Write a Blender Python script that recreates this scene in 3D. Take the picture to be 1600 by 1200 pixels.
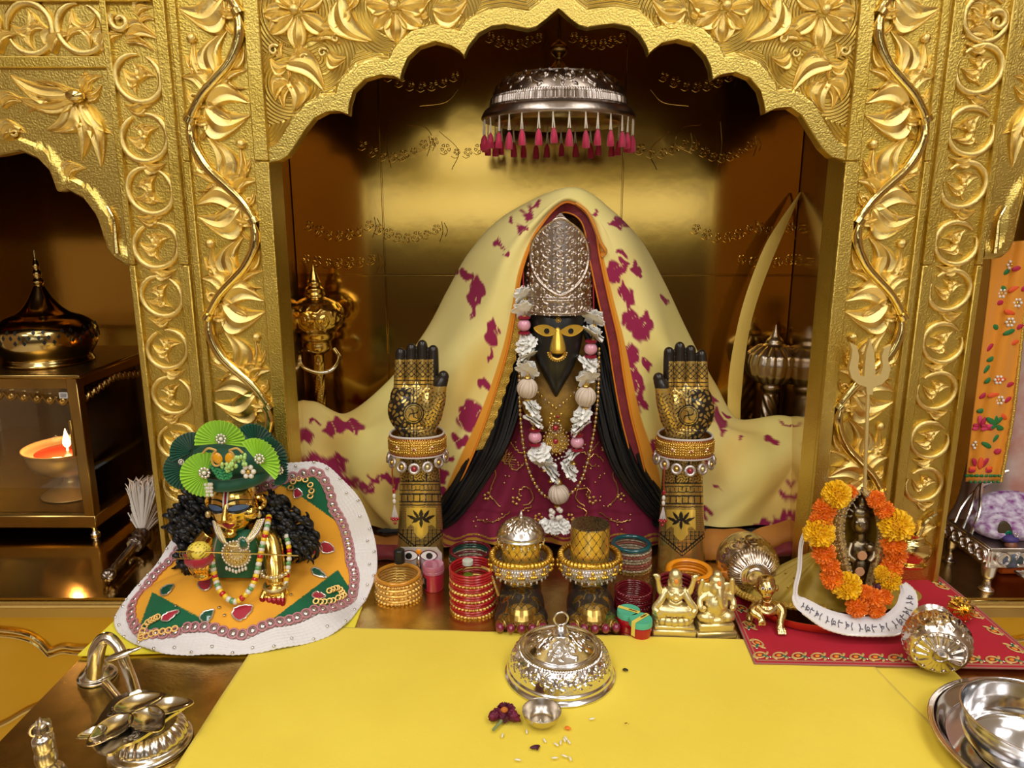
import bpy, math, random
import numpy as np
from mathutils import Matrix, Vector, Euler
random.seed(7); RNG = np.random.default_rng(7)
for o in list(bpy.data.objects): bpy.data.objects.remove(o, do_unlink=True)
SC = bpy.context.scene; COL = SC.collection
PI = math.pi
# ------------------------------------------------------------------ camera
CAMH = 0.517; PITCH = math.radians(13.0); FPX = 1150.0
cam_d = bpy.data.cameras.new('camera'); cam = bpy.data.objects.new('camera', cam_d); COL.objects.link(cam)
cam_d.sensor_width = 36.0; cam_d.lens = FPX / 1600 * 36.0; cam_d.clip_start = 0.02
cam.location = (0, 0, CAMH); cam.rotation_euler = (PI/2 - PITCH, 0, 0)
SC.camera = cam
# ------------------------------------------------------------------ world, lights, exposure
SC.view_settings.view_transform = 'Standard'; SC.view_settings.look = 'None'
SC.view_settings.gamma = 1.0; SC.view_settings.use_curve_mapping = False
SC.view_settings.exposure = 0.75
W = bpy.data.worlds.new('hall_air'); SC.world = W; W.use_nodes = True
W.node_tree.nodes['Background'].inputs[0].default_value = (1.0, 0.93, 0.82, 1)
W.node_tree.nodes['Background'].inputs[1].default_value = 0.2
def area(name, loc, rot, sx, sy, power, col=(1, 0.985, 0.96)):
    l = bpy.data.lights.new(name, 'AREA'); l.shape = 'RECTANGLE'; l.size = sx; l.size_y = sy; l.energy = power; l.color = col
    o = bpy.data.objects.new(name, l); COL.objects.link(o); o.location = loc; o.rotation_euler = rot
    return o
# unseen ceiling panels; near pair and far row added for fill and metal highlights
for i, (x, y, p) in enumerate([(-0.65, 0.25, 4.5), (0.75, 0.25, 4.5), (-0.75, -0.75, 7.5), (0.85, -0.75, 7.5), (-1.5, -2.1, 12), (0.1, -2.1, 12), (1.7, -2.1, 12)]):
    area('ceiling_fill_light', (x, y, 1.78), (0, 0, 0), 0.6, 0.6, p)
# ------------------------------------------------------------------ pixel measurements of the photograph -> places in the room
_F = np.array([0, math.cos(PITCH), -math.sin(PITCH)]); _U = np.array([0, math.sin(PITCH), math.cos(PITCH)]); _R = np.array([1.0, 0, 0])
_C = np.array([0, 0, CAMH])
def ray(px, py): return _F + (px-800)/FPX*_R + (600-py)/FPX*_U
def P(px, py, d):                       # the point at distance d (world y) on the line of sight
    r = ray(px, py); return _C + r*(d/r[1])
def G(px, py, z=0.0):                   # the point on the horizontal plane z
    r = ray(px, py); return _C + r*((z-CAMH)/r[2])
def S(p): return float(np.dot(np.asarray(p)-_C, _F))/FPX      # metres per pixel at point p
def proj(v):
    q = np.asarray(v)-_C; zc = q@_F
    return np.stack([800+FPX*(q@_R)/zc, 600-FPX*(q@_U)/zc], -1)
# ------------------------------------------------------------------ mesh helpers
def _grid_faces(h, w, cu=False, cv=False, base=0):
    hi = h if cv else h-1; wi = w if cu else w-1
    i, j = np.meshgrid(np.arange(hi), np.arange(wi), indexing='ij')
    i2 = (i+1) % h; j2 = (j+1) % w
    return (np.stack([i*w+j, i*w+j2, i2*w+j2, i2*w+j], -1).reshape(-1, 4)+base).tolist()
class MB:
    def __init__(s): s.v = []; s.f = []; s.n = 0; s.c = []
    def add(s, v, f, col=None):
        v = np.asarray(v, float).reshape(-1, 3)
        s.v.append(v); s.f += [[k+s.n for k in q] for q in f]; s.n += len(v)
        s.c.append(np.tile(np.array(col if col is not None else (1, 1, 1, 0), float), (len(v), 1)) if (col is None or np.ndim(col) == 1) else np.asarray(col, float))
        return s
    def V(s): return np.concatenate(s.v) if s.v else np.zeros((0, 3))
    def C(s): return np.concatenate(s.c)
def xf(vf, loc=(0, 0, 0), rot=(0, 0, 0), sc=1.0):
    v, f = vf
    m = np.array(Euler(rot).to_matrix()); return (np.asarray(v)*np.asarray(sc))@m.T+np.asarray(loc), f
def spline(pts, n):
    p = np.asarray(pts, float)
    if len(p) < 3:
        t = np.linspace(0, 1, n)[:, None]; return p[0]*(1-t)+p[-1]*t
    q = np.concatenate([[2*p[0]-p[1]], p, [2*p[-1]-p[-2]]]); m = len(p)-1
    t = np.linspace(0, m-1e-9, n); i = t.astype(int); u = (t-i)[:, None]
    a, b, c, d = q[i], q[i+1], q[i+2], q[i+3]
    return .5*((2*b)+(-a+c)*u+(2*a-5*b+4*c-d)*u*u+(-a+3*b-3*c+d)*u**3)
def tube(path, r, n=8, cap=True, closed=False, flat=1.0, up=None):
    p = np.asarray(path, float); m = len(p); r = np.broadcast_to(np.asarray(r, float), (m,))
    t = np.roll(p, -1, 0)-np.roll(p, 1, 0) if closed else np.gradient(p, axis=0)
    t /= np.linalg.norm(t, axis=1)[:, None]+1e-12
    ref = np.asarray(up, float) if up is not None else (np.array([0, 0, 1.]) if abs(t[0][2]) < .9 else np.array([1., 0, 0]))
    N = np.zeros((m, 3)); B = np.zeros((m, 3)); nn = ref-t[0]*(ref@t[0]); nn /= np.linalg.norm(nn)
    for i in range(m):
        if up is not None: nn = ref-t[i]*(ref@t[i])
        else: nn = nn-t[i]*(nn@t[i])
        nn = nn/(np.linalg.norm(nn)+1e-12); N[i] = nn; B[i] = np.cross(t[i], nn)
    a = np.linspace(0, 2*PI, n, endpoint=False)
    v = p[:, None]+r[:, None, None]*(N[:, None]*(np.cos(a)*flat)[None, :, None]+B[:, None]*np.sin(a)[None, :, None])
    v = v.reshape(-1, 3); f = _grid_faces(m, n, cu=True, cv=closed)
    if cap and not closed:
        f.append(list(range(n))[::-1]); f.append([(m-1)*n+k for k in range(n)])
    return v, f
def lathe(prof, n=32, disp=None):
    pr = np.asarray(prof, float); a = np.linspace(0, 2*PI, n, endpoint=False); m = len(pr)
    r = np.repeat(pr[:, :1], n, 1); z = np.repeat(pr[:, 1:2], n, 1)
    if disp is not None:
        tg = np.gradient(pr, axis=0); tg /= np.linalg.norm(tg, axis=1)[:, None]+1e-12
        s = np.concatenate([[0], np.cumsum(np.linalg.norm(np.diff(pr, axis=0), axis=1))]); s /= s[-1]
        dd = disp(np.repeat((a/2/PI)[None], m, 0), np.repeat(s[:, None], n, 1)); r = r+dd*tg[:, 1:2]; z = z-dd*tg[:, :1]
    v = np.stack([r*np.cos(a), r*np.sin(a), z], -1).reshape(-1, 3); f = _grid_faces(m, n, cu=True)
    f.append(list(range(n))[::-1]); f.append([(m-1)*n+k for k in range(n)])
    return v, f
def prof(pts, n): return spline(pts, n)
def ell(c=(0, 0, 0), r=(1, 1, 1), nu=16, nv=10, rot=(0, 0, 0)):
    r = np.broadcast_to(np.asarray(r, float), (3,))
    th = np.linspace(0.02, PI-.02, nv); a = np.linspace(0, 2*PI, nu, endpoint=False)
    v = np.stack([np.sin(th)[:, None]*np.cos(a), np.sin(th)[:, None]*np.sin(a), np.repeat(np.cos(th)[:, None], nu, 1)], -1).reshape(-1, 3)*r
    f = [q[::-1] for q in _grid_faces(nv, nu, cu=True)]; f.append(list(range(nu))); f.append([(nv-1)*nu+k for k in range(nu)][::-1])
    return xf((v, f), c, rot)
def torus(R, r, n=32, m=8, sz=1.0, prof2=None):
    a = np.linspace(0, 2*PI, n, endpoint=False); b = np.linspace(0, 2*PI, m, endpoint=False)
    v = np.stack([(R+r*np.cos(b))[None]*np.cos(a)[:, None], (R+r*np.cos(b))[None]*np.sin(a)[:, None], np.repeat((r*sz*np.sin(b))[None], n, 0)], -1).reshape(-1, 3)
    return v, _grid_faces(n, m, cu=True, cv=True)
def box(c, s, rot=(0, 0, 0), bv=0.0):
    h = np.asarray(s, float)/2
    if bv <= 0:
        v = np.array([[x, y, z] for x in (-1, 1) for y in (-1, 1) for z in (-1, 1)])*h
        f = [[0, 1, 3, 2], [4, 6, 7, 5], [0, 4, 5, 1], [2, 3, 7, 6], [0, 2, 6, 4], [1, 5, 7, 3]]
        return xf((v, f), c, rot)
    k = h-bv; V = []; idx = {}
    for x in (-1, 1):
        for y in (-1, 1):
            for z in (-1, 1):
                for ax in range(3):
                    s_ = np.array([x, y, z], float); p = s_*k; p[ax] = s_[ax]*h[ax]; idx[(x, y, z, ax)] = len(V); V.append(p)
    F = []
    for ax in range(3):
        b, c_ = [q for q in range(3) if q != ax]
        for s_ in (-1, 1):
            loop = []
            for (i, j) in ((-1, -1), (1, -1), (1, 1), (-1, 1)):
                t = [0, 0, 0]; t[ax] = s_; t[b] = i; t[c_] = j; loop.append(idx[(*t, ax)])
            F.append(loop)
            for q in (-1, 1):   # bevel quads around axis ax edges
                t1 = [0, 0, 0]; t1[b] = s_; t1[c_] = q
                e = []
                for w in (-1, 1):
                    t1[ax] = w; e.append(tuple(t1))
                F.append([idx[(*e[0], b)], idx[(*e[1], b)], idx[(*e[1], c_)], idx[(*e[0], c_)]])
    for x in (-1, 1):
        for y in (-1, 1):
            for z in (-1, 1): F.append([idx[(x, y, z, a)] for a in range(3)])
    v, f = xf((np.array(V), F), (0, 0, 0), rot); return fixn(v+np.asarray(c), f)
def fixn(v, f):                          # outward normals of a convex piece
    cen = v.mean(0); out = []
    for q in f:
        p = v[q]; n = np.cross(p[1]-p[0], p[2]-p[0]); out.append(q if n@(p.mean(0)-cen) > 0 else q[::-1])
    return v, out
def prism(poly, y0, y1):                 # outline in (x, z), front face at y0 (towards the viewer), back at y1
    q = np.asarray(poly, float); n = len(q)
    ar = .5*np.sum(q[:, 0]*np.roll(q[:, 1], -1)-np.roll(q[:, 0], -1)*q[:, 1])
    if ar < 0: q = q[::-1]
    v = np.concatenate([np.stack([q[:, 0], np.full(n, y0), q[:, 1]], -1), np.stack([q[:, 0], np.full(n, y1), q[:, 1]], -1)])
    f = [list(range(n)), [n+k for k in range(n)][::-1]]+[[k, n+k, n+(k+1) % n, (k+1) % n] for k in range(n)]
    return v, f
def slab(poly, z0, z1):                  # outline in (x, y), top at z1
    q = np.asarray(poly, float); n = len(q)
    ar = .5*np.sum(q[:, 0]*np.roll(q[:, 1], -1)-np.roll(q[:, 0], -1)*q[:, 1])
    if ar < 0: q = q[::-1]
    v = np.concatenate([np.stack([q[:, 0], q[:, 1], np.full(n, z1)], -1), np.stack([q[:, 0], q[:, 1], np.full(n, z0)], -1)])
    return v, [list(range(n)), [n+k for k in range(n)][::-1]]+[[(k+1) % n, k, n+k, n+(k+1) % n] for k in range(n)]
def sheet(g, thick=0.0, cu=False):       # grid of points h x w x 3, with a thickness
    g = np.asarray(g, float); h, w = g.shape[:2]; v = g.reshape(-1, 3); f = _grid_faces(h, w, cu=cu)
    if thick:
        du = np.gradient(g, axis=1); dv = np.gradient(g, axis=0); n = np.cross(du, dv); n /= np.linalg.norm(n, axis=-1)[..., None]+1e-12
        v2 = (g+n*-thick).reshape(-1, 3); N = len(v); f2 = [[k+N for k in q[::-1]] for q in f]
        b = [i*w for i in range(h)]; b2 = [i*w+w-1 for i in range(h)]; e = []
        if not cu:
            e += [[b[i], b[i+1], b[i+1]+N, b[i]+N] for i in range(h-1)]+[[b2[i+1], b2[i], b2[i]+N, b2[i+1]+N] for i in range(h-1)]
        e += [[j+1, j, j+N, j+1+N] for j in range(w-1)]+[[(h-1)*w+j, (h-1)*w+j+1, (h-1)*w+j+1+N, (h-1)*w+j+N] for j in range(w-1)]
        return np.concatenate([v, v2]), f+f2+e
    return v, f
def fuse(pieces, voxel, smooth=3, fac=0.5):      # weld overlapping closed pieces into one continuous skin
    mb = MB()
    for p in pieces: mb.add(*p)
    me = bpy.data.meshes.new('t'); me.from_pydata(mb.V().tolist(), [], mb.f)
    o = bpy.data.objects.new('t', me); COL.objects.link(o)
    m = o.modifiers.new('r', 'REMESH'); m.mode = 'VOXEL'; m.voxel_size = voxel
    if smooth:
        s = o.modifiers.new('s', 'SMOOTH'); s.factor = fac; s.iterations = smooth
    dg = bpy.context.evaluated_depsgraph_get(); e = o.evaluated_get(dg); em = e.to_mesh()
    v = np.empty(len(em.vertices)*3); em.vertices.foreach_get('co', v); v = v.reshape(-1, 3)
    f = [list(p.vertices) for p in em.polygons]
    e.to_mesh_clear(); bpy.data.objects.remove(o); bpy.data.meshes.remove(me)
    return v, f
def mesh(name, v, f, mat, smooth=40, col=None):
    me = bpy.data.meshes.new(name); me.from_pydata(np.asarray(v).tolist(), [], f)
    me.materials.append(mat)
    if col is not None:
        a = me.color_attributes.new('Col', 'FLOAT_COLOR', 'POINT'); a.data.foreach_set('color', np.asarray(col, np.float32).ravel())
    if smooth:
        me.polygons.foreach_set('use_smooth', [True]*len(me.polygons))
        if smooth < 180: me.set_sharp_from_angle(angle=math.radians(smooth))
    me.update(); return me
ORG = {}
def link(name, me, parent=None, loc=(0, 0, 0), rot=(0, 0, 0), sc=(1, 1, 1)):
    o = bpy.data.objects.new(name, me); COL.objects.link(o); o.location = loc; o.rotation_euler = rot; o.scale = sc
    if parent is not None: o.parent = parent
    return o
def org(p):
    w = np.zeros(3)
    while p is not None: w = w+np.array(p.location); p = p.parent
    return w
def obj(name, vf, mat, parent=None, smooth=40, col=None, world=True):
    if isinstance(vf, MB):
        if col == 'C': col = vf.C()
        vf = (vf.V(), vf.f)
    v = np.asarray(vf[0], float)
    if parent is not None and world: v = v-org(parent)
    return link(name, mesh(name, v, vf[1], mat, smooth, col), parent)
def tag(o, label, cat, group=None):
    o['label'] = label; o['category'] = cat
    if group: o['group'] = group
    return o
def thing(name, label, cat, loc=(0, 0, 0), group=None, rz=0.0):
    o = bpy.data.objects.new(name, None); COL.objects.link(o); o.location = loc; o.rotation_euler = (0, 0, rz); o.empty_display_size = .01
    return tag(o, label, cat, group)
def struct(name, vf, mat, smooth=40, col=None, label=None):
    o = obj(name, vf, mat, None, smooth, col); o['kind'] = 'structure'
    if label: o['label'] = label
    return o
def rise(o, z): o.location.z += z; return o
# ------------------------------------------------------------------ materials
def lin(r, g, b):
    return tuple(((c/255)/12.92 if c/255 <= .04045 else ((c/255+.055)/1.055)**2.4) for c in (r, g, b))
def M(name, col, metal=0.0, rough=0.5, bump=None, var=None, coord='Object', emit=None, trans=0.0, ior=1.45, attr=False, sheen=0.0, sss=0.0, coat=0.0, dirt=None):
    m = bpy.data.materials.new(name); m.use_nodes = True; nt = m.node_tree; N = nt.nodes; L = nt.links; b = N['Principled BSDF']
    I = b.inputs; I['Base Color'].default_value = (*col, 1); I['Metallic'].default_value = metal; I['Roughness'].default_value = rough
    tc = N.new('ShaderNodeTexCoord')
    last = None
    if attr:
        at = N.new('ShaderNodeAttribute'); at.attribute_name = 'Col'; last = at.outputs['Color']; L.new(at.outputs['Alpha'], I['Metallic'])
    if var:
        nz = N.new('ShaderNodeTexNoise'); nz.inputs['Scale'].default_value = var[0]; nz.inputs['Detail'].default_value = 5
        L.new(tc.outputs[coord], nz.inputs['Vector'])
        rp = N.new('ShaderNodeValToRGB'); rp.color_ramp.elements[0].position = .35; rp.color_ramp.elements[1].position = .68
        L.new(nz.outputs['Fac'], rp.inputs['Fac'])
        mx = N.new('ShaderNodeMix'); mx.data_type = 'RGBA'; L.new(rp.outputs['Color'], mx.inputs['Factor'])
        mx.inputs['A'].default_value = (*col, 1); mx.inputs['B'].default_value = (*var[1], 1)
        if last is not None: L.new(last, mx.inputs['A']); mx.inputs['Factor'].default_value = 0; mt = N.new('ShaderNodeMath'); mt.operation = 'MULTIPLY'; mt.inputs[1].default_value = var[2] if len(var) > 2 else .2; L.new(rp.outputs['Color'], mt.inputs[0]); L.new(mt.outputs[0], mx.inputs['Factor'])
        last = mx.outputs['Result']
    if last is not None: L.new(last, I['Base Color'])
    if bump:
        prev = None
        for (sc_, st_, kind) in bump:
            if kind == 'noise':
                t = N.new('ShaderNodeTexNoise'); t.inputs['Scale'].default_value = sc_; t.inputs['Detail'].default_value = 4; out = t.outputs['Fac']; L.new(tc.outputs[coord], t.inputs['Vector'])
            elif kind == 'voro':
                t = N.new('ShaderNodeTexVoronoi'); t.inputs['Scale'].default_value = sc_; out = t.outputs['Distance']; L.new(tc.outputs[coord], t.inputs['Vector'])
            elif kind == 'weave':
                t = N.new('ShaderNodeTexWave'); t.inputs['Scale'].default_value = sc_; t.inputs['Distortion'].default_value = 1.0; out = t.outputs['Fac']; L.new(tc.outputs[coord], t.inputs['Vector'])
            bp = N.new('ShaderNodeBump'); bp.inputs['Strength'].default_value = st_; bp.inputs['Distance'].default_value = 0.001; L.new(out, bp.inputs['Height'])
            if prev is not None: L.new(prev, bp.inputs['Normal'])
            prev = bp.outputs['Normal']
        L.new(prev, I['Normal'])
    if emit: I['Emission Color'].default_value = (*emit[0], 1); I['Emission Strength'].default_value = emit[1]
    if trans: I['Transmission Weight'].default_value = trans; I['IOR'].default_value = ior
    if sheen: I['Sheen Weight'].default_value = sheen
    if sss: I['Subsurface Weight'].default_value = sss; I['Subsurface Radius'].default_value = (.01, .008, .005); I['Subsurface Scale'].default_value = .2
    if coat: I['Coat Weight'].default_value = coat; I['Coat Roughness'].default_value = .1
    return m
GOLD = M('beaten_gold', (.60, .42, .075), 1, .33, [(450, .9, 'noise'), (60, .45, 'noise')], (14, (.68, .50, .12)), coat=.25)
GOLDHI = M('polished_gold_relief', (.84, .64, .22), 1, .14, [(130, .35, 'noise')], coat=.3)
GOLDWALL = M('smooth_gold_sheet', (.52, .31, .04), 1, .13, [(45, .06, 'noise'), (9, .18, 'noise')], (5, (.57, .36, .06)), coat=.6)
AMBER = M('amber_gold_paint', (.70, .38, .02), .85, .3, [(60, .2, 'noise')], (8, (.76, .45, .04)))
BRASS = M('brass_sheet', (.70, .51, .17), 1, .27, [(40, .2, 'noise'), (300, .25, 'noise')], (45, (.52, .37, .11)))
BRASSD = M('old_brass', (.50, .33, .10), 1, .27, [(60, .1, 'noise')], (20, (.38, .25, .08)))
BRIGHTBRASS = M('bright_brass', (.85, .60, .18), 1, .16)
PALEBRASS = M('pale_cast_brass', (.80, .68, .36), .9, .36, [(300, .3, 'noise')])
SILVER = M('chased_silver', (.80, .76, .72), 1, .24)
SILVERD = M('aged_silver', (.42, .36, .32), 1, .30, [(200, .2, 'noise')], (40, (.30, .25, .21)))
STEEL = M('stainless_steel', (.80, .79, .80), 1, .13)
BLACKM = M('black_lacquer', (.012, .011, .010), 0, .32, [(30, .05, 'noise')])
HAIR = M('black_hair', (.006, .006, .008), 0, .42)
PEARL = M('ivory_pearl', (.78, .72, .62), 0, .25, coat=.4)
WHITEF = M('white_petal', (.93, .92, .87), 0, .6)
ATTR = M('painted_surface', (1, 1, 1), 0, .45, attr=True)
ATTRM = M('inked_metal', (1, 1, 1), 0, .27, [(150, .12, 'noise')], attr=True)
ATTRF = M('dyed_fabric', (1, 1, 1), 0, .8, [(900, .15, 'noise'), (60, .15, 'noise')], attr=True, sheen=.05)
YELLOWC = M('yellow_cotton', lin(240, 216, 74), 0, .85, [(1200, .2, 'noise'), (16, 1.0, 'noise'), (70, .35, 'noise')], (7, lin(236, 210, 66)), sheen=.1)
LEMON = M('lemon_cotton', lin(238, 222, 50), 0, .85, [(1200, .2, 'noise')], sheen=.1)
REDGLASS = M('red_glass', (.40, .008, .015), 0, .1, coat=.6)
DARKRED = M('dark_red_glass', (.16, .005, .012), 0, .12, coat=.6)
GLASS = M('clear_glass', (.95, .97, .95), 0, .02, trans=1.0)
# ================================================================== the setting
FY = 0.96; BY = 1.27
def X(px, py=250): return P(px, py, FY)[0]
def Z(py): return P(800, py, FY)[2]
def XZ(px, py): q = P(px, py, FY); return q[0], q[2]
XL, XR = X(421), X(1320); XC = (XL+XR)/2
XPL = G(120, 1030)[0]; XPR = G(1600, 1015)[0]
def rect(x0, x1, z0, z1, y0, y1, bv=0.0):
    return box(((x0+x1)/2, (y0+y1)/2, (z0+z1)/2), (abs(x1-x0), abs(y1-y0), abs(z1-z0)), bv=bv)
PLASTER = M('off_white_plaster', lin(244, 240, 232), 0, .8, [(20, .1, 'noise')])
TILE = M('pale_floor_tile', lin(222, 212, 196), 0, .25, [(6, .05, 'noise')], (3, lin(206, 194, 176)))
DAYGLASS = M('daylit_glass', (.3, .32, .34), 0, .2, emit=((.92, .97, 1.0), 1.1))
FRAMEM = M('brown_window_frame', lin(90, 60, 38), 0, .5)
struct('floor', rect(-2.6, 2.6, -1.0, -.95, -4.2, 1.7), TILE)
struct('ceiling', rect(-2.6, 2.6, 1.80, 1.85, -4.2, 1.7), PLASTER)
TANW = M('tan_plaster', lin(150, 122, 92), 0, .8, [(20, .1, 'noise')])
struct('wall_left', rect(-2.65, -2.6, -.95, 1.80, -4.2, 1.7), TANW)
struct('wall_right', rect(2.6, 2.65, -.95, 1.80, -4.2, 1.7), TANW)
struct('wall_rear', rect(-2.65, 2.65, -.95, 1.80, -4.25, -4.2), M('dark_timber_panelling', lin(74, 50, 34), 0, .5, [(12, .2, 'noise')], (4, lin(60, 40, 26))))
def window(n, x0, x1, z0, z1):
    o = struct('window_%d' % n, rect(x0, x1, z0, z1, -4.197, -4.19), DAYGLASS)
    mb = MB()
    for a in ((x0-.04, x1+.04, z1, z1+.04), (x0-.04, x1+.04, z0-.04, z0), (x0-.04, x0, z0, z1), (x1, x1+.04, z0, z1)): mb.add(*rect(*a, -4.199, -4.17))
    obj('window_frame', mb, FRAMEM, o)
window(1, -.70, -.05, .86, 1.24); window(2, -1.25, 1.75, .42, .74)
# --- platform, shrine base and niche floors
struct('floor_platform', rect(XPL, XPR, -.06, 0, .80, BY+.02, bv=.002), BRASS, label='polished brass altar platform under the idols')
NFY = .925
LNX, RNX = -1.25, 1.35
struct('floor_niche_left', rect(LNX, XPL-.001, -.03, 0, NFY, 1.52), GOLDWALL)
struct('floor_niche_right', rect(XPR+.001, RNX, -.03, 0, NFY, 1.52), BRASSD)
lp = struct('wall_base_left', rect(LNX, XPL-.001, -.95, -.031, NFY+.01, NFY+.05), AMBER)
rp_ = struct('wall_base_right', rect(XPR+.001, RNX, -.95, -.031, NFY+.01, NFY+.05), AMBER)
obj('edge_moulding', tube([(LNX, NFY-.002, -.008), (XPL-.001, NFY-.002, -.008)], .006, 10), GOLDHI, lp)
obj('edge_moulding', tube([(XPR+.001, NFY-.002, -.008), (RNX, NFY-.002, -.008)], .006, 10), GOLDHI, rp_)
def basepath(pts, n=60): return [P(a, b, NFY+.008) for a, b in spline(pts, n)]
for off in (0, 9):
    mo = obj('scallop_moulding', tube(basepath([(-120, 1010+off), (-60, 985+off), (0, 984+off), (40, 990+off), (62, 1002+off), (76, 1016+off)])+basepath([(78, 1016+off), (98, 1010+off), (120, 1012+off), (160, 1012+off), (230, 1030+off)]), .0035-.00012*off, 8), GOLDHI, lp)
obj('scallop_moulding', tube(basepath([(-80, 1160), (-20, 1140), (10, 1128), (45, 1108), (90, 1090)]), .004, 8), GOLDHI, lp)
obj('scallop_moulding', tube(basepath([(1530, 985), (1580, 1000), (1660, 985)]), .0035, 8), GOLDHI, rp_)
# --- central niche: back wall of gold sheets, splayed sides, ceiling
BLX = P(455, 300, BY)[0]; BRX = P(1249, 300, BY)[0]; NTOP = .86
bw = struct('wall_back', rect(BLX-.01, BRX+.01, 0, NTOP, BY+.003, BY+.03), GOLDWALL)
SEAM = M('dark_joint', (.10, .055, .01), .6, .4)
xs = [BLX, P(597, 300, BY)[0], P(972, 300, BY)[0], BRX]; zs = [0, P(800, 430, BY)[2], P(800, 200, BY)[2]+.25]
for i in range(3):
    for j in range(2):
        obj('gold_panel', rect(xs[i]+.0008, xs[i+1]-.0008, zs[j]+.0008, zs[j+1]-.0008, BY, BY+.004, bv=.0008), GOLDWALL, bw)
for a, b, nm in ((XL, BLX, 'wall_niche_left'), (XR, BRX, 'wall_niche_right')):
    s = -1 if a < 0 else 1
    struct(nm, slab([(a, FY+.05), (b, BY), (b+s*.02, BY), (a+s*.02, FY+.05)], 0, NTOP), GOLDWALL)
struct('ceiling_niche', rect(XL-.02, XR+.02, NTOP, NTOP+.02, FY+.019, BY+.03), GOLDWALL)
# thin engraved vine lines on the back wall
eng = MB()
def wl(pts, r=.0009, n=26): eng.add(*tube([P(a, b, BY-.0002) for a, b in spline(pts, n)], r, 5))
rs = random.Random(3)
def floret(x, y, r):
    for k in range(5):
        a = k*1.257+.3; wl([(x+r*.35*math.cos(a), y+r*.35*math.sin(a)), (x+r*math.cos(a-.35), y+r*math.sin(a-.35)), (x+r*math.cos(a+.35), y+r*math.sin(a+.35)), (x+r*.35*math.cos(a), y+r*.35*math.sin(a))], .0006, 10)
def swag(x0, x1, y, sagv, n):
    for k in range(n):
        u = (k+.5)/n; x = x0+(x1-x0)*u; yy = y+sagv*4*u*(1-u); floret(x, yy, 6+1.5*math.sin(k*2.1))
        wl([(x-9, yy+7), (x-3, yy+10), (x+3, yy+7)], .0006, 8)
    wl([(x1, y-6), (x1+2, y+10), (x1-3, y+26)], .0006, 10); wl([(x1+4, y-4), (x1+9, y+8), (x1+6, y+18)], .0006, 10)
for a in ((476, 585, 345, 22, 7), (585, 690, 352, 18, 7), (1080, 1180, 350, 20, 6), (1180, 1245, 348, 14, 4), (470, 590, 402, 8, 7), (1150, 1245, 402, 8, 5), (560, 670, 218, 26, 7), (670, 775, 214, 24, 6), (975, 1080, 214, 24, 6), (1080, 1180, 218, 26, 7), (600, 720, 112, 22, 7), (1030, 1150, 112, 22, 7), (760, 850, 52, 16, 6), (890, 980, 52, 16, 6)): swag(*a)
for s in (-1, 1):
    c = 866
    for pts in ([(c+s*215, 240), (c+s*190, 225), (c+s*200, 200), (c+s*230, 195)], [(c+s*180, 205), (c+s*150, 235), (c+s*160, 265)], [(c+s*260, 190), (c+s*262, 230), (c+s*255, 262)], [(c+s*150, 140), (c+s*170, 160), (c+s*210, 166)]): wl(pts, .0006)
obj('engraved_vine', eng, GOLDWALL, bw)
# --- side niches
for nm, x0, x1, pil in (('left', LNX, X(190), 0), ('right', X(1563), RNX, 1)):
    struct('wall_side_niche_'+nm, rect(x0, x1+.0 if pil == 0 else x1, 0, .98, 1.5, 1.53), GOLDWALL)
    struct('wall_side_end_'+nm, rect(x0 if pil == 0 else x1-.03, (x0+.03) if pil == 0 else x1, 0, .98, FY+.05, 1.5), GOLDWALL)
    struct('ceiling_side_niche_'+nm, rect(x0, x1, .86, .88, FY+.019, 1.5), GOLDWALL)
    struct('wall_partition_'+nm, rect((x1-.02) if pil == 0 else x0, x1 if pil == 0 else x0+.02, 0, .96, FY+.05, 1.5), GOLDWALL)
# --- front wall: carved spandrels
CONT = M('gold_contour_carving', (.68, .50, .12), 1, .28, [(450, .6, 'noise')], coat=.25)
def _contour(m, freq):
    nt = m.node_tree; N = nt.nodes; L = nt.links; b = N['Principled BSDF']; prev = b.inputs['Normal'].links[0].from_socket
    at = N.new('ShaderNodeAttribute'); at.attribute_name = 'dist'
    mu = N.new('ShaderNodeMath'); mu.operation = 'MULTIPLY'; mu.inputs[1].default_value = freq; L.new(at.outputs['Fac'], mu.inputs[0])
    sn = N.new('ShaderNodeMath'); sn.operation = 'SINE'; L.new(mu.outputs[0], sn.inputs[0])
    ma = N.new('ShaderNodeAttribute'); ma.attribute_name = 'field'
    m2 = N.new('ShaderNodeMath'); m2.operation = 'MULTIPLY'; L.new(sn.outputs[0], m2.inputs[0]); L.new(ma.outputs['Fac'], m2.inputs[1])
    bp = N.new('ShaderNodeBump'); bp.inputs['Strength'].default_value = .85; bp.inputs['Distance'].default_value = .0012; L.new(m2.outputs[0], bp.inputs['Height']); L.new(prev, bp.inputs['Normal'])
    L.new(bp.outputs['Normal'], b.inputs['Normal'])
_contour(CONT, 2*PI/.0039)
def polydist(q, pl):
    pl = np.asarray(pl); d = np.full(len(q), 1e4)
    for a, b in zip(pl[:-1], pl[1:]):
        ab = b-a; t = np.clip(((q-a)@ab)/(ab@ab+1e-12), 0, 1); d = np.minimum(d, np.linalg.norm(q-a-t[:, None]*ab, axis=1))
    return d
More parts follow.
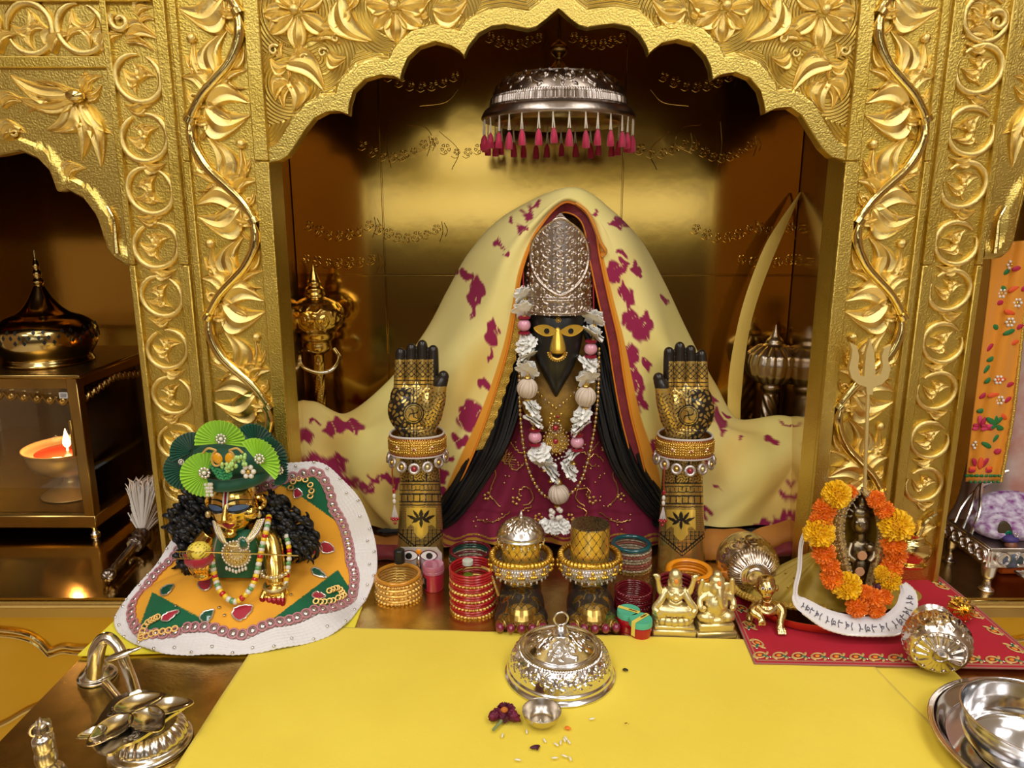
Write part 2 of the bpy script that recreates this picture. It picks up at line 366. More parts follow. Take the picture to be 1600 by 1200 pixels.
def spandrel(name, arch_px, ztop, cols, rows, rim, echo=(), x_ext=None, lines=True, thick=.018):
    pl = np.array([XZ(a, b) for a, b in arch_px])
    if x_ext is not None:
        pl = np.concatenate([[[x_ext, pl[0][1]]], pl]) if x_ext < pl[0][0] else np.concatenate([pl, [[x_ext, pl[-1][1]]]])
    xs = np.linspace(pl[0][0], pl[-1][0], cols); px_ = np.maximum.accumulate(pl[:, 0]+np.arange(len(pl))*1e-7)
    zb = np.interp(xs, px_, pl[:, 1]); t = np.linspace(0, 1, rows)[:, None]**1.35
    zz = zb[None]*(1-t)+ztop*t; xx = np.repeat(xs[None], rows, 0)
    q = np.stack([xx.ravel(), zz.ravel()], -1); d = polydist(q, pl)
    e = d.copy()
    for (a, b, r) in echo:
        c = np.array(XZ(a, b)); e = np.minimum(e, np.abs(np.linalg.norm(q-c, axis=1)-r*.0008)+.004)
    y = np.full(len(q), FY)
    y -= .0035*np.clip((rim-d)/.0015, 0, 1)*np.clip(d/.0012+.3, 0, 1)
    y += .004
    v = np.stack([q[:, 0], y, q[:, 1]], -1); f = _grid_faces(rows, cols)
    n = len(v); back = np.stack([xs, np.full(cols, FY+thick), zb], -1); top = np.stack([xs, np.full(cols, FY+thick), np.full(cols, ztop)], -1)
    v = np.concatenate([v, back, top])
    f += [[j+1, j, n+j, n+j+1] for j in range(cols-1)]+[[n+j+1, n+j, n+cols+j, n+cols+j+1] for j in range(cols-1)]
    o = struct(name, (v, f), CONT, 35)
    for nm, val in (('dist', np.concatenate([e, np.zeros(2*cols)])), ('field', np.concatenate([np.clip((d-rim)/.002, 0, 1)*(1.0 if lines else 0.0), np.zeros(2*cols)]))):
        at = o.data.attributes.new(nm, 'FLOAT', 'POINT'); at.data.foreach_set('value', val.astype(np.float32))
    return o
ARCH = [(421, 255), (436, 252), (449, 244), (462, 226), (475, 205), (491, 185), (510, 175), (529, 174), (545, 180), (545.5, 165), (552, 142), (570, 124), (594, 117), (614, 119), (626, 125),
        (628, 112), (637, 90), (655, 73), (680, 65), (703, 71), (717, 79), (725, 88), (732, 72), (748, 52), (768, 41), (790, 38), (810, 42), (825, 45), (838, 42), (855, 29), (868, 18), (873, 14)]
ARCHR = [(873, 14), (878, 18), (889, 28), (904, 39), (918, 43), (935, 40), (960, 37), (985, 42), (1000, 55), (1009, 70), (1014, 85), (1022, 77), (1036, 67), (1060, 62), (1085, 69), (1103, 88), (1111, 106), (1113.5, 125),
         (1128, 117), (1150, 113), (1172, 122), (1188, 141), (1194, 163), (1195.5, 178), (1212, 170), (1235, 168), (1253, 180), (1268, 205), (1285, 232), (1300, 246), (1320, 252)]
ZT = .88
echo = [(462, 17, 50), (617, 8, 45), (450, 130, 26), (495, 90, 24), (700, 22, 20)]
echo += [(1747-a, b, r) for a, b, r in echo]
wf = spandrel('wall_front', ARCH+ARCHR[1:], ZT, 760, 110, .021, echo)
wf['label'] = 'gold scalloped arch front with carved flowers over the main niche'
LAR = [(-260, 420), (-240, 330), (-200, 300), (-170, 305), (-150, 270), (-100, 240), (-70, 243), (-50, 232), (-20, 245), (0, 242), (30, 236), (58, 248), (77, 268), (88, 300), (104, 297), (130, 311), (150, 338), (159, 365), (165, 386), (178, 404), (192, 413), (208, 417)]
wl_ = spandrel('wall_front_left', LAR, ZT, 300, 40, .016, (), lines=False, x_ext=LNX)
RAR = [(1538, 405), (1555, 405), (1567, 402), (1579, 392), (1587, 372), (1589, 345), (1600, 310), (1625, 288), (1660, 296), (1675, 262), (1700, 240), (1740, 236), (1790, 250), (1850, 300)]
wr_ = spandrel('wall_front_right', RAR, ZT, 260, 40, .016, (), lines=False, x_ext=RNX)
struct('wall_front_upper', rect(-2.6, 2.6, ZT, 1.80, FY, FY+.05), GOLD)
struct('wall_front_far_left', rect(-2.6, LNX, -.95, ZT, FY, FY+.05), PLASTER)
struct('wall_front_far_right', rect(RNX, 2.6, -.95, ZT, FY, FY+.05), PLASTER)
# --- pillars: scroll band, rib and medallion band
def leafmesh(name, w=.4, bend=.15, tip=.5, h=.16, groove=.06, nx=12, nw=11, mat=None):
    t = np.linspace(0, 1, nx); s = np.linspace(-1, 1, nw)
    sh = np.power(np.sin(PI*np.power(t, tip)), .75); sh[0] = max(sh[0], .12); sh[-1] = .02
    c = bend*np.sin(PI*t)-bend*.6*t**2
    xx = np.repeat(t[:, None], nw, 1)-.06*np.abs(s)[None]*sh[:, None]; zz = c[:, None]+w/2*sh[:, None]*s[None]
    cs = .60+.40*np.cos(2*PI*s)*(1-.25*np.abs(s)); yy = -h*1.25*cs[None]*np.sqrt(sh[:, None])*(.7+.45*np.sin(PI*t[:, None])); yy[:, 0] = .08; yy[:, -1] = .08
    v, f = sheet(np.stack([xx, yy, zz], -1)); f = [q[::-1] for q in f]
    return mesh(name, v, f, mat or GOLDHI, 60)
LEAF = leafmesh('leaf'); LEAFW = leafmesh('broad_leaf', .62, .22, .62, .2, .09); SLIM = leafmesh('slim_leaf', .24, .12, .55, .14, .03); PETAL = leafmesh('petal', .62, 0, 1.25, .2, .08)
vt = np.linspace(0, 2.1*PI, 30); vr = .5*np.exp(-.17*vt)
VOL = mesh('volute', *tube(np.stack([vr*np.cos(vt), np.full(30, -.08), vr*np.sin(vt)], -1), np.linspace(.17, .11, 30), 8), GOLDHI, 60)
BALL = mesh('bud', *ell((0, -.15, 0), (.5, .45, .5), 12, 8), GOLDHI, 180)
tr = np.linspace(.18*PI, 2.05*PI, 34)
RING = mesh('medallion_ring', *tube(np.stack([np.cos(tr)*(1+.0*tr), np.full(34, -.04), np.sin(tr)], -1), np.concatenate([np.linspace(.07, .165, 6), np.full(24, .165), np.linspace(.165, .09, 4)]), 8, flat=.9), GOLDHI, 60)
def put(par, name, me, px, py, ang, sx, sz=None, sy=None, flip=1, w=None, y=FY+.003):
    x, z = w if w else XZ(px, py)
    o = link(name, me, par, (x, y, z), (0, -ang, 0), (sx, sy or sx, (sz or sx)*flip)); return o
def leaf_to(par, x0, z0, x1, z1, wd=1.0, flip=1, me=None, name='leaf', y=FY+.003):
    l = math.hypot(x1-x0, z1-z0); a = math.atan2(z1-z0, x1-x0)
    return put(par, name, me or LEAF, 0, 0, a, l*1.06, l*wd*1.42, min(l*1.1, .030), flip, (x0, z0), y)
half_leaves = [((955, 385), (868, 190), 1.0, 1, 'SLIM'), ((965, 372), (955, 205), 1.1, -1, 'SLIM'), ((985, 340), (1000, 140), 1.2, 1, 'LEAF'), ((945, 405), (845, 330), 1.0, -1, 'LEAFW'), ((985, 405), (1105, 300), .8, 1, 'LEAF'),
               ((935, 455), (1112, 425), 1.0, 1, 'LEAFW'), ((930, 480), (1115, 545), 1.0, -1, 'LEAFW'), ((900, 460), (850, 400), .9, 1, 'LEAF'), ((1075, 55), (960, 15), .9, 1, 'LEAF'), ((1080, 40), (1000, -20), .9, -1, 'LEAF'), ((1030, 300), (1108, 190), .9, -1, 'LEAF'), ((900, 470), (842, 520), 1.0, 1, 'LEAFW'), ((1000, 360), (1108, 400), .7, -1, 'SLIM'), ((905, 300), (840, 250), 1.0, 1, 'LEAF'), ((1000, 500), (1060, 560), 1.0, 1, 'LEAF'), ((1060, 150), (1005, 60), .7, 1, 'SLIM')]
half_stem = [(1078, 60), (1092, 130), (1080, 205), (1040, 290), (980, 360), (920, 430), (882, 500), (868, 535)]
MES = {'SLIM': SLIM, 'LEAF': LEAF, 'LEAFW': LEAFW}
bx0, bx1 = X(296), X(398); bc = (bx0+bx1)/2; cx_b = P(975*.35, 290*.35, FY)[0]
def cw(c): q = P(c[0]*.35, c[1]*.35, FY); return np.array([q[0]-cx_b, q[2]])
Htop = cw((0, 45))[1]; Hlen = Htop-cw((0, 525))[1]
rings_l = [(122, 36), (215, 37), (298, 37), (384, 37), (463, 34), (546, 34), (618, 33), (690, 32), (760, 31), (832, 31)]
rings_r = [(28, 34), (108, 36), (205, 37), (289, 36), (380, 35), (454, 34), (536, 34), (611, 33), (688, 33), (758, 31)]
def pillar(side):
    mir = (lambda x: x) if side == 0 else (lambda x: 2*XC-x)
    sg = 1 if side == 0 else -1
    nm = 'left' if side == 0 else 'right'
    def R2(a, b, z0, z1, y0, y1, bv=0): a, b = mir(a), mir(b); return rect(min(a, b), max(a, b), z0, z1, y0, y1, bv)
    t1 = struct('trim_%d' % (1+side*2), R2(X(293), XL, 0, ZT, FY+.004, FY+.05), GOLD, label='gold pillar band with carved S-scroll vine on the %s of the niche' % nm)
    t2 = struct('trim_%d' % (2+side*2), R2(X(188), X(292), 0, ZT, FY+.004, FY+.05), GOLD, label='gold pillar band with carved ring medallions, outer %s' % nm)
    zj = Z(252)
    for z0, z1, dy in ((0, zj-.0006, .0012), (zj+.0006, ZT, 0)):
        obj('pillar_strip', R2(X(398), XL, z0, z1, FY-.003-dy, FY+.006, .0012), GOLD, t1)
        obj('pillar_strip', R2(X(286), X(297), z0, z1, FY-.001-dy, FY+.006, .001), GOLD, t1)
    zj = Z(414)
    for z0, z1, dy in ((0, zj-.0006, .0012), (zj+.0006, ZT, 0)):
        obj('pillar_strip', R2(X(264), X(281), z0, z1, FY-.003-dy, FY+.006, .0012), GOLD, t2)
        obj('pillar_strip', R2(X(184), X(194), z0, z1, FY-.003-dy, FY+.006, .001), GOLD, t2)
    k = -1
    while True:
        zt = Htop-Hlen*k
        if zt < .05: break
        fl = 1 if k % 2 == 0 else -1
        tow = lambda c: (mir(bc+fl*cw(c)[0]), zt+(cw(c)[1]-Htop))
        st = [(*tow(c), 0) for c in half_stem]; pts = spline([(a, FY-.002, b) for a, b, _ in st], 26)
        pts = pts[pts[:, 2] > .004]
        if len(pts) > 4: obj('vine_stem', tube(pts, np.interp(np.linspace(0, 1, len(pts)), [0, .15, .6, 1], [.0050, .0070, .0062, .005]), 8), GOLDHI, t1, 60)
        for (a, b, wd, f_, me) in half_leaves:
            p0, p1 = tow(a), tow(b)
            if min(p0[1], p1[1]) > .01: leaf_to(t1, *p0, *p1, wd, f_*fl*sg, MES[me])
        for c, r in (((873, 170), .0105), ((880, 436), .010)):
            p = tow(c)
            if p[1] > .01: put(t1, 'bud' if r > .0102 else 'volute', BALL if r > .0102 else VOL, 0, 0, 0, r*1.15, flip=sg*fl, w=p)
        p = tow((872, 535))
        if p[1] > .01:
            d = np.array(p)-np.array(tow((920, 430))); a = math.atan2(d[1], d[0])
            obj('collar', tube([(p[0]-.003*math.cos(a), FY-.003, p[1]-.003*math.sin(a)), (p[0]+.004*math.cos(a), FY-.003, p[1]+.004*math.sin(a))], .0085, 10), GOLDHI, t1)
        k += 1
    mx = mir((X(194)+X(264))/2)
    for i, (py, rpx) in enumerate(rings_l if side == 0 else rings_r):
        z = Z(py); r = rpx*.00074; sw = 1 if i % 2 == 0 else -1
        o = put(t2, 'medallion_ring', RING, 0, 0, (2.2 if i % 2 else .9), r, r*1.08, r, sw*sg, (mx, z))
        for q in range(4):
            a = [.3, 1.7, 2.75, 4.3][q]+(.5*i) % 1.1
            put(t2, 'petal', LEAFW if q != 3 else LEAF, 0, 0, a, r*[.86, .78, .88, .8][q], r*[1.15, 1.05, 1.15, 1.3][q], r*.8, -1 if q % 2 else 1, (mx-r*.08*math.cos(a), z-.08*r*math.sin(a)))
        put(t2, 'bud', BALL, 0, 0, 0, r*.24, w=(mx, z), y=FY+.001)
        leaf_to(t2, mx+sw*r*.2, z-r*1.12, mx-sw*r*.75, z-r*1.25, .8, sw, LEAFW)
        leaf_to(t2, mx-sw*r*.1, z-r*1.12, mx+sw*r*.6, z-r*1.0, .8, -sw, LEAF)
    return t1, t2
TL = pillar(0); TR = pillar(1)
# vase in relief at the foot of the right pillar
vx = 2*XC-(X(194)+X(264))/2; vz = Z(888)
vv, vf_ = lathe(prof([(.017, 0), (.020, .004), (.014, .006), (.020, .012), (.0255, .024), (.022, .036), (.014, .042), (.013, .048), (.017, .052)], 40), 36)
vv = vv*np.array([1, .45, 1]); vz_o = xf((vv, vf_), (vx, FY+.002, max(vz, .012)))
obj('vase_relief', vz_o, GOLDHI, TR[1])
for s, l in ((-1, 1), (1, 1), (-1, .6), (1, .6)): leaf_to(TR[1], vx+s*.004, max(vz, .012)+.053, vx+s*.024*l, max(vz, .012)+.066, .9, s, LEAFW)
obj('vine_stem', tube(spline([(vx, FY-.002, max(vz, .012)+.05), (vx+.006, FY-.002, max(vz, .012)+.07), (vx+.02, FY-.002, max(vz, .012)+.085)], 14), .0035, 8), GOLDHI, TR[1])
# --- flowers and leaves carved on the main arch
def c2(c): return XZ(400+c[0]*.3125, c[1]*.3125)
def arch_rel(m):
    mir = (lambda p: p) if m == 0 else (lambda p: (2*XZ(873.5, 100)[0]-p[0], p[1])); sg = 1 if m == 0 else -1
    def L(a, b, w=1, f=1, me=None, nm='leaf'): p, q = mir(c2(a)), mir(c2(b)); leaf_to(wf, *p, *q, w, f*sg, me, nm, FY+.005)
    for t_ in ((35, 65), (65, 160), (207, 245), (352, 160), (330, -30), (90, -40), (200, -95)):
        L((200+(t_[0]-200)*.1, 55+(t_[1]-55)*.1), t_, .85, 1, PETAL, 'petal')
    for t_ in ((550, 15), (590, 135), (700, 205), (825, 125), (845, 15), (700, -130)):
        L((690+(t_[0]-690)*.12, 35+(t_[1]-35)*.12), t_, 1.15, 1, PETAL, 'petal')
    for c, r in (((200, 55), .0095), ((692, 35), .0095)): put(wf, 'flower_centre', BALL, 0, 0, 0, r*1.3, w=mir(c2(c)), y=FY-.006)
    L((410, -10), (560, 215), .75, -1, LEAFW); L((440, 30), (380, 150), 1, 1, LEAF); L((460, 70), (420, 160), 1, 1, SLIM); L((500, -40), (440, 60), .8, 1, LEAF)
    L((880, 45), (1058, 20), .9, -1, LEAFW); L((900, 60), (1050, 75), .7, 1, LEAF); L((830, 40), (900, -30), .9, 1, LEAF); L((860, 60), (790, 80), .9, 1, LEAF)
    L((300, 180), (420, 200), .9, 1, LEAFW); L((330, 150), (270, 205), .9, 1, LEAF); L((350, 265), (445, 300), 1.1, -1, LEAFW); L((250, 290), (180, 240), 1, 1, LEAF)
    L((150, 310), (345, 425), .75, 1, LEAFW); L((150, 330), (60, 300), 1.1, 1, LEAFW); L((120, 290), (130, 200), 1, 1, LEAF); L((260, 250), (190, 300), 1, -1, LEAFW)
    L((170, 400), (200, 550), 1, 1, LEAFW); L((165, 410), (80, 490), 1, -1, LEAFW); L((175, 400), (220, 440), 1.2, 1, LEAF); L((165, 420), (130, 540), 1, -1, LEAF); L((150, 330), (160, 415), .8, 1, SLIM)
    for c, r in (((395, 190), .0115), ((330, 262), .0115), ((85, 250), .014), ((235, 290), .011), ((430, 110), .011)): put(wf, 'volute', VOL, 0, 0, .6, r, flip=sg, w=mir(c2(c)), y=FY+.003)
arch_rel(0); arch_rel(1)
# --- left side niche: horizontal frieze, frame and palmette
def hb(par, x0, x1, py0, py1, yo): obj('frame_strip', rect(x0, x1, Z(py1), Z(py0), FY-yo, FY+.006, .0012), GOLD, par)
hb(wl_, LNX, X(186), 88, 106, .002); hb(wl_, LNX, X(262), -6, 3, .003)
hb(wr_, X(1575), RNX, 58, 72, .002)
for i, (px, py) in enumerate([(125, 44), (45, 44), (-40, 44)]):
    x, z = XZ(px, py); r = .0275
    put(wl_, 'medallion_ring', RING, 0, 0, 1.0+2*i, r, r*1.05, r, 1, (x, z))
    for q in range(4): put(wl_, 'petal', LEAF, 0, 0, .5+1.57*q+i, r*.86, r*1.3, r*.8, 1 if q % 2 else -1, (x, z))
    x2, z2 = XZ(px+42, py+10); leaf_to(wl_, x2-.01, z2-.018, x2+.012, z2+.004, 1, 1, LEAFW)
for side, par in ((0, wl_), (1, wr_)):
    m = (lambda p: p) if side == 0 else (lambda p: (2*XC-p[0], p[1]))
    q = lambda a, b: m(XZ(a*.35, b*.35))
    sgn = 1 if side == 0 else -1
    for a, b, w, f, me in (((330, 420), (50, 360), .45, 1, LEAFW), ((330, 440), (80, 450), .4, 1, LEAFW), ((325, 425), (155, 355), .5, -1, SLIM), ((330, 455), (120, 490), .5, -1, SLIM), ((350, 450), (470, 600), .6, -1, LEAFW), ((345, 460), (460, 730), .42, 1, LEAFW), ((335, 465), (375, 700), .45, 1, LEAFW), ((320, 470), (225, 590), .8, 1, LEAFW), ((360, 400), (440, 330), .9, 1, LEAF), ((370, 430), (450, 390), 1, -1, LEAF), ((360, 410), (380, 320), 1, -1, LEAF),
                           ((555, 160), (690, 150), .8, 1, LEAFW), ((560, 180), (680, 215), .7, 1, LEAF), ((600, 60), (660, 20), 1, 1, LEAFW), ((620, 90), (690, 80), 1, 1, LEAF), ((290, 790), (360, 740), 1, 1, LEAFW), ((285, 780), (310, 720), 1, -1, LEAF), ((0, 470), (90, 440), .8, 1, LEAFW), ((0, 600), (95, 575), .9, 1, LEAFW)):
        p0, p1 = q(*a), q(*b); leaf_to(par, *p0, *p1, w, f*sgn, me, y=FY+.004)
    obj('bud', ell((*[q(345, 430)[0]], FY-.004, q(345, 430)[1]), (.012, .008, .008), 12, 8), GOLDHI, par)
    c = q(535, 95); put(par, 'volute', VOL, 0, 0, 2.4, .026, w=c, flip=sgn)
    c = q(60, 590); put(par, 'volute', VOL, 0, 0, .4, .016, w=c, flip=sgn)
    arc = [q(480, 920), q(510, 980), q(518, 1060), q(525, 1130)]
    obj('rim_line', tube(spline([(a, FY-.001, b) for a, b in arc], 14), np.linspace(.0015, .004, 14), 8), GOLDHI, par)
# --- brass altar table in front
tb = thing('altar_table', 'low brass-topped altar table under the yellow cloth', 'table', ((XPL+XPR)/2, .6, -.95))
obj('table_top', rect(XPL, XPR, -.03, -.001, .36, .797, .0025), BRASS, tb)
for x in (XPL+.04, XPR-.04):
    for y in (.41, .75): obj('leg', rect(x-.025, x+.025, -.95, -.03, y-.025, y+.025, .003), BRASSD, tb)
obj('apron', rect(XPL+.03, XPR-.03, -.12, -.0301, .40, .43, .002), BRASSD, tb)
obj('edge_moulding', tube([(XPL, .7985, -.002), (XPR, .7985, -.002)], .003, 8), GOLDHI, tb)
# ================================================================== ornament drawing (heights for chased metal)
class Canvas:
    def __init__(s, w, h, wrap=True): s.a = np.zeros((h, w)); s.w = w; s.h = h; s.wrap = wrap
    def dot(s, x, y, r, hgt=1.0, hard=1.0):
        R = int(r)+2; xi, yi = int(x), int(y)
        yy, xx = np.mgrid[yi-R:yi+R+1, xi-R:xi+R+1]; d = np.hypot(xx-x, yy-y)
        k = hgt*np.sqrt(np.clip(1-(d/r)**2, 0, 1))
        ok = (yy >= 0) & (yy < s.h)
        if not s.wrap: ok &= (xx >= 0) & (xx < s.w)
        np.maximum.at(s.a, (yy[ok], xx[ok] % s.w), k[ok])
    def path(s, pts, r0, r1=None, hgt=1.0):
        p = np.asarray(pts, float); L = np.concatenate([[0], np.cumsum(np.linalg.norm(np.diff(p, axis=0), axis=1))]); n = max(2, int(L[-1]/max(1.0, r0*.5)))
        t = np.linspace(0, L[-1], n); r1 = r0 if r1 is None else r1
        for u, a, b in zip(np.linspace(0, 1, n), np.interp(t, L, p[:, 0]), np.interp(t, L, p[:, 1])): s.dot(a, b, r0+(r1-r0)*u, hgt)
    def spiral(s, x, y, R, turns, a0, sg, r0, r1, hgt=1.0):
        t = np.linspace(0, 1, 60); a = a0+sg*turns*2*PI*t; rr = R*(1-.85*t); s.path(np.stack([x+rr*np.cos(a), y+rr*np.sin(a)], -1), r0, r1, hgt)
    def leaf(s, x, y, a, l, w, hgt=1.0):
        for t in np.linspace(0, 1, 8): s.dot(x+l*t*math.cos(a), y+l*t*math.sin(a), max(1.0, w*math.sin(PI*(t*.85+.1))), hgt)
    def flower(s, x, y, r, n=6):
        for k in range(n): s.leaf(x, y, 2*PI*k/n, r, r*.28)
        s.dot(x, y, r*.3, 1.2)
    def sample(s, u, v):
        x = np.asarray(u)*s.w; y = np.clip(np.asarray(v)*(s.h-1), 0, s.h-1.001); xi = np.floor(x).astype(int); yi = y.astype(int); fx = x-xi; fy = y-yi
        if s.wrap: x0, x1 = xi % s.w, (xi+1) % s.w
        else: x0, x1 = np.clip(xi, 0, s.w-1), np.clip(xi+1, 0, s.w-1)
        y1 = np.clip(yi+1, 0, s.h-1)
        return (s.a[yi, x0]*(1-fx)+s.a[yi, x1]*fx)*(1-fy)+(s.a[y1, x0]*(1-fx)+s.a[y1, x1]*fx)*fy
def scroll_canvas(w, h, cols, rows, wrap=True):
    c = Canvas(w, h, wrap); cw_, ch = w/cols, h/rows
    for j in range(rows):
        for i in range(cols):
            x, y = (i+.5)*cw_, (j+.5)*ch; sg = 1 if (i+j) % 2 else -1; R = min(cw_, ch)*.46
            c.spiral(x, y, R, 1.25, PI/2*sg, sg, R*.13, R*.07); c.flower(x, y, R*.4, 5)
            for k in range(7):
                a = PI/2*sg+sg*k*.85; c.leaf(x+R*math.cos(a), y+R*math.sin(a), a+sg*.7, R*.4, R*.12, .9)
    return c
# ================================================================== silver canopy hung from the niche ceiling
cd = 1.08; rimz = P(872, 189, cd)[2]; ccx = P(872, 189, cd)[0]
cc = scroll_canvas(2200, 170, 15, 1)
can = thing('canopy', 'domed silver canopy with a fringe of crimson tassels above the veiled idol', 'canopy', (ccx, cd, rimz))
pr = prof([(.1045, -.001), (.1065, .001), (.106, .005), (.102, .012), (.0955, .017), (.0945, .020), (.0935, .026), (.092, .0275), (.0885, .036), (.0835, .045), (.076, .052), (.069, .0545), (.067, .057), (.05, .060), (.02, .062), (.004, .063)], 120)
def cdis(u, v):
    d = np.zeros_like(u); m = (v > .29) & (v < .56)
    d[m] = .0017*cc.sample(u[m], (v[m]-.29)/.27); m2 = (v > .165) & (v < .275); d[m2] = .0007*np.sin(u[m2]*2*PI*170); return d
obj('dome', lathe(pr, 900, cdis), SILVERD, can, world=False)
obj('lining', lathe(prof([(.1035, -.0005), (.10, .008), (.09, .018), (.06, .03), (.004, .034)], 24)[::-1], 64), BRASSD, can, world=False)
obj('inner_ring', lathe([(.086, -.006), (.089, -.005), (.089, .012), (.086, .012)], 64), BRASSD, can, world=False)
obj('finial', lathe(prof([(.004, .062), (.016, .063), (.010, .072), (.004, .080), (.011, .088), (.0125, .094), (.008, .10), (.003, .104), (.002, .12)], 40), 24), BRASSD, can, world=False)
obj('hanging_rod', tube([(0, 0, .115), (0, 0, NTOP-rimz-.001)], .0014, 8), BRASSD, can, world=False)
FUCH = M('crimson_silk', lin(196, 16, 74), 0, .6, [(600, .3, 'noise')], (40, lin(150, 8, 50)), sheen=.3)
sp = []
for k in range(13): sp.append((.00115, -.0017*k)); sp.append((.0005, -.0017*k-.00085))
STR = MB()
for s in (-1, 1): STR.add(*xf(lathe([(r, z) for r, z in sp[::-1]], 8), (s*.0003, 0, 0), (0, s*.085, 0)))
strand = mesh('bead_strand', STR.V(), STR.f, PEARL, 60)
tas = MB(); tas.add(*lathe(prof([(.0043, -.041), (.0046, -.036), (.0036, -.027), (.0018, -.0225), (.0006, -.021)], 16), 12, lambda u, v: .0005*np.cos(u*2*PI*6)*(1-v)))
tassel = mesh('tassel', tas.V(), tas.f, FUCH, 60)
for k in range(32):
    a = 2*PI*(k+.35)/32+rs.uniform(-.03, .03)
    p = link('pendant', strand, can, (.104*math.cos(a), .104*math.sin(a), .0005), (0, rs.uniform(-.05, .05), a+PI/2))
    link('tassel', tassel, p, (rs.uniform(-.0006, .0006), 0, .0), (0, 0, rs.uniform(0, 3)), (1, 1, rs.uniform(.95, 1.1)))
# ================================================================== the veiled idol
HX = P(872, 520, 1.05)[0]
idol = thing('idol', 'black-faced veiled idol with golden eyes and nose in a maroon gown', 'idol', (HX, 1.12, 0))
# head: a wedge with a flat brow tapering to a pointed chin
rows = []
for py, hw, d0, bulge in ((440, 43, 1.075, .03), (470, 44, 1.065, .032), (492, 43, 1.060, .034), (515, 41, 1.058, .036), (540, 37.5, 1.057, .036), (562, 31.5, 1.056, .034), (582, 22.5, 1.056, .030), (600, 12.5, 1.056, .022), (614, 5, 1.057, .013), (621, .8, 1.06, .006)):
    rows.append((py, hw, d0, bulge))
RR = spline(rows, 44); ang = np.linspace(-PI/2, 1.5*PI, 48, endpoint=False); g = []
for py, hw, d0, bl in RR:
    cx = 871.5-(py-440)*.018; ring = []
    for a in ang:
        sx, cy = math.sin(a), math.cos(a)
        fr = np.sign(sx)*abs(sx)**.9
        d = d0-bl*abs(cy)**.75 if cy > 0 else d0+.03*abs(cy)
        q = P(cx+hw*fr, py, d0); ring.append((q[0], d, q[2]+(d-d0)*-.1))
    g.append(ring)
gv, gf = sheet(np.array(g), cu=True); gf = [q[::-1] for q in gf]+[list(range(48)), [43*48+k for k in range(48)][::-1]]
obj('head', (gv, gf), BLACKM, idol, 70)
fd = 1.0235
EYEG = M('bright_gold_paint', (.86, .56, .08), .65, .3)
for s, ex in ((-1, 853.5), (1, 892.5)):
    t = np.linspace(0, 1, 22); c = P(ex, 518, fd+.002); k = S(c)
    up = np.stack([-19+38*t, 8.5*np.sin(PI*t)**.8+1+4*((t if s > 0 else 1-t)**2.5)], -1); lo = np.stack([19-38*t, -7.5*np.sin(PI*t)**.8+4*(((1-t) if s > 0 else t)**2.5)], -1)
    pts = np.concatenate([up, lo[1:-1]])*k; e = obj('eye', xf(prism(pts, -.0035, .008), c+np.array([0, .002, 0]), (0, 0, s*.28)), EYEG, idol)
    e2 = obj('pupil', xf(lathe([(.0052*.8, 0), (.0048*.8, .0016), (.0005, .002)], 20), c+np.array([-s*1.0*k, -.0012, 1.0*k]), (PI/2, 0, s*.28)), BLACKM, e)
    obj('eye_rim', xf(tube(np.concatenate([np.stack([pts[:, 0], np.full(len(pts), -.0035), pts[:, 1]], -1)]), .0007, 6, closed=True), c+np.array([0, .002, 0]), (0, 0, s*.28)), EYEG, e)
ng = []
for py, hw, y in ((506, 3, .004), (514, 5.5, -.003), (524, 8.5, -.008), (535, 11.5, -.013), (544, 13.2, -.016), (549, 12.8, -.0155), (552, 11, -.008)):
    c = P(871.5, py, fd); k = S(c); ng.append([(c[0]+hw*k*math.sin(a), fd+.006+(y-.006)*max(0, math.cos(a))**.8, c[2]) for a in np.linspace(-PI/2, PI/2, 15)])
ngv = sheet(np.array([spline(np.array(ng)[:, j], 20) for j in range(15)]).transpose(1, 0, 2)); obj('nose', ngv, EYEG, idol, 70)
cn = P(871, 551, fd-.012); k = S(cn)
t = np.linspace(PI*1.0, PI*2.0, 24)
nr = obj('nose_ring', tube(np.stack([cn[0]+12*k*np.cos(t), np.full(24, fd-.010), cn[2]+12*k*np.sin(t)+.001], -1), .0024, 8), M('antique_gold', (.6, .38, .1), 1, .35, [(400, .5, 'noise')]), idol)
for t_ in np.linspace(PI*1.04, PI*1.96, 13): obj('bead', ell((cn[0]+15*k*math.cos(t_), fd-.010, cn[2]+15*k*math.sin(t_)+.001), .0013, 8, 6), EYEG, nr)
obj('drop', lathe([(.0004, 0), (.0018, .004), (.0008, .007)], 10), EYEG, nr).location = np.array((cn[0], fd-.010, cn[2]-15.5*k-.006))-org(nr)
cb = P(872.5, 500, fd+.0005); bd = obj('forehead_mark', ell(cb, (.0022, .0015, .0022), 10, 6), EYEG, idol)
for q in range(8): obj('petal', ell((cb[0]+.0034*math.cos(q*PI/4), cb[1]+.0005, cb[2]+.0034*math.sin(q*PI/4)), .0011, 8, 6), EYEG, bd)
# breast cloth in gold brocade below the chin
GOLDCL = M('gold_brocade', lin(150, 112, 28), .35, .5, [(500, .5, 'noise')], (60, lin(120, 86, 20)))
bg = []
for py, hw, d in ((520, 62, 1.088), (560, 62, 1.08), (600, 60, 1.07), (630, 55, 1.062), (655, 44, 1.060), (672, 28, 1.062)):
    c = P(870, py, d); k = S(c); bg.append([(c[0]+hw*k*s, d-.012*(1-s*s), c[2]) for s in np.linspace(-1, 1, 17)])
obj('breast_cloth', sheet(np.array([spline(np.array(bg)[:, j], 24) for j in range(17)]).transpose(1, 0, 2), .002), GOLDCL, idol, 70)
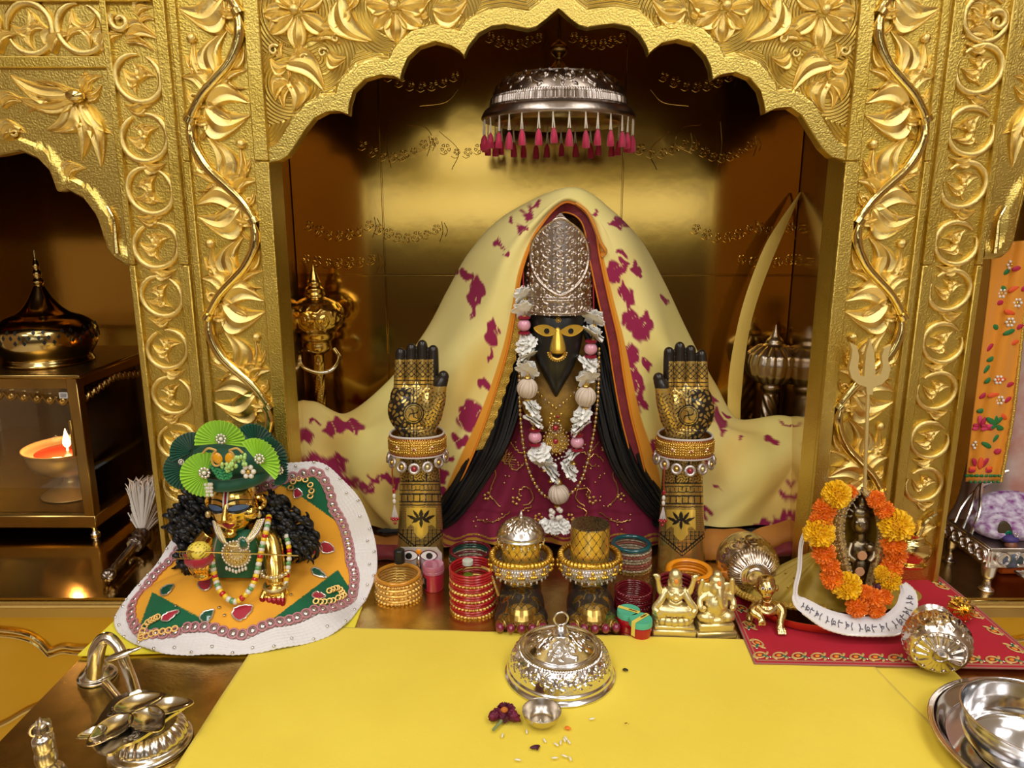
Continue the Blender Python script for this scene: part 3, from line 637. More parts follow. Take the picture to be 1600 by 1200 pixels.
# gown with gold embroidery
gr = [(560, 790, 950, 1.10), (620, 778, 962, 1.10), (680, 752, 980, 1.094), (730, 728, 996, 1.092), (775, 700, 1016, 1.09), (810, 672, 1034, 1.086), (835, 664, 1044, 1.08), (851, 668, 1042, 1.076)]
gg = []
for py, xl, xr, d in spline(gr, 90):
    row = []
    for s in np.linspace(0, 1, 150):
        amp = max(0, (py-660)/190); fold = amp*(.006*math.sin(s*31+py*.01)+.004*math.sin(s*57+1.3))
        dd = d-.05*math.sin(PI*s)**.8*(.25 if py > 800 else .3)+fold
        q = P(xl+(xr-xl)*s, py+amp*4*math.sin(s*23), dd); q[2] = max(q[2], .002); row.append(q)
    gg.append(row)
gg = np.array(gg); pp = proj(gg.reshape(-1, 3)); MAR = np.array(lin(122, 10, 50)+(0,)); colr = np.tile(MAR, (len(pp), 1)); GT = np.array(lin(196, 150, 60)+(.8,))
hem = polydist(pp, np.array([(640+i*10, 846+4*math.sin(i*1.1)) for i in range(48)])); colr[hem < 3.0] = GT; colr[np.abs(hem-8) < 1.2] = GT
obj('gown', (sheet(gg, 0)[0], [q[::-1] for q in sheet(gg, 0)[1]]), ATTRF, idol, 180, colr)
def gsurf(px, py):
    j = np.argmin((pp[:, 0]-px)**2+(pp[:, 1]-py)**2); return gg.reshape(-1, 3)[j]+np.array([0, -.0022, .0006])
EMB = M('gold_embroidery', (.72, .46, .16), .9, .35, [(900, .4, 'noise')])
def emb_curve(pts, r=.0010, n=24): return tube([gsurf(a, b) for a, b in spline(pts, n)], r, 6)
em = MB()
def sp2(x, y, R, a0, sg, turns=.9):
    t = np.linspace(0, 1, 16); a = a0+sg*turns*2*PI*t; rr = R*(1-.75*t); return list(zip(x+rr*np.cos(a), y+rr*np.sin(a)))
for s in (-1, 1):
    c = 866
    for pts in (sp2(c+s*48, 772, 18, PI*.5, s), sp2(c+s*62, 722, 14, 0, -s), [(c+s*105, 700), (c+s*92, 740), (c+s*100, 770), (c+s*84, 792)], [(c+s*30, 700), (c+s*52, 708), (c+s*70, 690)], sp2(c+s*95, 690, 12, 1, s), [(c+s*35, 790), (c+s*50, 800), (c+s*40, 825)], sp2(c+s*112, 745, 9, 2, s), [(c+s*70, 800), (c+s*95, 815), (c+s*120, 812)]): em.add(*emb_curve(pts))
    for k in range(46):
        px = c+s*rs.uniform(40, 128); py = rs.uniform(680, 838)
        if abs(px-c) < (py-560)*.5: em.add(*ell(gsurf(px, py), (.0016, .001, .0016), 6, 5))
    for (fx, fy) in ((c+s*60, 782), (c+s*100, 735), (c+s*104, 775), (c+s*80, 700), (c+s*25, 808)):
        for q in range(5): em.add(*ell(gsurf(fx+5*math.cos(q*1.257), fy+5*math.sin(q*1.257)), (.0028, .0012, .0022), 8, 6))
obj('embroidery', em, EMB, idol)['kind'] = 'stuff'
# peacock-feather motif at the left
pk = MB()
for k in range(15):
    a = -.35+k*.12*1.6; pk.add(*emb_curve([(784+3*math.cos(a), 722-3*math.sin(a)), (784+22*math.cos(a), 722-20*math.sin(a))], .0006, 6))
obj('feather_motif', pk, EMB, idol)['kind'] = 'stuff'
# long black hair
hr = MB()
def lock(pts, n, wpx, r0, seed):
    q = random.Random(seed); P0 = spline(np.array([P(a, b, d) for a, b, d in pts]), 26); k = S(P0[10])
    W_ = np.interp(np.linspace(0, 1, 26), np.linspace(0, 1, len(wpx)), wpx)
    for i in range(n):
        o = q.uniform(-1, 1); dd = q.uniform(-.006, .006); ph = q.uniform(0, 6); tt = np.linspace(0, 1, 26)
        pt = P0.copy(); pt[:, 0] += k*W_*(o+.06*np.sin(tt*9+ph)); pt[:, 1] += dd+.006*abs(o); pt[:, 2] += .002*np.sin(tt*7+ph)
        pt[:, 2] = np.maximum(pt[:, 2], .004); hr.add(*tube(pt, r0*np.interp(tt, [0, .1, .8, 1], [.7, 1, 1, .35]), 6))
lock([(845, 470, 1.085), (812, 540, 1.078), (792, 610, 1.072), (768, 690, 1.066), (730, 760, 1.062), (680, 820, 1.068), (600, 832, 1.075)], 60, [14, 22, 27, 28, 26, 22, 12], .0034, 1)
lock([(905, 470, 1.085), (936, 540, 1.078), (950, 610, 1.072), (968, 690, 1.066), (994, 750, 1.064), (1050, 815, 1.068), (1140, 838, 1.075)], 60, [14, 20, 25, 26, 24, 20, 12], .0034, 2)
lock([(1030, 820, 1.07), (1090, 830, 1.072), (1160, 835, 1.075), (1190, 832, 1.075)], 22, [10, 12, 12, 4], .003, 3)
obj('hair', hr, HAIR, idol, 60)
# ================================================================== silver crown
ck = scroll_canvas(390, 495, 7, 9, False)
for s in (-1, 1):
    t = np.linspace(0, 1, 50); ck.path(np.stack([130+s*(118*np.sin(PI*(.12+.5*t))**.8*(1-t*.35)-s*0), 20+230*t*.98], -1) if False else np.stack([195+s*142*np.sin(PI*t)**.7, 22+375*t], -1), 7, 7, 1.3)
for y in (408, 420, 482): ck.path([(0, y), (389, y)], 4, 4, 1.1)
n_r, n_c = 260, 240; cg = np.zeros((n_r, n_c, 3))
prow = spline([(333, 1.0), (344, 9), (356, 22), (372, 34), (392, 45), (425, 52), (460, 54), (489, 54)], n_r)
for i, (py, hw) in enumerate(prow):
    s = np.linspace(-1, 1, n_c); q0 = P(873.5, py, 1.045); k = S(q0); v_ = (py-333)/156
    aa = s*hw/54*1.25; Rr = 54*k/math.sin(1.25)
    hgt = ck.sample(.5+.5*s*hw/54, np.full(n_c, v_))
    rad = Rr+.0016*hgt
    cg[i, :, 0] = q0[0]+rad*np.sin(aa); cg[i, :, 1] = 1.045+.047-rad*np.cos(aa)-.028; cg[i, :, 2] = q0[2]
crown = tag(obj('crown', (lambda a: (a[0], [q[::-1] for q in a[1]]))(sheet(cg, -.002)), M('rose_silver', (.50, .42, .36), 1, .30, [(220, .2, 'noise')]), None, 60), 'tall pointed chased silver crown plate above the black face', 'crown')
# ================================================================== veil (tie-dyed cloak)
IN = [(884, 316, 1.035), (842, 358, 1.035), (817, 418, 1.035), (806, 480, 1.04), (795, 540, 1.048), (778, 600, 1.056), (758, 660, 1.058), (738, 712, 1.060), (714, 764, 1.066), (698, 810, 1.075)]
MI = [(888, 303, 1.03), (822, 348, 1.04), (780, 405, 1.05), (758, 468, 1.06), (733, 535, 1.068), (700, 605, 1.078), (655, 670, 1.085), (600, 720, 1.088), (585, 775, 1.085), (625, 832, 1.08)]
OU = [(893, 294, 1.07), (792, 337, 1.12), (737, 393, 1.15), (702, 455, 1.17), (667, 520, 1.18), (610, 600, 1.18), (545, 651, 1.17), (490, 634, 1.17), (458, 655, 1.16), (500, 800, 1.10)]
BK = [(898, 300, 1.14), (800, 370, 1.20), (750, 430, 1.22), (715, 490, 1.225), (680, 550, 1.23), (630, 640, 1.235), (560, 700, 1.235), (500, 690, 1.235), (470, 720, 1.235), (520, 800, 1.20)]
INr = [(884, 316, 1.035), (925, 345, 1.035), (938, 405, 1.035), (952, 470, 1.04), (966, 530, 1.046), (975, 590, 1.052), (986, 650, 1.056), (1000, 705, 1.060), (1012, 757, 1.066), (1022, 806, 1.076)]
MIr = [(888, 303, 1.03), (945, 345, 1.04), (978, 405, 1.05), (1004, 465, 1.06), (1030, 530, 1.068), (1065, 600, 1.078), (1095, 660, 1.085), (1140, 710, 1.088), (1170, 765, 1.08), (1120, 822, 1.078)]
OUr = [(893, 294, 1.07), (957, 326, 1.12), (1002, 372, 1.15), (1036, 438, 1.17), (1070, 515, 1.18), (1108, 595, 1.18), (1146, 662, 1.17), (1225, 660, 1.15), (1272, 690, 1.078), (1258, 826, 1.07)]
BKr = [(898, 300, 1.14), (950, 360, 1.20), (995, 420, 1.22), (1030, 490, 1.225), (1065, 560, 1.23), (1100, 640, 1.235), (1140, 690, 1.235), (1200, 700, 1.235), (1238, 730, 1.20), (1225, 820, 1.18)]
def both(a, b): return np.array([P(*q) for q in a[::-1]]+[P(*q) for q in b[1:]])
st_ = [both(IN, INr), both(MI, MIr), both(OU, OUr), both(BK, BKr)]
NU, NV = 420, 170
us = [spline(s, NU) for s in st_]
cl = np.array([spline(np.array([u[i] for u in us]), NV) for i in range(NU)])      # NU x NV x 3
uu, vv_ = np.meshgrid(np.linspace(-1, 1, NU), np.linspace(0, 1, NV), indexing='ij')
du = np.gradient(cl, axis=0); dv = np.gradient(cl, axis=1); nn_ = np.cross(du, dv); nn_ /= np.linalg.norm(nn_, axis=-1)[..., None]+1e-9
if nn_[NU//4, NV//4, 1] > 0: nn_ = -nn_
amp = np.clip((np.abs(uu)-.35)/.5, 0, 1)*np.sin(PI*np.clip(vv_, 0, 1))**.6
fold = amp*(.0125*np.sin(vv_*17+uu*3*np.sign(uu))+.005*np.sin(vv_*29+uu*9)+.004*np.sin(uu*16+vv_*6))+(1-amp)*.0032*np.sin(vv_*15+uu*7)*np.clip(vv_*4, 0, 1)
cl = cl+nn_*fold[..., None]
cl[..., 2] = np.maximum(cl[..., 2], .006)
cp = proj(cl.reshape(-1, 3)); base = np.tile(np.array(lin(242, 226, 146)+(0,)), (len(cp), 1))
nz1 = np.sin(cp[:, 0]*.021+1)*np.sin(cp[:, 1]*.017+.6)+.6*np.sin(cp[:, 0]*.05+cp[:, 1]*.037)
am = np.clip((nz1-.1)*.8+np.clip((cp[:, 1]-560)/300, -.3, .7), 0, 1)[:, None]; base[:, :3] = base[:, :3]*(1-am*.6)+np.array(lin(226, 182, 76))*am*.6
am2 = np.clip(np.sin(cp[:, 0]*.03+cp[:, 1]*.011+2)*.7-.2, 0, 1)[:, None]; base[:, :3] = base[:, :3]*(1-am2*.5)+np.array(lin(236, 226, 112))*am2*.5
dye = [(838, 318, 10, 6), (800, 345, 6, 6), (815, 358, 12, 8), (826, 335, 8, 14), (730, 430, 10, 8), (745, 452, 12, 22), (738, 480, 6, 22), (768, 518, 9, 24), (712, 425, 8, 5), (735, 650, 22, 26), (722, 690, 16, 12), (700, 715, 10, 6), (690, 745, 14, 14), (765, 555, 5, 14), (755, 600, 8, 10),
       (540, 665, 28, 11), (515, 672, 12, 8), (474, 680, 16, 9), (490, 718, 20, 10), (520, 733, 24, 16), (545, 755, 22, 12), (530, 720, 14, 9), (575, 762, 13, 10), (588, 748, 10, 7), (603, 747, 9, 8), (620, 755, 10, 12), (490, 660, 8, 4), (700, 770, 12, 8), (778, 380, 7, 10), (790, 395, 6, 6),
       (965, 348, 16, 8), (958, 425, 14, 18), (975, 415, 8, 10), (995, 420, 7, 11), (970, 395, 6, 6), (985, 500, 14, 16), (1000, 515, 16, 18), (1010, 498, 10, 12), (985, 470, 8, 20), (975, 455, 6, 16), (985, 555, 14, 18), (990, 590, 13, 20), (1000, 620, 10, 24), (1010, 570, 6, 8), (1045, 655, 0, 0), (1113, 625, 7, 6), (1118, 648, 10, 14), (1128, 660, 8, 7), (1130, 676, 8, 6), (1125, 668, 4, 4), (1136, 650, 4, 4), (1158, 685, 5, 5),
       (1205, 688, 10, 6), (1252, 757, 19, 16), (1240, 775, 20, 8), (1262, 748, 8, 10), (1215, 818, 22, 12), (1195, 825, 18, 10), (1235, 805, 16, 8), (1100, 800, 9, 10), (1120, 762, 5, 4), (1105, 725, 7, 6), (1230, 663, 8, 3), (1020, 700, 12, 14), (1012, 735, 9, 10), (1040, 470, 5, 5), (930, 332, 8, 5)]
f_ = np.zeros(len(cp)); wob = 6*np.sin(cp[:, 0]*.19+cp[:, 1]*.11)+5*np.sin(cp[:, 0]*.31-cp[:, 1]*.23+1)
for (x, y, a, b) in dye:
    if a: f_ = np.maximum(f_, 1.35-np.sqrt(((cp[:, 0]+wob*.55-x)/a)**2+((cp[:, 1]+wob*.5-y)/b)**2))
f_ -= .55*np.clip(1-np.abs(np.sin(cp[:, 0]*.11+cp[:, 1]*.07+1.5*np.sin(cp[:, 1]*.09)))/.12, 0, 1)
front = (vv_.ravel() < .80)
dm = (np.clip((f_-.3)/.16, 0, 1)*front)[:, None]; base[:, :3] = base[:, :3]*(1-dm)+np.array(lin(150, 22, 74))*dm
# orange edge strip and gold lace next to the opening
ed = vv_.ravel(); base[ed < .045] = (*lin(222, 150, 40), 0)
cv, cf = sheet(cl, .0)
clf = [q if True else q for q in cf]
veil = thing('veil', 'pale yellow tie-dyed veil with magenta blotches draped over the idol', 'veil', (HX, 1.15, 0))
obj('cloth', (cv, clf), ATTRF, veil, 180, base)
LACE = M('gold_lace', (.62, .40, .07), .7, .4, [(700, .8, 'voro')])
MARL = M('maroon_silk', lin(112, 20, 34), 0, .6, [(700, .4, 'noise')], (50, lin(134, 34, 40)), sheen=.2)
inner = us[0]
def strip(rng, w0, w1, dy, name, mat, wave=0.0, tz=0.0):
    rows_ = []
    for j, i in enumerate(rng):
        p = inner[i]; t = us[1][i]-us[0][i]; t = t/np.linalg.norm(t)
        rows_.append([p-t*w0+np.array([0, dy, 0]), p-t*(w0*.5+w1*.5+wave*math.sin(j*.9))+np.array([0, dy+.002, tz]), p-t*(w1+wave*math.sin(j*.9))+np.array([0, dy+.005, tz])])
    return sheet(np.array(rows_), .0012)
nI = NU//2
obj('gold_lace_border', strip(range(int(NU*.12), int(NU*.36)), -.001, .016, .001, 'l', LACE, .0012), LACE, veil, 60)
obj('maroon_border', strip(range(int(NU*.44), int(NU*.93)), -.002, .017, .001, 'm', MARL, .0006), MARL, veil, 60)
ORT = M('orange_piping', lin(226, 132, 24), 0, .6)
obj('piping', tube(inner[4:NU-4]+np.array([0, -.001, 0]), .0016, 6), ORT, veil)
in2 = np.array([us[0][i]-(us[1][i]-us[0][i])/np.linalg.norm(us[1][i]-us[0][i])*.0165+np.array([0, .004, 0]) for i in range(int(NU*.44), int(NU*.93))])
obj('piping', tube(in2, .0011, 6), ORT, veil)
# folded-in layers of the veil over the crown, coloured orange and maroon
for j, (off, mat_, m0) in enumerate(((0, M('orange_silk', lin(216, 140, 36), 0, .65, sheen=.2), 0), (1, MARL, 0))):
    rows_ = []
    for a, b in (([(818, 395), (846, 350), (872, 324), (893, 312), (915, 322), (930, 350), (938, 385)], 1.036), ([(824, 400), (850, 356), (874, 331), (894, 321), (910, 330), (922, 356), (930, 390)], 1.05), ([(828, 410), (853, 366), (876, 341), (894, 333), (906, 340), (916, 362), (924, 396)], 1.072)):
        sh = off*8; rows_.append([P(872+(x-872)*(1-.10*off), y+sh*.8, b+.006*off) for x, y in spline(a, 44)])
    gsh = np.array([spline(np.array(rows_)[:, i], 10) for i in range(44)])
    gsh[..., 1] += .002*np.sin(np.linspace(0, 25, 44))[:, None]
    obj('folded_edge', sheet(gsh, .0015), mat_, veil, 60)
rr_ = [P(x, y, d) for x, y, d in spline([(900, 318, 1.03), (916, 330, 1.026), (928, 352, 1.026), (938, 378, 1.028), (946, 392, 1.032), (940, 398, 1.036)], 24)]
obj('folded_edge', tube(rr_, np.linspace(.0045, .006, 24), 8, flat=.5), bpy.data.materials['orange_silk'], veil)
# lower hem of the veil: an ochre lining fold on each side
OCH = M('ochre_lining', lin(186, 122, 36), 0, .7, [(300, .3, 'noise')], (18, lin(160, 96, 24)), sheen=.15)
def fold_hem(pts_t, pts_b, mat_, nm, d1, d2):
    a = np.array([P(x, y, d1) for x, y in spline(pts_t, 40)]); b = np.array([P(x, y, d2) for x, y in spline(pts_b, 40)])
    rows_ = []
    for t in np.linspace(0, 1, 12):
        r = a*(1-t)+b*t; r[:, 1] -= .012*math.sin(PI*t); r[:, 2] += .002*np.sin(np.linspace(0, 14, 40)+t*3); rows_.append(r)
    g_ = np.array(rows_); g_[..., 2] = np.maximum(g_[..., 2], .003); return obj(nm, sheet(g_, .0015), mat_, veil, 60)
fold_hem([(560, 832), (600, 838), (640, 834), (690, 838)], [(560, 868), (600, 860), (640, 866), (690, 862)], OCH, 'hem_fold', 1.075, 1.06)
fold_hem([(1090, 832), (1130, 826), (1170, 832), (1215, 846)], [(1085, 880), (1130, 872), (1170, 868), (1210, 850)], OCH, 'hem_fold', 1.07, 1.035)
fold_hem([(1170, 835), (1210, 818), (1250, 812), (1275, 806)], [(1180, 872), (1220, 856), (1260, 842), (1290, 832)], OCH, 'hem_fold', 1.06, 1.04)
fold_hem([(1150, 868), (1200, 852), (1240, 838), (1275, 830)], [(1160, 884), (1205, 872), (1245, 862), (1280, 850)], MARL, 'hem_fold', 1.045, 1.03)
fold_hem([(560, 855), (600, 850), (640, 858), (690, 856)], [(560, 884), (600, 876), (640, 880), (690, 876)], MARL, 'hem_fold', 1.05, 1.04)
# ================================================================== flower garland
gar = thing('flower_garland', 'long garland of white cloth flowers, pink beads and pearl balls around the neck', 'garland', tuple(P(868, 830, 1.03)))
PINK = M('pink_marbled_bead', lin(214, 130, 160), 0, .2, None, (160, lin(240, 190, 205)), coat=.5)
REDST = M('red_rhinestone_ring', lin(196, 40, 70), .2, .3, [(900, .9, 'voro')])
GB = M('gold_bead', (.72, .50, .14), 1, .3)
def flowermesh(seed):
    q = random.Random(seed); mb = MB()
    for layer, (n, R, tilt, zz) in enumerate(((7, 1.0, .15, -.12), (6, .85, .35, .1), (5, .6, .7, .28), (3, .35, 1.0, .4))):
        for k in range(n):
            a = 2*PI*(k+.5*layer)/n+q.uniform(-.2, .2); t = np.linspace(0, 1, 6); s = np.linspace(-1, 1, 5)
            L_ = R*q.uniform(.9, 1.1); wd = .42*np.sin(PI*np.clip(t*.8+.16, 0, 1))**.6
            xx = L_*t[:, None]*math.cos(tilt*.7)+0*s[None]; yy = wd[:, None]*s[None]; z_ = L_*t[:, None]*math.sin(tilt*.7)+.12*s[None]**2*np.cos(3*t[:, None])+q.uniform(-.12, .12)*t[:, None]**2+.1*np.sin(6*s[None]+k)*t[:, None]
            mb.add(*xf(sheet(np.stack([xx, yy, z_], -1), .03), (0, 0, zz), (0, 0, a)))
    return mesh('cloth_flower', mb.V(), mb.f, WHITEF, 60)
FM = [flowermesh(i) for i in range(4)]
PKM = mesh('pink_bead', *ell((0, 0, 0), 1, 20, 14), PINK, 180)
rt = MB(); rt.add(*torus(.8, .28, 20, 8))
RTM = mesh('rhinestone_ring', rt.V(), rt.f, REDST, 60)
PBM = mesh('pearl_ball', *(lambda q: (q[0]*(1+.035*np.cos(16*np.arctan2(q[0][:, 1], q[0][:, 0])))[:, None], q[1]))(ell((0, 0, 0), 1, 128, 26)), M('ribbed_pearl', lin(214, 196, 176), 0, .4, [(300, .3, 'noise')], None), 180)
CAPM = mesh('bead_cap', *lathe([(.2, -.35), (.6, -.2), (.62, 0), (.45, .15), (.2, .4)], 16), GB, 60)
seqL = [(818, 462, 'f'), (820, 484, 'f'), (819, 508, 'p'), (823, 536, 'f'), (824, 556, 'f'), (825, 578, 'f'), (824, 607, 'b'), (830, 637, 'f'), (833, 659, 'f'), (836, 683, 'p'), (843, 706, 'f'), (851, 724, 'f'), (861, 741, 'f')]
seqR = [(928, 498, 'f'), (927, 521, 'f'), (923, 545, 'p'), (920, 569, 'f'), (918, 590, 'f'), (915, 620, 'b'), (910, 648, 'f'), (906, 670, 'f'), (902, 691, 'p'), (896, 713, 'f'), (888, 734, 'f')]
gi = 0
def gd(py): return 1.035 if py < 600 else 1.030 if py < 700 else 1.034+max(0, (py-700))*.00012
for seq in (seqL, seqR):
    cpts = [P(a, b, gd(b)) for a, b, _ in seq]
    obj('cord', tube(spline(cpts, 60), .0008, 6), GB, gar)
    obj('red_cord', tube([P(seq[0][0]-1, seq[0][1]-70, 1.04), cpts[0]], .0009, 6), M('red_thread', lin(170, 30, 40), 0, .7), gar)
    for (a, b, k_) in seq:
        c = P(a, b, gd(b)); s = S(c); l = c-org(gar); gi += 1
        if k_ == 'f':
            o = link('cloth_flower', FM[gi % 4], gar, l, (.75+rs.uniform(-.2, .2), rs.uniform(-.35, .35), rs.uniform(0, 6)), (19.5*s, 19.5*s, 17*s))
            link('bead_cap', CAPM, gar, l-np.array([0, 0, 11*s]), (0, 0, 0), (8*s, 8*s, 8*s))
        elif k_ == 'p':
            link('pink_bead', PKM, gar, l, (0, 0, 0), (10.5*s, 10.5*s, 10*s))
            for z_ in (-12, 12): link('rhinestone_ring', RTM, gar, l+np.array([0, 0, z_*s]), (0, 0, 0), (9*s, 9*s, 9*s))
        else:
            link('pearl_ball', PBM, gar, l, (.1, .2, 0), (16*s, 16*s, 16*s))
            for z_ in (-18, 18): link('bead_cap', CAPM, gar, l+np.array([0, 0, z_*s]), (0 if z_ > 0 else PI, 0, 0), (10*s, 10*s, 8*s))
c = P(873, 772, 1.04); s = S(c); l = c-org(gar); link('pearl_ball', PBM, gar, l, (.1, -.3, 0), (16*s, 16*s, 16*s))
link('bead_cap', CAPM, gar, l+np.array([0, 0, 20*s]), (0, 0, 0), (9*s, 9*s, 16*s)); link('bead_cap', CAPM, gar, l-np.array([.002, 0, 20*s]), (PI, 0, 0), (9*s, 9*s, 10*s))
for k in range(9):
    q = P(868+rs.uniform(-11, 11), 802+rs.uniform(-8, 8), 1.036); obj('pearl', ell(q, 4.2*s, 10, 8), PEARL, gar)
for dx in (-14, 0, 13): link('cloth_flower', FM[2], gar, P(866+dx, 822, 1.042)-org(gar), (.5, .2, dx), (16*s, 15*s, 14*s))
# ================================================================== necklaces
GEM = M('ruby', (.35, .004, .02), 0, .08, coat=.8)
CRY = M('champagne_crystal', lin(190, 160, 130), .5, .18)
def chain(name, label, pts, n, r, mats, d, cat='necklace'):
    pth = spline([P(a, b, d) for a, b in pts], n*4); L = np.concatenate([[0], np.cumsum(np.linalg.norm(np.diff(pth, axis=0), axis=1))]); t = np.linspace(0, L[-1], n)
    q = np.stack([np.interp(t, L, pth[:, i]) for i in range(3)], -1)
    th = thing(name, label, cat, tuple(q[n//2])); ms = [mesh('bead', *ell((0, 0, 0), r, 10, 7), m_, 180) for m_ in mats]
    for k in range(n): link('bead', ms[k % len(ms)], th, q[k]-org(th))
    obj('string', tube(pth, r*.3, 5), GB, th); return th
cn1 = chain('crystal_necklace', 'long champagne crystal bead chain hanging outside the white garland', [(812, 540), (812, 620), (816, 680), (825, 730), (842, 765), (860, 778), (884, 776), (908, 750), (925, 690), (934, 620), (936, 545)], 80, .0029, [CRY, GB], 1.05)
nk = thing('gold_necklace', 'gold kundan necklace with ruby pendant below the idol\'s chin', 'necklace', tuple(P(868, 700, 1.045)))
gset = []
def gem(px, py, r, m, d=1.046, nm='bead'): obj(nm, ell(P(px, py, d), (r, r*.7, r), 10, 7), m, nk, 180)
for row in range(5):
    y0 = 632+row*9
    for k in range(15-row):
        u = (k-(14-row)/2)/((14-row)/2); gem(869+u*(40-row*6), y0+12*(1-u*u)+(0 if row else -6)-abs(u)*(26-row*3), .0022 if (k+row) % 3 else .0027, GB if (k+row) % 4 else (GEM if row % 2 else CRY), 1.046-row*.001+.012*abs(u))
gem(868, 669, .0045, GEM, 1.040); 
for k in range(12): gem(868+9*math.cos(k*PI/6), 669+8*math.sin(k*PI/6), .0018, CRY, 1.041)
for ring, (R_, n_, r_) in enumerate(((9, 10, .0019), (15, 16, .002), (20, 20, .0018))):
    for k in range(n_):
        a = 2*PI*k/n_; x = R_*math.cos(a); y = R_*math.sin(a)*1.05
        gem(869+x, 690+y-(abs(x)*.1), r_, (CRY, GB, GB)[k % 3], 1.044)
gem(868, 690, .0042, GEM, 1.041)
for k in range(5): gem(858+5*k, 714+(2-abs(k-2))*2.5, .0016, PEARL, 1.044)
obj('backplate', xf(lathe([(.0005, 0), (.019, 0), (.017, .002), (.0005, .003)], 24), P(869, 690, 1.048), (PI/2, 0, 0)), GB, nk)
# ================================================================== blessing hands
GP = np.array((.70, .48, .13, .8)); INK = np.array((.022, .016, .012, .15))
def box2(x, y, cx, cy, hw, hh): return (np.abs(x-cx) < hw) & (np.abs(y-cy) < hh)
def swas(x, y, R):
    r = np.hypot(x, y); m = np.zeros(len(x), bool)
    for k in range(4):
        a = k*PI/2+.12; u = x*math.cos(a)+y*math.sin(a); v = -x*math.sin(a)+y*math.cos(a)
        t = np.clip(u/R, 0, 1.2); m |= (u > -1) & (u < R*1.02) & (np.abs(v-R*.8*t**6) < 1.15+2.0*t**6)
    return m
def petalm(x, y, cx, cy, a, l, w):
    u = (x-cx)*math.cos(a)+(y-cy)*math.sin(a); v = -(x-cx)*math.sin(a)+(y-cy)*math.cos(a); t = u/l
    return (t > 0) & (t < 1) & (np.abs(v) < w*np.sin(PI*np.clip(t, 0, 1))**.8)
def floral(x, y): return np.sin(.55*x+1.4*np.sin(.3*y))*np.sin(.5*y+1.3*np.sin(.33*x+1))
def hand(m, cx, dy, d, label):
    k0 = S(P(cx, 700, d)); sg = 1 if m == 0 else -1
    W_ = lambda x, y, dd=0.0: P(cx+sg*x, y+dy, d+dd)
    pcs = [tube([(*W_(0, 860)[:2], .0)]+[W_(a, b) for a, b in ((1, 850), (1, 800), (0, 740), (-2, 690), (-4, 665))], np.array([38, 37, 34.5, 31.5, 29.5, 30])*k0, 28, flat=1)]
    pcs.append(ell(W_(-8, 642), (42*k0, 18*k0, 42*k0), 28, 20)); pcs.append(ell(W_(-8, 622), (38*k0, 14*k0, 32*k0), 28, 20)); pcs.append(ell(W_(14, 640, -.008), (22*k0, 16*k0, 32*k0), 20, 14)); pcs.append(ell(W_(-22, 645, -.004), (22*k0, 15*k0, 34*k0), 20, 14))
    for (xb, xt, yt) in ((-33, -30, 544), (-14, -13, 537), (5, 4, 532), (22, 21, 540)):
        pts = spline([W_(xb, 625), W_(xb*.98, 600, -.002), W_((xb+xt)/2, 575, -.004), W_(xt, yt+8, -.002)], 16)
        pcs.append(tube(pts, np.interp(np.linspace(0, 1, 16), [0, .5, 1], [8.6, 8.4, 8.0])*k0, 14)); pcs.append(ell(W_(xt, yt+8, -.002), (8*k0, 8*k0, 9*k0), 14, 10))
    pts = spline([W_(14, 658, -.006), W_(25, 630, -.012), W_(31, 604, -.014), W_(37, 590, -.013)], 18)
    pcs.append(tube(pts, np.interp(np.linspace(0, 1, 18), [0, .5, 1], [17, 13, 8.5])*k0, 16)); pcs.append(ell(W_(37, 588, -.013), (8.5*k0, 8.5*k0, 9*k0), 14, 10))
    v, f = fuse(pcs, .00095, 4)
    pq = proj(v); x = (pq[:, 0]-cx)*sg; y = pq[:, 1]-dy
    ink = np.zeros(len(v), bool)
    lat = (np.abs(np.sin((x+y)*.36)) < .36) | (np.abs(np.sin((x-y)*.36)) < .36)
    thumb = (x > 21) & (y < 612)
    fz = (y < 606) & ~thumb
    ink |= fz & (y < 562); ink |= fz & (y >= 565) & (y < 589) & lat; ink |= fz & (y >= 589) & (np.abs(np.sin((y-589)*.55)) < .45); ink |= fz & (y > 560) & (np.abs((x+23.5) % 18.3-9) > 8.4)
    ink |= thumb & (y < 604)
    palm = ~fz & ~thumb & (y < 686)
    fl = floral(x, y); outer = x < -14
    ink |= palm & outer & (fl < .30); ink |= palm & ~outer & (np.abs(fl) < .20); ink |= palm & (np.abs(np.abs(x+7.5)-2.5) < .8)
    r = np.hypot(x+10, y-646); med = palm & (r < 17); ink[med] = False; ink |= med & (np.abs(r-15.8) < 1.3); ink |= med & (np.abs(r-12.6) < .8) ; ink |= med & swas((x+10)*sg, -(y-646), 8.5) & (r < 12)
    arm = y >= 686
    b1 = arm & (y < 752); ink |= b1 & (np.abs(np.abs(x)-10) < 1.2); ink |= b1 & (np.abs(floral(x*1.3, y*1.3)) < .26)
    for yy, hw in ((752, 1.2), (757, 1.0), (766, 1.0), (772, 1.4), (784, 1.4), (789, 1.0)): ink |= arm & (np.abs(y-yy) < hw)
    ink |= arm & (np.abs(y-761.5) < 3) & (np.abs(np.sin(x*.5)) < .35); ink |= arm & (np.abs(y-778) < 5) & (np.abs(np.sin(x*.33)) < .3)
    pan = arm & (np.abs(x-2) < 23) & (y > 793) & (y < 826+6*np.cos(np.clip((x-2)/23, -1, 1)*PI*1.5)+ (np.abs(x-2) < 11)*10)
    low = arm & (y > 791) & ~pan
    ch = (np.abs(np.sin(x*.48)) < .34) | (np.abs(np.sin(y*.55)) < .34)
    vy = 858-np.abs(x)*.85
    ink |= low & ch & (y < vy) & (y > 826); ink |= low & (y <= 826) & (np.abs(np.sin(y*.9)) < .35); ink |= arm & (y > 800) & (np.abs(y-vy-2) < 1.8); ink |= arm & (y > 800) & (np.abs(y-vy-8) < 1.2)
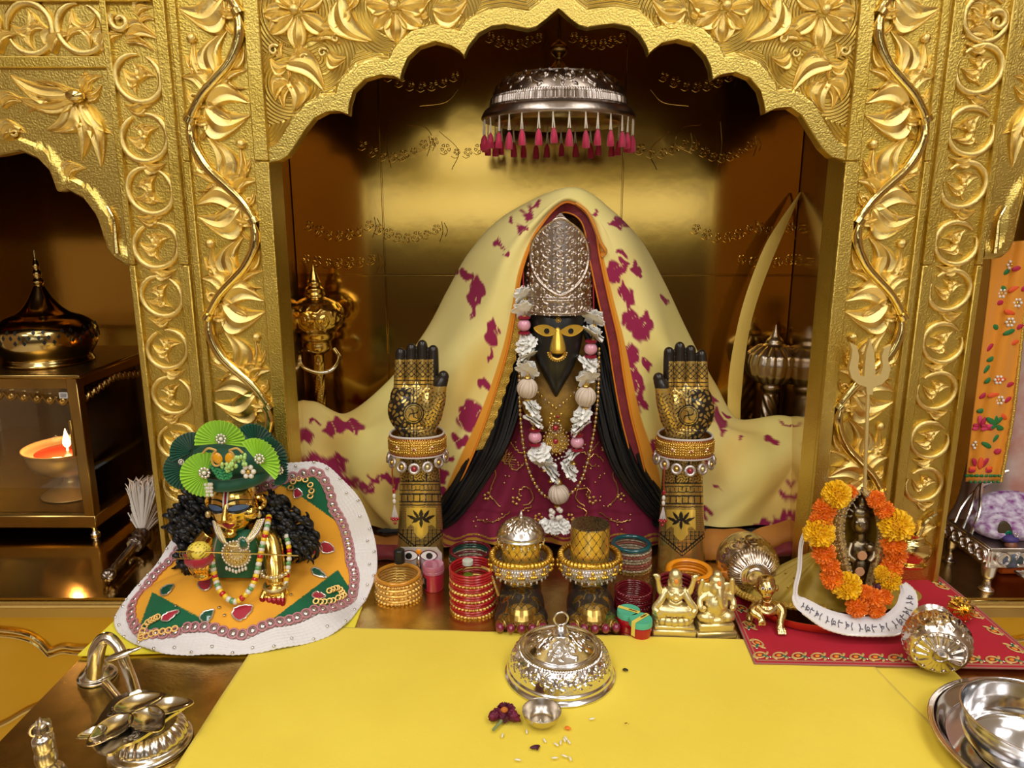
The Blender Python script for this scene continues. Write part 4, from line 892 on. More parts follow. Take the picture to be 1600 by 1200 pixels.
    ink |= arm & (y > 800) & (np.abs(y-vy-5) < 2) & (np.abs(np.sin(x*.9)) < .5)
    lot = np.zeros(len(v), bool)
    for a, l, w in ((-PI/2, 16, 3.4), (-PI/2-.62, 19, 2.6), (-PI/2+.62, 19, 2.6), (-PI/2-1.15, 21, 2.6), (-PI/2+1.15, 21, 2.6)): lot |= petalm(x, y, 2+3.5*math.cos(a), 815+3.5*math.sin(a), a, l, w)
    for a in (PI/2, PI/2-1.0, PI/2+1.0): lot |= petalm(x, y, 2, 808, a, 17, 2.8)
    ink |= pan & lot
    bright = np.array((.86, .60, .10, .5)); col = np.tile(GP, (len(v), 1)); col[pan] = bright; col[ink] = INK
    hd_ = tag(obj('blessing_hand', (v, f), ATTRM, None, 180, col), label, 'hand statue'); return hd_, W_, k0, sg
CUFF = M('gold_beaded_cuff', (.62, .34, .06), .8, .4, [(420, 1.0, 'voro')])
MACEB = M('tiny_gold_beads', (.78, .52, .12), 1, .25)
WTR = M('white_cord_trim', lin(206, 196, 190), 0, .6, [(600, .5, 'noise')])
RDW = M('rust_thread', lin(140, 60, 20), 0, .6, [(900, .5, 'noise')])
SRING = M('silver_ringlet', (.58, .52, .50), .8, .35, [(500, .6, 'noise')])
def cuff(W_, k0, sg, label, tl):
    c = W_(-4, 690); th = thing('jewelled_cuff', label, 'bracelet', tuple(c))
    a = np.linspace(0, 2*PI, 72, endpoint=False); rx, ry = 41*k0, 38*k0
    def ringpts(z, ex=0.0): return np.stack([c[0]+(rx+ex)*np.cos(a), c[1]+(ry+ex)*np.sin(a), c[2]+z*k0-.0012*np.cos(2*a)-4*k0*np.sin(a)*0+sg*0*a], -1)
    obj('band', sheet(np.stack([ringpts(z_, e_) for z_, e_ in ((-14, -.001), (-8, .001), (0, .0018), (8, .001), (14, -.001))]), -.002, cu=True), CUFF, th, 60)
    bm_ = MB(); bs = ell((0, 0, 0), .0019, 6, 5)
    for rw in (-7.5, -3.8, 0, 3.8, 7.5):
        rp = ringpts(rw, .0024)
        for q in range(0, 72): bm_.add(bs[0]+rp[q]+np.array([.0, 0, .0006*(q % 2)]), bs[1])
    obj('bead_rows', bm_, MACEB, th, 60)['kind'] = 'stuff'
    for z_ in (-15.5, 15.5): obj('white_trim', tube(ringpts(z_, .0004), .0016, 8, closed=True), WTR, th)
    for z_ in (-11.5, 11.5):
        mb = MB()
        for q in range(72): p0 = ringpts(z_, .0012)[q]; mb.add(*box(p0, (.0013, .0020, .0046), (0, 0, a[q])))
        b_ = obj('thread_wrap', mb, RDW, th); b_['kind'] = 'stuff'
    for q in (-.62, 0, .62):
        ang = -PI/2+q; p = np.array([c[0]+(rx+.002)*math.cos(ang), c[1]+(ry+.002)*math.sin(ang), c[2]])
        rs_ = obj('rosette', xf(lathe([(.0005, .002), (.0025, .0022), (.004, .001), (.0045, 0), (.0005, -.001)], 16, lambda u, v: .0004*np.cos(u*2*PI*8)), p, (PI/2, 0, q)), PALEBRASS, th)
        obj('gem', ell(p+np.array([.002*math.cos(ang), .002*math.sin(ang), 0]), .0018, 8, 6), GEM, rs_)
    for q in range(14):
        ang = 2*PI*q/14+.22; p = np.array([c[0]+(rx+.004)*math.cos(ang), c[1]+(ry+.004)*math.sin(ang), c[2]-26*k0+4*k0*math.cos(2*ang)])
        if math.sin(ang) < .45:
            s_ = obj('stud', xf(torus(.0062, .0024, 20, 8), p, (PI/2-.25, 0, ang+PI/2)), SRING, th)
            obj('gem', ell(p, (.0038, .0038, .0038), 10, 8), (GB, GB, GEM, PALEBRASS)[q % 4], s_)
    tx = c+np.array([-36*k0 if tl else -38*k0, -.030, -.030])
    t_ = obj('tassel_cord', tube(spline([tx+np.array([.004, .012, .014]), tx+np.array([.001, 0, 0]), tx+np.array([.001, 0, -.018]), tx+np.array([.002, 0, -.034])], 12), .0011, 6), RDW, th)
    for i in range(3): obj('bead', ell(tx+np.array([.002, 0, -.034-.008*i]), (.0026, .0026, .0042), 8, 6), PEARL if i != 0 else GEM, t_)
    for i in range(6): obj('thread', tube([tx+np.array([.002, 0, -.056]), tx+np.array([.002+.0016*(i-2.5), -.001*(i % 2), -.074])], .0008, 5), WTR, t_)
    for i in range(5): obj('bead', ell(tx+np.array([.002+.0022*(i-2), -.001, -.076-.002*(i % 2)]), .0022, 8, 6), GEM, t_)
    obj('bead', ell(tx+np.array([.002, -.001, -.083]), .0022, 8, 6), GEM, t_)
h1 = hand(0, 656, 0, 1.02, 'gold blessing hand with henna ink, left of the black-faced idol'); cuff(*h1[1:], 'jewelled gold cuff on the wrist of the left blessing hand', 1)
h2 = hand(1, 1066, 3, 1.02, 'gold blessing hand with henna ink, right of the black-faced idol'); cuff(*h2[1:], 'jewelled gold cuff on the wrist of the right blessing hand', 0)
# ================================================================== feet
def foot(cx, label, sg):
    d = .905; k = S(P(cx, 880, d)); c = P(cx, 880, d); x0 = c[0]; ztop = P(cx, 833 if sg < 0 else 818, d)[2]
    pcs = [tube([(x0, d, .0), (x0, d, .03), (x0, d, .06), (x0, d, ztop)], np.array([.030, .027, .0255, .026]), 36), ell((x0, d-.022, .012), (.0315, .056, .030), 30, 18), ell((x0, d-.045, .010), (.0345, .030, .018), 30, 18), box((x0, d-.04, .004), (.058, .06, .008), bv=.003)]
    tx = []
    for q in range(5):
        u = (q-2)/2; px_ = x0+u*.0268; r = .0082 if (q == (4 if sg < 0 else 0)) else .0068
        if sg < 0 and False: pass
        tx.append((px_, d-.070-.003*(1-u*u), r)); pcs.append(ell((px_, d-.066, .0085), (r, .012, .0085), 14, 10))
    v, f = fuse(pcs, .0009, 3); v[:, 2] = np.maximum(v[:, 2], 0.0)
    x = (v[:, 0]-x0)/k; z = v[:, 2]; yy = (v[:, 1]-d); an = np.arctan2(v[:, 0]-x0, -(v[:, 1]-d))*34
    ink = np.zeros(len(v), bool); col = np.tile(np.array((.50, .33, .09, 1.)), (len(v), 1))
    up = z > .066; col[up] = (.80, .53, .09, .7)
    zz = z/k; ink |= up & ((np.abs(np.sin((an*1.25+zz)*.17)) < .15) | (np.abs(np.sin((an*1.25-zz)*.17)) < .15)); sa, sb = np.sin((an*1.25+zz)*.17), np.sin((an*1.25-zz)*.17); ink |= up & (sa*sa+sb*sb < .13)
    topf = z > ztop-.0012; ink |= topf & (np.abs(floral(x*.8, yy/k*.8)) < .22); col[topf] = (.40, .27, .08, 1)
    ank = (z > .042) & (z < .056) & (yy > -.035); ink |= ank & (np.abs(z-.049-.003*np.sin(an*.25)) < .0008); ink |= ank & ((np.abs(z-.0555) < .0009) | (np.abs(z-.0425) < .0009))
    ft = (z <= .041) & (yy < -.012); s = -yy/k
    dark = ft & (s < 74) & (s > 16); fl = np.zeros(len(v), bool)
    for (fx, fy) in ((-22, 52), (1, 48), (23, 54), (-11, 36), (13, 34)):
        for a in (-2.6, -2.1, -1.57, -1.0, -.5): fl |= petalm(x, s, fx, fy, a, 9, 1.9)
        fl |= (np.abs(x-fx-2.5*np.sin((s-fy)*.25)) < .8) & (s > fy) & (s < fy+20)
    ink |= dark & ~fl; low_ = ft & (s >= 66) & (z < .015); col[low_] = (.30, .19, .06, .9); band = ft & (s >= 66) & (s < 75) & (z >= .015); ink[band] = False; ink |= band & ((np.abs(np.sin((x+s)*.3)) < .25) | (np.abs(np.sin((x-s)*.3)) < .25))
    col[ink] = INK+np.array([.012, .009, .006, 0]); 
    th = thing('foot_statue', label, 'foot statue', (x0, d, 0)); obj('foot', (v, f), ATTRM, th, 180, col)
    for (a, b, r) in tx: obj('toenail', ell((a, b-.0055, .0125), (r*.82, .0062, .0060), 12, 8, (-.5, 0, 0)), M('ruby_nail_paint', (.22, .012, .05), .1, .15, coat=.8), th)
    return x0, d, ztop
ANKG = M('ornate_gold', (.82, .54, .09), 1, .25, [(500, .9, 'noise')]); SBD = M('silver_beadwork', (.74, .70, .70), .85, .28)
def anklet(x0, d, z, label):
    th = thing('anklet', label, 'anklet', (x0, d, z))
    a = np.linspace(0, 2*PI, 140, endpoint=False); pts = np.stack([.0385*np.cos(a), .036*np.sin(a), .001*np.sin(a*3)], -1)
    obj('gold_ring', tube(pts, .0040+.0006*np.sin(a*46), 10, closed=True), ANKG, th, world=False)
    n = 64
    def bd(u, v): return .0016*np.clip(np.sin(u*2*PI*n+np.floor(v*5)*PI)*np.sin(v*5*PI)**2, 0, 1)
    pv, pf = lathe([(.0352+.0030*math.sin(q*3.1), -.023+.021*q) for q in np.linspace(0, 1, 40)], n*6, bd); obj('silver_chain', (pv, pf[:-2]), SBD, th, 60, world=False)
    for q in range(26):
        an = 2*PI*q/26; obj('silver_drop', ell((.036*math.cos(an), .036*math.sin(an), -.0245), (.0016, .0016, .0024), 8, 6), SBD, th, world=False)
    for q in range(9):
        an = -PI+PI*q/8 if True else 0; p = np.array([.0425*math.cos(an), .0410*math.sin(an), -.007])
        b = obj('bell_charm', ell(p, (.0026, .0026, .003), 10, 8), ANKG, th, world=False)
        for j in range(3): obj('bell', ell(p+np.array([.003*(j-1)*abs(math.sin(an)), .002*(j-1)*math.cos(an), -.006]), .0024, 10, 8), ANKG, b, world=False)
F1 = foot(814, 'left henna-inked golden foot statue in front of the gown', -1); anklet(F1[0], F1[1], .074, 'gold and silver bell anklet around the left foot statue')
F2 = foot(921, 'right henna-inked golden foot statue, its leg cut flat on top', 1); anklet(F2[0], F2[1], .074, 'gold and silver bell anklet around the right foot statue')
cz = F1[2]; cth = thing('miniature_canopy', 'small domed silver canopy with bead drops on top of the left foot statue', 'canopy', (F1[0], F1[1], cz))
sc_c = scroll_canvas(500, 60, 12, 1)
obj('dome', lathe(np.array([1, .76])*prof([(.0312, -.005), (.0322, -.003), (.0308, .000), (.0312, .002), (.0300, .006), (.0255, .013), (.0185, .020), (.010, .0265), (.0035, .030), (.0022, .032), (.003, .034), (.0012, .040), (.0004, .043)], 70), 200, lambda u, v: .0009*sc_c.sample(u, np.clip((v-.2)/.5, 0, 1))*((v > .2) & (v < .72))), SILVER, cth, 60, world=False)
for q in range(20): a = 2*PI*q/20; obj('drop', ell((.0305*math.cos(a), .0305*math.sin(a), -.0105), (.0016, .0016, .0036), 8, 6), SILVER, cth, world=False)
# ================================================================== bangles, every one on its own
def bangle_mesh(nm, R, r, mat, kind='plain', n=56):
    if kind == 'plain': v, f = torus(R-r, r, n, 8)
    elif kind == 'flat': v, f = torus(R-r, r, n, 10, .55)
    else:
        v, f = torus(R-r, r, 180, 8); a = np.arctan2(v[:, 1], v[:, 0]); q = np.hypot(v[:, 0], v[:, 1]); out = q > R-r
        v[out, :2] *= (1+(.55*r/R)*np.cos(a[out]*36))[:, None]; v[out, 2] *= 1+.22*np.cos(a[out]*36)
    return mesh(nm, v, f, mat, 60)
ORD = ['first', 'second', 'third', 'fourth', 'fifth', 'sixth', 'seventh', 'eighth', 'ninth', 'tenth', 'eleventh', 'twelfth', 'thirteenth', 'fourteenth', 'fifteenth', 'sixteenth', 'seventeenth', 'eighteenth']
def stack(px, pyb, Rpx, spec, name, label, group, tilt=(0, 0), jig=.0008, z0=0.0):
    g = G(px, pyb, z0); k = S(g); R = Rpx*k; c = np.array([g[0], g[1]+R, z0]); z = z0; out = []
    cache = {}
    for i, (mat, r, kind) in enumerate(spec):
        key = (mat.name, r, kind)
        if key not in cache: cache[key] = bangle_mesh(name, R, r, mat, kind)
        hh = r*(.55 if kind == 'flat' else 1.0)
        o = link(name, cache[key], None, (c[0]+tilt[0]*(z-z0)+rs.uniform(-jig, jig), c[1]+tilt[1]*(z-z0)+rs.uniform(-jig, jig), z+hh), (0, 0, rs.uniform(0, 6)))
        lb = label[i] if isinstance(label, (list, tuple)) else label; n_t = len(spec)-1-i
        if not (isinstance(label, (list, tuple)) and label.count(lb) == 1): lb = lb+', '+(ORD[n_t]+' from the top' if n_t else 'topmost')
        tag(o, lb, 'bangle', group); z += 2*hh; out.append(o)
    return c, R, z
GOB = M('golden_bangle', (.80, .47, .10), .75, .28, [(300, .5, 'noise')], (80, (.9, .62, .22)))
TAN = M('tan_bangle', lin(206, 140, 40), .2, .25, coat=.4)
GRG = M('bottle_green_glass', (.01, .06, .045), 0, .12, coat=.6); TEAL = M('teal_glass', (.008, .085, .095), 0, .12, coat=.6); MARG = M('maroon_glass', (.13, .008, .018), 0, .12, coat=.6)
STON = M('stone_studded_metal', (.55, .48, .36), .8, .25, [(900, 1.0, 'voro')]); STONR = M('red_stone_studded', (.40, .13, .09), .5, .25, [(900, 1.0, 'voro')]); ORB = M('orange_plastic', lin(240, 150, 20), 0, .3, coat=.3); ORG = M('orange_gilt', (.62, .30, .04), .6, .35, [(500, .9, 'voro')])
c_g, R_g, zg = stack(618, 949, 37.5, [(GOB, .0021, 'bead'), (GOB, .0019, 'plain'), (GOB, .0022, 'bead'), (GOB, .0019, 'plain'), (GOB, .0021, 'bead'), (GOB, .0019, 'plain'), (GOB, .0021, 'bead'), (TAN, .0030, 'plain')], 'bangle', ['golden bangle beside the white-fringed skirt']*7+['wide tan bangle on top of the golden stack beside the white-fringed skirt'], 'golden bangles')
c_m, R_m, zm = stack(733, 908, 34, [(MARG, .0019, 'plain'), (STON, .0019, 'bead'), (MARG, .0019, 'plain'), (STON, .0019, 'bead'), (MARG, .0019, 'plain'), (STON, .0018, 'bead'), (GRG, .0021, 'plain'), (GRG, .0020, 'plain'), (MARG, .0026, 'plain')], 'bangle', ['maroon bangle in the stack behind the red bangles' if q in (0, 2, 4) else 'green bangle in the stack behind the red bangles' if q > 5 else 'stone-studded bangle in the stack behind the red bangles' for q in range(8)]+['maroon bangle topping the stack behind the bright red bangles'], 'maroon bangles behind the red stack')
rg = []
for q in range(6): rg += [(REDGLASS, .0018, 'plain'), (REDGLASS, .0018, 'plain')]+([(GOB, .0018, 'bead')] if q in (0, 1, 2, 3) else [])
rg = [(GOB, .0018, 'bead')]+rg
c_r, R_r, zr = stack(737, 969, 36.5, rg, 'bangle', ['gilt bangle in the red stack left of the feet' if m_[0] is GOB else 'bright red bangle in the stack left of the feet' for m_ in rg], 'bright red and gilt bangles')
c_t, R_t, zt_ = stack(990, 897, 32, [(STON, .0022, 'bead'), (STONR, .0021, 'bead'), (STONR, .0021, 'bead'), (STON, .0022, 'bead'), (STON, .0021, 'bead'), (STONR, .0022, 'bead'), (STON, .0022, 'bead'), (TEAL, .0036, 'plain')], 'bangle', ['stone-studded bangle under the teal bangle']*7+['smooth teal bangle topping the studded stack by the right forearm'], 'stone-studded bangles')
c_d, R_d, zd_ = stack(994, 971, 29.5, [(DARKRED, .0016, 'bead' if q % 3 == 1 else 'plain') for q in range(11)], 'bangle', 'thin dark red bangle behind the teal-lidded pots', 'thin dark red bangles')
c_l, R_l, zl = stack(1062, 978, 33, [(DARKRED, .0028, 'plain') for q in range(9)], 'bangle', 'thick dark red bangle behind the goddess figurine', 'thick dark red bangles')
c_o, R_o, zo = stack(1084, 940, 37, [(ORG, .0024, 'bead'), (ORG, .0024, 'bead'), (ORG, .0022, 'bead'), (ORB, .0026, 'plain'), (ORB, .0026, 'plain'), (ORB, .0026, 'plain'), (ORB, .0042, 'flat')], 'bangle', ['gilt orange bangle in the orange stack']*3+['smooth orange bangle behind the brass figurines']*4, 'orange bangles')
# open bracelet leaning on the red stack
br = spline([P(752, 886, c_r[1]-.004), P(764, 892, c_r[1]-.01), P(772, 910, c_r[1]-.012), P(779, 930, c_r[1]-.012)], 24); br[-1][2] = max(br[-1][2], .004)
lb = thing('hair_pin', 'gilded bent pin leaning on the bright red bangles', 'pin', tuple(br[-1])); obj('bar', tube(br, .0021, 8), GOB, lb)
for q in range(6): obj('stone', ell(br[3+q*3]+np.array([0, -.002, .0006]), .0012, 6, 5), STON, lb)
# kohl tube inside the golden stack
kt = thing('kohl_tube', 'clear kohl tube with black cap standing inside the golden bangles', 'cosmetic tube', (c_g[0]+.0005, c_g[1]+.012, 0))
obj('tube', lathe([(.0005, 0), (.0060, .0005), (.0062, .002), (.0062, .050), (.0054, .050), (.0054, .002), (.0005, .0018)], 24), GLASS, kt, world=False)
obj('cap', lathe(prof([(.0074, .044), (.0076, .046), (.0076, .060), (.006, .0635), (.0005, .0645)], 14), 24), M('black_plastic', (.012, .012, .01), 0, .35), kt, world=False)
# green vial inside the red stack
gv_ = thing('glass_vial', 'small clear vial of green liquid standing inside the red bangles', 'vial', (c_r[0]-.006, c_r[1], 0))
obj('vial', lathe([(.0005, 0), (.0062, .0005), (.0066, .002), (.0066, .064), (.0060, .064), (.0060, .002), (.0005, .0018)], 24), GLASS, gv_, world=False)
obj('liquid', lathe([(.0005, .0021), (.0059, .0023), (.0059, .050), (.0005, .050)], 20), M('green_liquid', lin(150, 190, 40), 0, .2), gv_, world=False)
obj('stopper', lathe([(.0064, .066), (.0072, .0645), (.0072, .070), (.0005, .071)], 20), M('frosted_plastic', lin(200, 205, 190), 0, .4), gv_, world=False)
# silver face plate with enamel eyes
fp = P(656, 912, .966); fp[2] = 0; kf = S(P(656, 880, .966)); plt = thing('face_plate', 'silver votive face plate with painted eyes standing behind the pink jar', 'votive plate', (fp[0], .966, 0))
hh = P(656, 855, .966)[2]
obj('plate', prism([(-36*kf, .0), (36*kf, 0), (36*kf, hh-10*kf), (28*kf, hh), (-28*kf, hh), (-36*kf, hh-10*kf)], -.001, .001), M('satin_silver', (.62, .60, .58), .55, .42), plt, world=False)
WE = M('enamel_white', (.85, .83, .80), 0, .2, coat=.5)
for s in (-1, 1):
    t = np.linspace(0, 2*PI, 28, endpoint=False); ex = s*15*kf+.0005; ez = hh-13*kf
    e = obj('eye', prism(np.stack([ex+12.5*kf*np.cos(t), ez+7.5*kf*np.sin(t)*np.abs(np.sin(t))**.3], -1), -.003, -.0008), WE, plt, world=False)
    obj('pupil', xf(lathe([(.0048, 0), (.0046, .001), (.0005, .0014)], 20), (ex+s*1.0*kf, -.003, ez), (PI/2, 0, 0)), BLACKM, e, world=False)
    obj('eye_rim', tube(np.stack([ex+13.5*kf*np.cos(t), np.full(28, -.0018), ez+8.5*kf*np.sin(t)*np.abs(np.sin(t))**.3], -1), .0007, 6, closed=True), MARG, e, world=False)
obj('nose', xf(ell((0, 0, 0), (4.6*kf, .006, 15*kf), 14, 10), (0, -.001, hh-28*kf), (.12, 0, 0)), SILVER, plt, world=False)
obj('forehead_mark', ell((0, -.0015, hh-7*kf), (.0042, .0015, .0042), 10, 8), ORB, plt, world=False)
# pink jar of red powder
gj = G(676, 927); kj = S(gj); rj = 16.5*kj; pj = thing('powder_jar', 'clear jar of crimson powder with pale pink screw lid', 'jar', (gj[0], gj[1]+rj, 0)); hj = .038
obj('jar', lathe([(.0005, 0), (rj*.97, .0004), (rj, .002), (rj, hj*.66), (rj*.9, hj*.69), (.0005, hj*.69)], 32), M('crimson_powder', lin(176, 30, 62), 0, .35, coat=.6), pj, world=False)
obj('lid', lathe([(rj*.98, hj*.68), (rj*1.06, hj*.69), (rj*1.06, hj*.78), (rj*1.0, hj*.80), (rj*1.05, hj*.82), (rj*1.05, hj*.95), (rj*.98, hj), (rj*.85, hj*.985), (.0005, hj*.985)], 32), M('pink_plastic', lin(206, 120, 140), 0, .25, coat=.5, trans=.25), pj, world=False)
lbv = [(-rj*1.01*math.cos(q), -rj*1.01*math.sin(q)) for q in np.linspace(.15, .95, 8)]
obj('label', sheet(np.array([[(x, y, z) for x, y in lbv] for z in (hj*.1, hj*.55)]), .0002), BLACKM, pj, 60, world=False)
obj('barcode', sheet(np.array([[(x*1.02, y*1.02, z) for x, y in lbv[1:5]] for z in (hj*.28, hj*.50)]), .0002), WE, pj, 60, world=False)
# two red pots with teal lids and yellow tape
TLID = M('teal_plastic', lin(86, 186, 150), 0, .4); RPOT = M('red_plastic', lin(176, 12, 34), 0, .25, coat=.5); TAPE = M('yellow_tape', lin(236, 214, 96), 0, .5)
for (px, pyb, rz, lab, hgt) in ((984, 991, .55, 'red pot with teal lid behind its twin', .026), (1003, 1005, -.75, 'red pot with teal lid and tape hanging down its front', .026)):
    g = G(px, pyb); r = 17.5*S(g); th = thing('kumkum_pot', lab, 'pot', (g[0], g[1]+r, 0), 'teal-lidded red pots')
    obj('pot', lathe(prof([(.0005, 0), (r*.86, .0004), (r*.90, .002), (r*.96, hgt*.7), (.0005, hgt*.72)], 20), 36), RPOT, th, world=False)
    obj('lid', lathe([(r*.98, hgt*.68), (r*1.05, hgt*.70), (r*1.05, hgt*.92), (r*1.01, hgt), (r*.92, hgt*.99), (.0005, hgt*.99)], 36), TLID, th, world=False)
    u = np.array([math.cos(rz), -math.sin(rz)]); v_ = np.array([math.sin(rz), math.cos(rz)]); w = .0028
    rows_ = []
    for t in np.linspace(-1, 1, 12):
        rows_.append([(*(u*r*1.02*t+v_*(w*s)), hgt+.0004) for s in (-1, 0, 1)])
    if rz < 0: rows_ = [[(*(-u*r*1.065+v_*(w*s)), hgt*.30) for s in (-1, 0, 1)], [(*(-u*r*1.065+v_*(w*s)), hgt*.9) for s in (-1, 0, 1)]]+rows_
    tp = obj('tape', sheet(np.array(rows_), .0003), TAPE, th, 60, world=False)
    for q in range(6):
        p = np.append(u*r*(.12+.11*q), hgt+.0007); mbx = box(p+np.array([0, 0, .0003]), (.0008, .0030, .0003), (0, 0, -rz+.3*(q % 3))); obj('lettering', mbx, M('brown_print', lin(110, 70, 20), 0, .6) if q == 0 else bpy.data.materials['brown_print'], tp, world=False)
    obj('lettering', box(np.append(u*r*.4-v_*.0014*0, hgt+.0011), (.012, .0006, .0003), (0, 0, -rz)), bpy.data.materials['brown_print'], tp, world=False)
# ================================================================== two cast brass figurines
def fig_base(px, pyb, w, label, name='brass_figurine'):
    g = G(px, pyb); k = S(g); th = thing(name, label, 'figurine', (g[0], g[1]+.016, 0), 'small cast brass figurines', rz=-.06); return th, k
th, k = fig_base(1055, 999, 64, 'brass figurine of a seated goddess on a lotus, in front of the dark red bangles')
obj('plinth', box((0, 0, .0055), (.054, .030, .011), bv=.0015), PALEBRASS, th, world=False); obj('plinth', box((0, 0, .0135), (.050, .027, .005), bv=.0012), PALEBRASS, th, world=False)
for q in range(9):
    a = -PI+PI*q/8; obj('lotus_petal', ell((.020*math.cos(a), .012*math.sin(a), .021), (.0065, .0045, .006), 10, 8), PALEBRASS, th, world=False)
H_ = [ell((0, 0, .022), (.020, .012, .006), 20, 12), ell((0, -.002, .034), (.028, .013, .0095), 24, 14), ell((-.017, -.004, .030), (.011, .009, .008), 16, 10), ell((.017, -.004, .030), (.011, .009, .008), 16, 10), tube(spline([(0, 0, .036), (0, 0, .046), (0, 0, .058), (0, 0, .066)], 14), np.interp(np.linspace(0, 1, 14), [0, .3, .75, 1], [.013, .0095, .012, .004]), 18),
      ell((0, -.001, .072), (.0068, .0068, .009), 16, 12), ell((0, .001, .077), (.0085, .0075, .010), 16, 12), ell((0, .002, .068), (.0095, .005, .012), 16, 12), ell((0, -.007, .072), (.0014, .002, .0025), 8, 6)]
for s in (-1, 1):
    H_ += [tube(spline([(s*.010, 0, .060), (s*.017, -.001, .056), (s*.020, -.002, .064), (s*.022, -.003, .074)], 14), np.linspace(.0045, .003, 14), 10), ell((s*.0225, -.003, .077), (.004, .003, .0045), 10, 8), ell((s*.0245, -.003, .080), (.0045, .0022, .0022), 10, 8), tube(spline([(s*.011, -.001, .058), (s*.018, -.006, .047), (s*.025, -.008, .038), (s*.021, -.012, .034)], 16), np.linspace(.005, .0035, 16), 10), tube([(s*.026, -.006, .036), (s*.018, -.009, .022)], [.003, .0022], 8), ell((s*.005, -.011, .057), (.0045, .0035, .004), 10, 8)]
H_ += [tube(spline([(-.010, -.010, .062), (-.004, -.0125, .054), (.004, -.0125, .054), (.010, -.010, .062)], 14), .0018, 8), tube(spline([(-.008, -.011, .050), (0, -.0125, .046), (.008, -.011, .050)], 10), .0018, 8)]
obj('figure', fuse(H_, .0008, 2), PALEBRASS, th, 180, world=False)
obj('forehead_paste', ell((0, -.0078, .0745), (.0026, .0012, .0036), 10, 8), M('saffron_paste', lin(240, 150, 60), 0, .7), th, world=False)
th, k = fig_base(1120, 999, 60, 'brass figurine of a seated elephant-headed god beside the goddess'); th.rotation_euler.z = .05
obj('plinth', box((0, 0, .004), (.050, .030, .008), bv=.0012), PALEBRASS, th, world=False); obj('plinth', box((0, 0, .013), (.045, .026, .011), bv=.002), PALEBRASS, th, world=False)
E_ = [ell((0, 0, .021), (.020, .012, .006), 20, 10), ell((-.0135, -.005, .0265), (.011, .010, .0075), 16, 10), ell((.0135, -.005, .0265), (.011, .010, .0075), 16, 10), ell((0, -.002, .040), (.0155, .0125, .016), 22, 14), ell((0, 0, .052), (.0165, .009, .008), 18, 10), ell((0, -.003, .064), (.0098, .0090, .0100), 18, 12), ell((0, .0, .072), (.0100, .0085, .0080), 18, 12), ell((0, 0, .080), (.006, .006, .005), 14, 8),
      tube(spline([(0, -.010, .066), (0, -.014, .058), (.001, -.0155, .050), (.004, -.0155, .044), (.008, -.0145, .045)], 18), np.linspace(.0042, .0022, 18), 10)]
for s in (-1, 1):
    E_ += [ell((s*.012, .001, .061), (.0062, .003, .0085), 14, 10, (0, s*.25, 0)), tube(spline([(s*.013, 0, .052), (s*.021, -.002, .046), (s*.020, -.009, .038), (s*.017, -.012, .042)], 14), np.linspace(.0048, .0032, 14), 10), tube(spline([(s*.013, .001, .052), (s*.020, .001, .052), (s*.021, 0, .062), (s*.019, -.001, .070)], 14), np.linspace(.004, .003, 14), 10), ell((s*.019, -.001, .072), (.0035, .003, .004), 8, 6), tube([(s*.004, -.012, .058), (s*.0065, -.0155, .053)], [.0016, .0008], 6)]
for q in range(7):
    for s in (-1, 1): E_.append(tube(spline([(s*(.006+.0026*q), -.0135+.0006*q, .031-.0008*q), (s*(.006+.0026*q), -.0148+.0007*q, .0265), (s*(.006+.0026*q), -.0130+.0006*q, .0215)], 6), .0008, 6))
obj('figure', fuse(E_, .0008, 2), PALEBRASS, th, 180, world=False)
obj('forehead_paste', ell((0, -.0098, .0725), (.0026, .0015, .0034), 10, 8), bpy.data.materials['saffron_paste'], th, world=False)
# ================================================================== maces and sword
MACEG = M('mace_gold', (.70, .48, .13), 1, .2, [(220, .25, 'noise')])
md = 1.205; mz = P(490, 640, md)[2]
mc = thing('gold_mace', 'gold ceremonial mace with onion head and spire leaning in the niche', 'mace', tuple(P(505, 700, md)*np.array([1, 1, 0])+np.array([0, 0, .0])))
def ml(px, py): q = P(px, py, md); return q
ax0, ax1 = P(506, 700, md), P(489, 415, md); L_ = np.linalg.norm(ax1-ax0); dirv = (ax1-ax0)/L_; kk = S(P(495, 520, md))
def along(py): return (P(495, py, md)[2]-ax0[2])/dirv[2]
mcanv = scroll_canvas(420, 60, 9, 1)
mp = [(.0085, 0), (.0085, along(640)), (.0095, along(560)), (.011, along(552)), (.0205, along(548)), (.022, along(540)), (.020, along(533)), (.027, along(528)), (.0275, along(520)), (.037, along(510)), (.0425, along(495)), (.041, along(482)), (.032, along(472)), (.022, along(467)), (.0145, along(464)), (.0165, along(460)), (.0135, along(456)), (.0150, along(451)), (.0095, along(446)), (.0115, along(442)), (.0085, along(438)), (.005, along(427)), (.0005, along(414))]
mp = [(a*1.06, b) for a, b in mp]
rotm = Vector((0, 0, 1)).rotation_difference(Vector(dirv)).to_euler()
mprof = np.array([mp[0]]+mp[1:]); s_ = np.linspace(0, 1, 200); seg = np.concatenate([[0], np.cumsum(np.linalg.norm(np.diff(mprof, axis=0), axis=1))]); tt = np.linspace(0, seg[-1], 220); mprof = np.stack([np.interp(tt, seg, mprof[:, 0]), np.interp(tt, seg, mprof[:, 1])], -1)
def smooth1(a, n=2):
    for _ in range(n): a[1:-1] = .25*a[:-2]+.5*a[1:-1]+.25*a[2:]
    return a
mprof = smooth1(mprof, 3)
zhead = (along(520), along(472))
def mdis(u, v):
    z = mprof[:, 1][:, None]+0*u; d = .0016*mcanv.sample(u, np.clip((z-zhead[0])/(zhead[1]-zhead[0]), 0, 1)); d = d*((z > zhead[0]) & (z < zhead[1])); d = d+.0008*(z < along(565))*np.sin(u*2*PI*7+z*500)*np.sin(z*700); return d
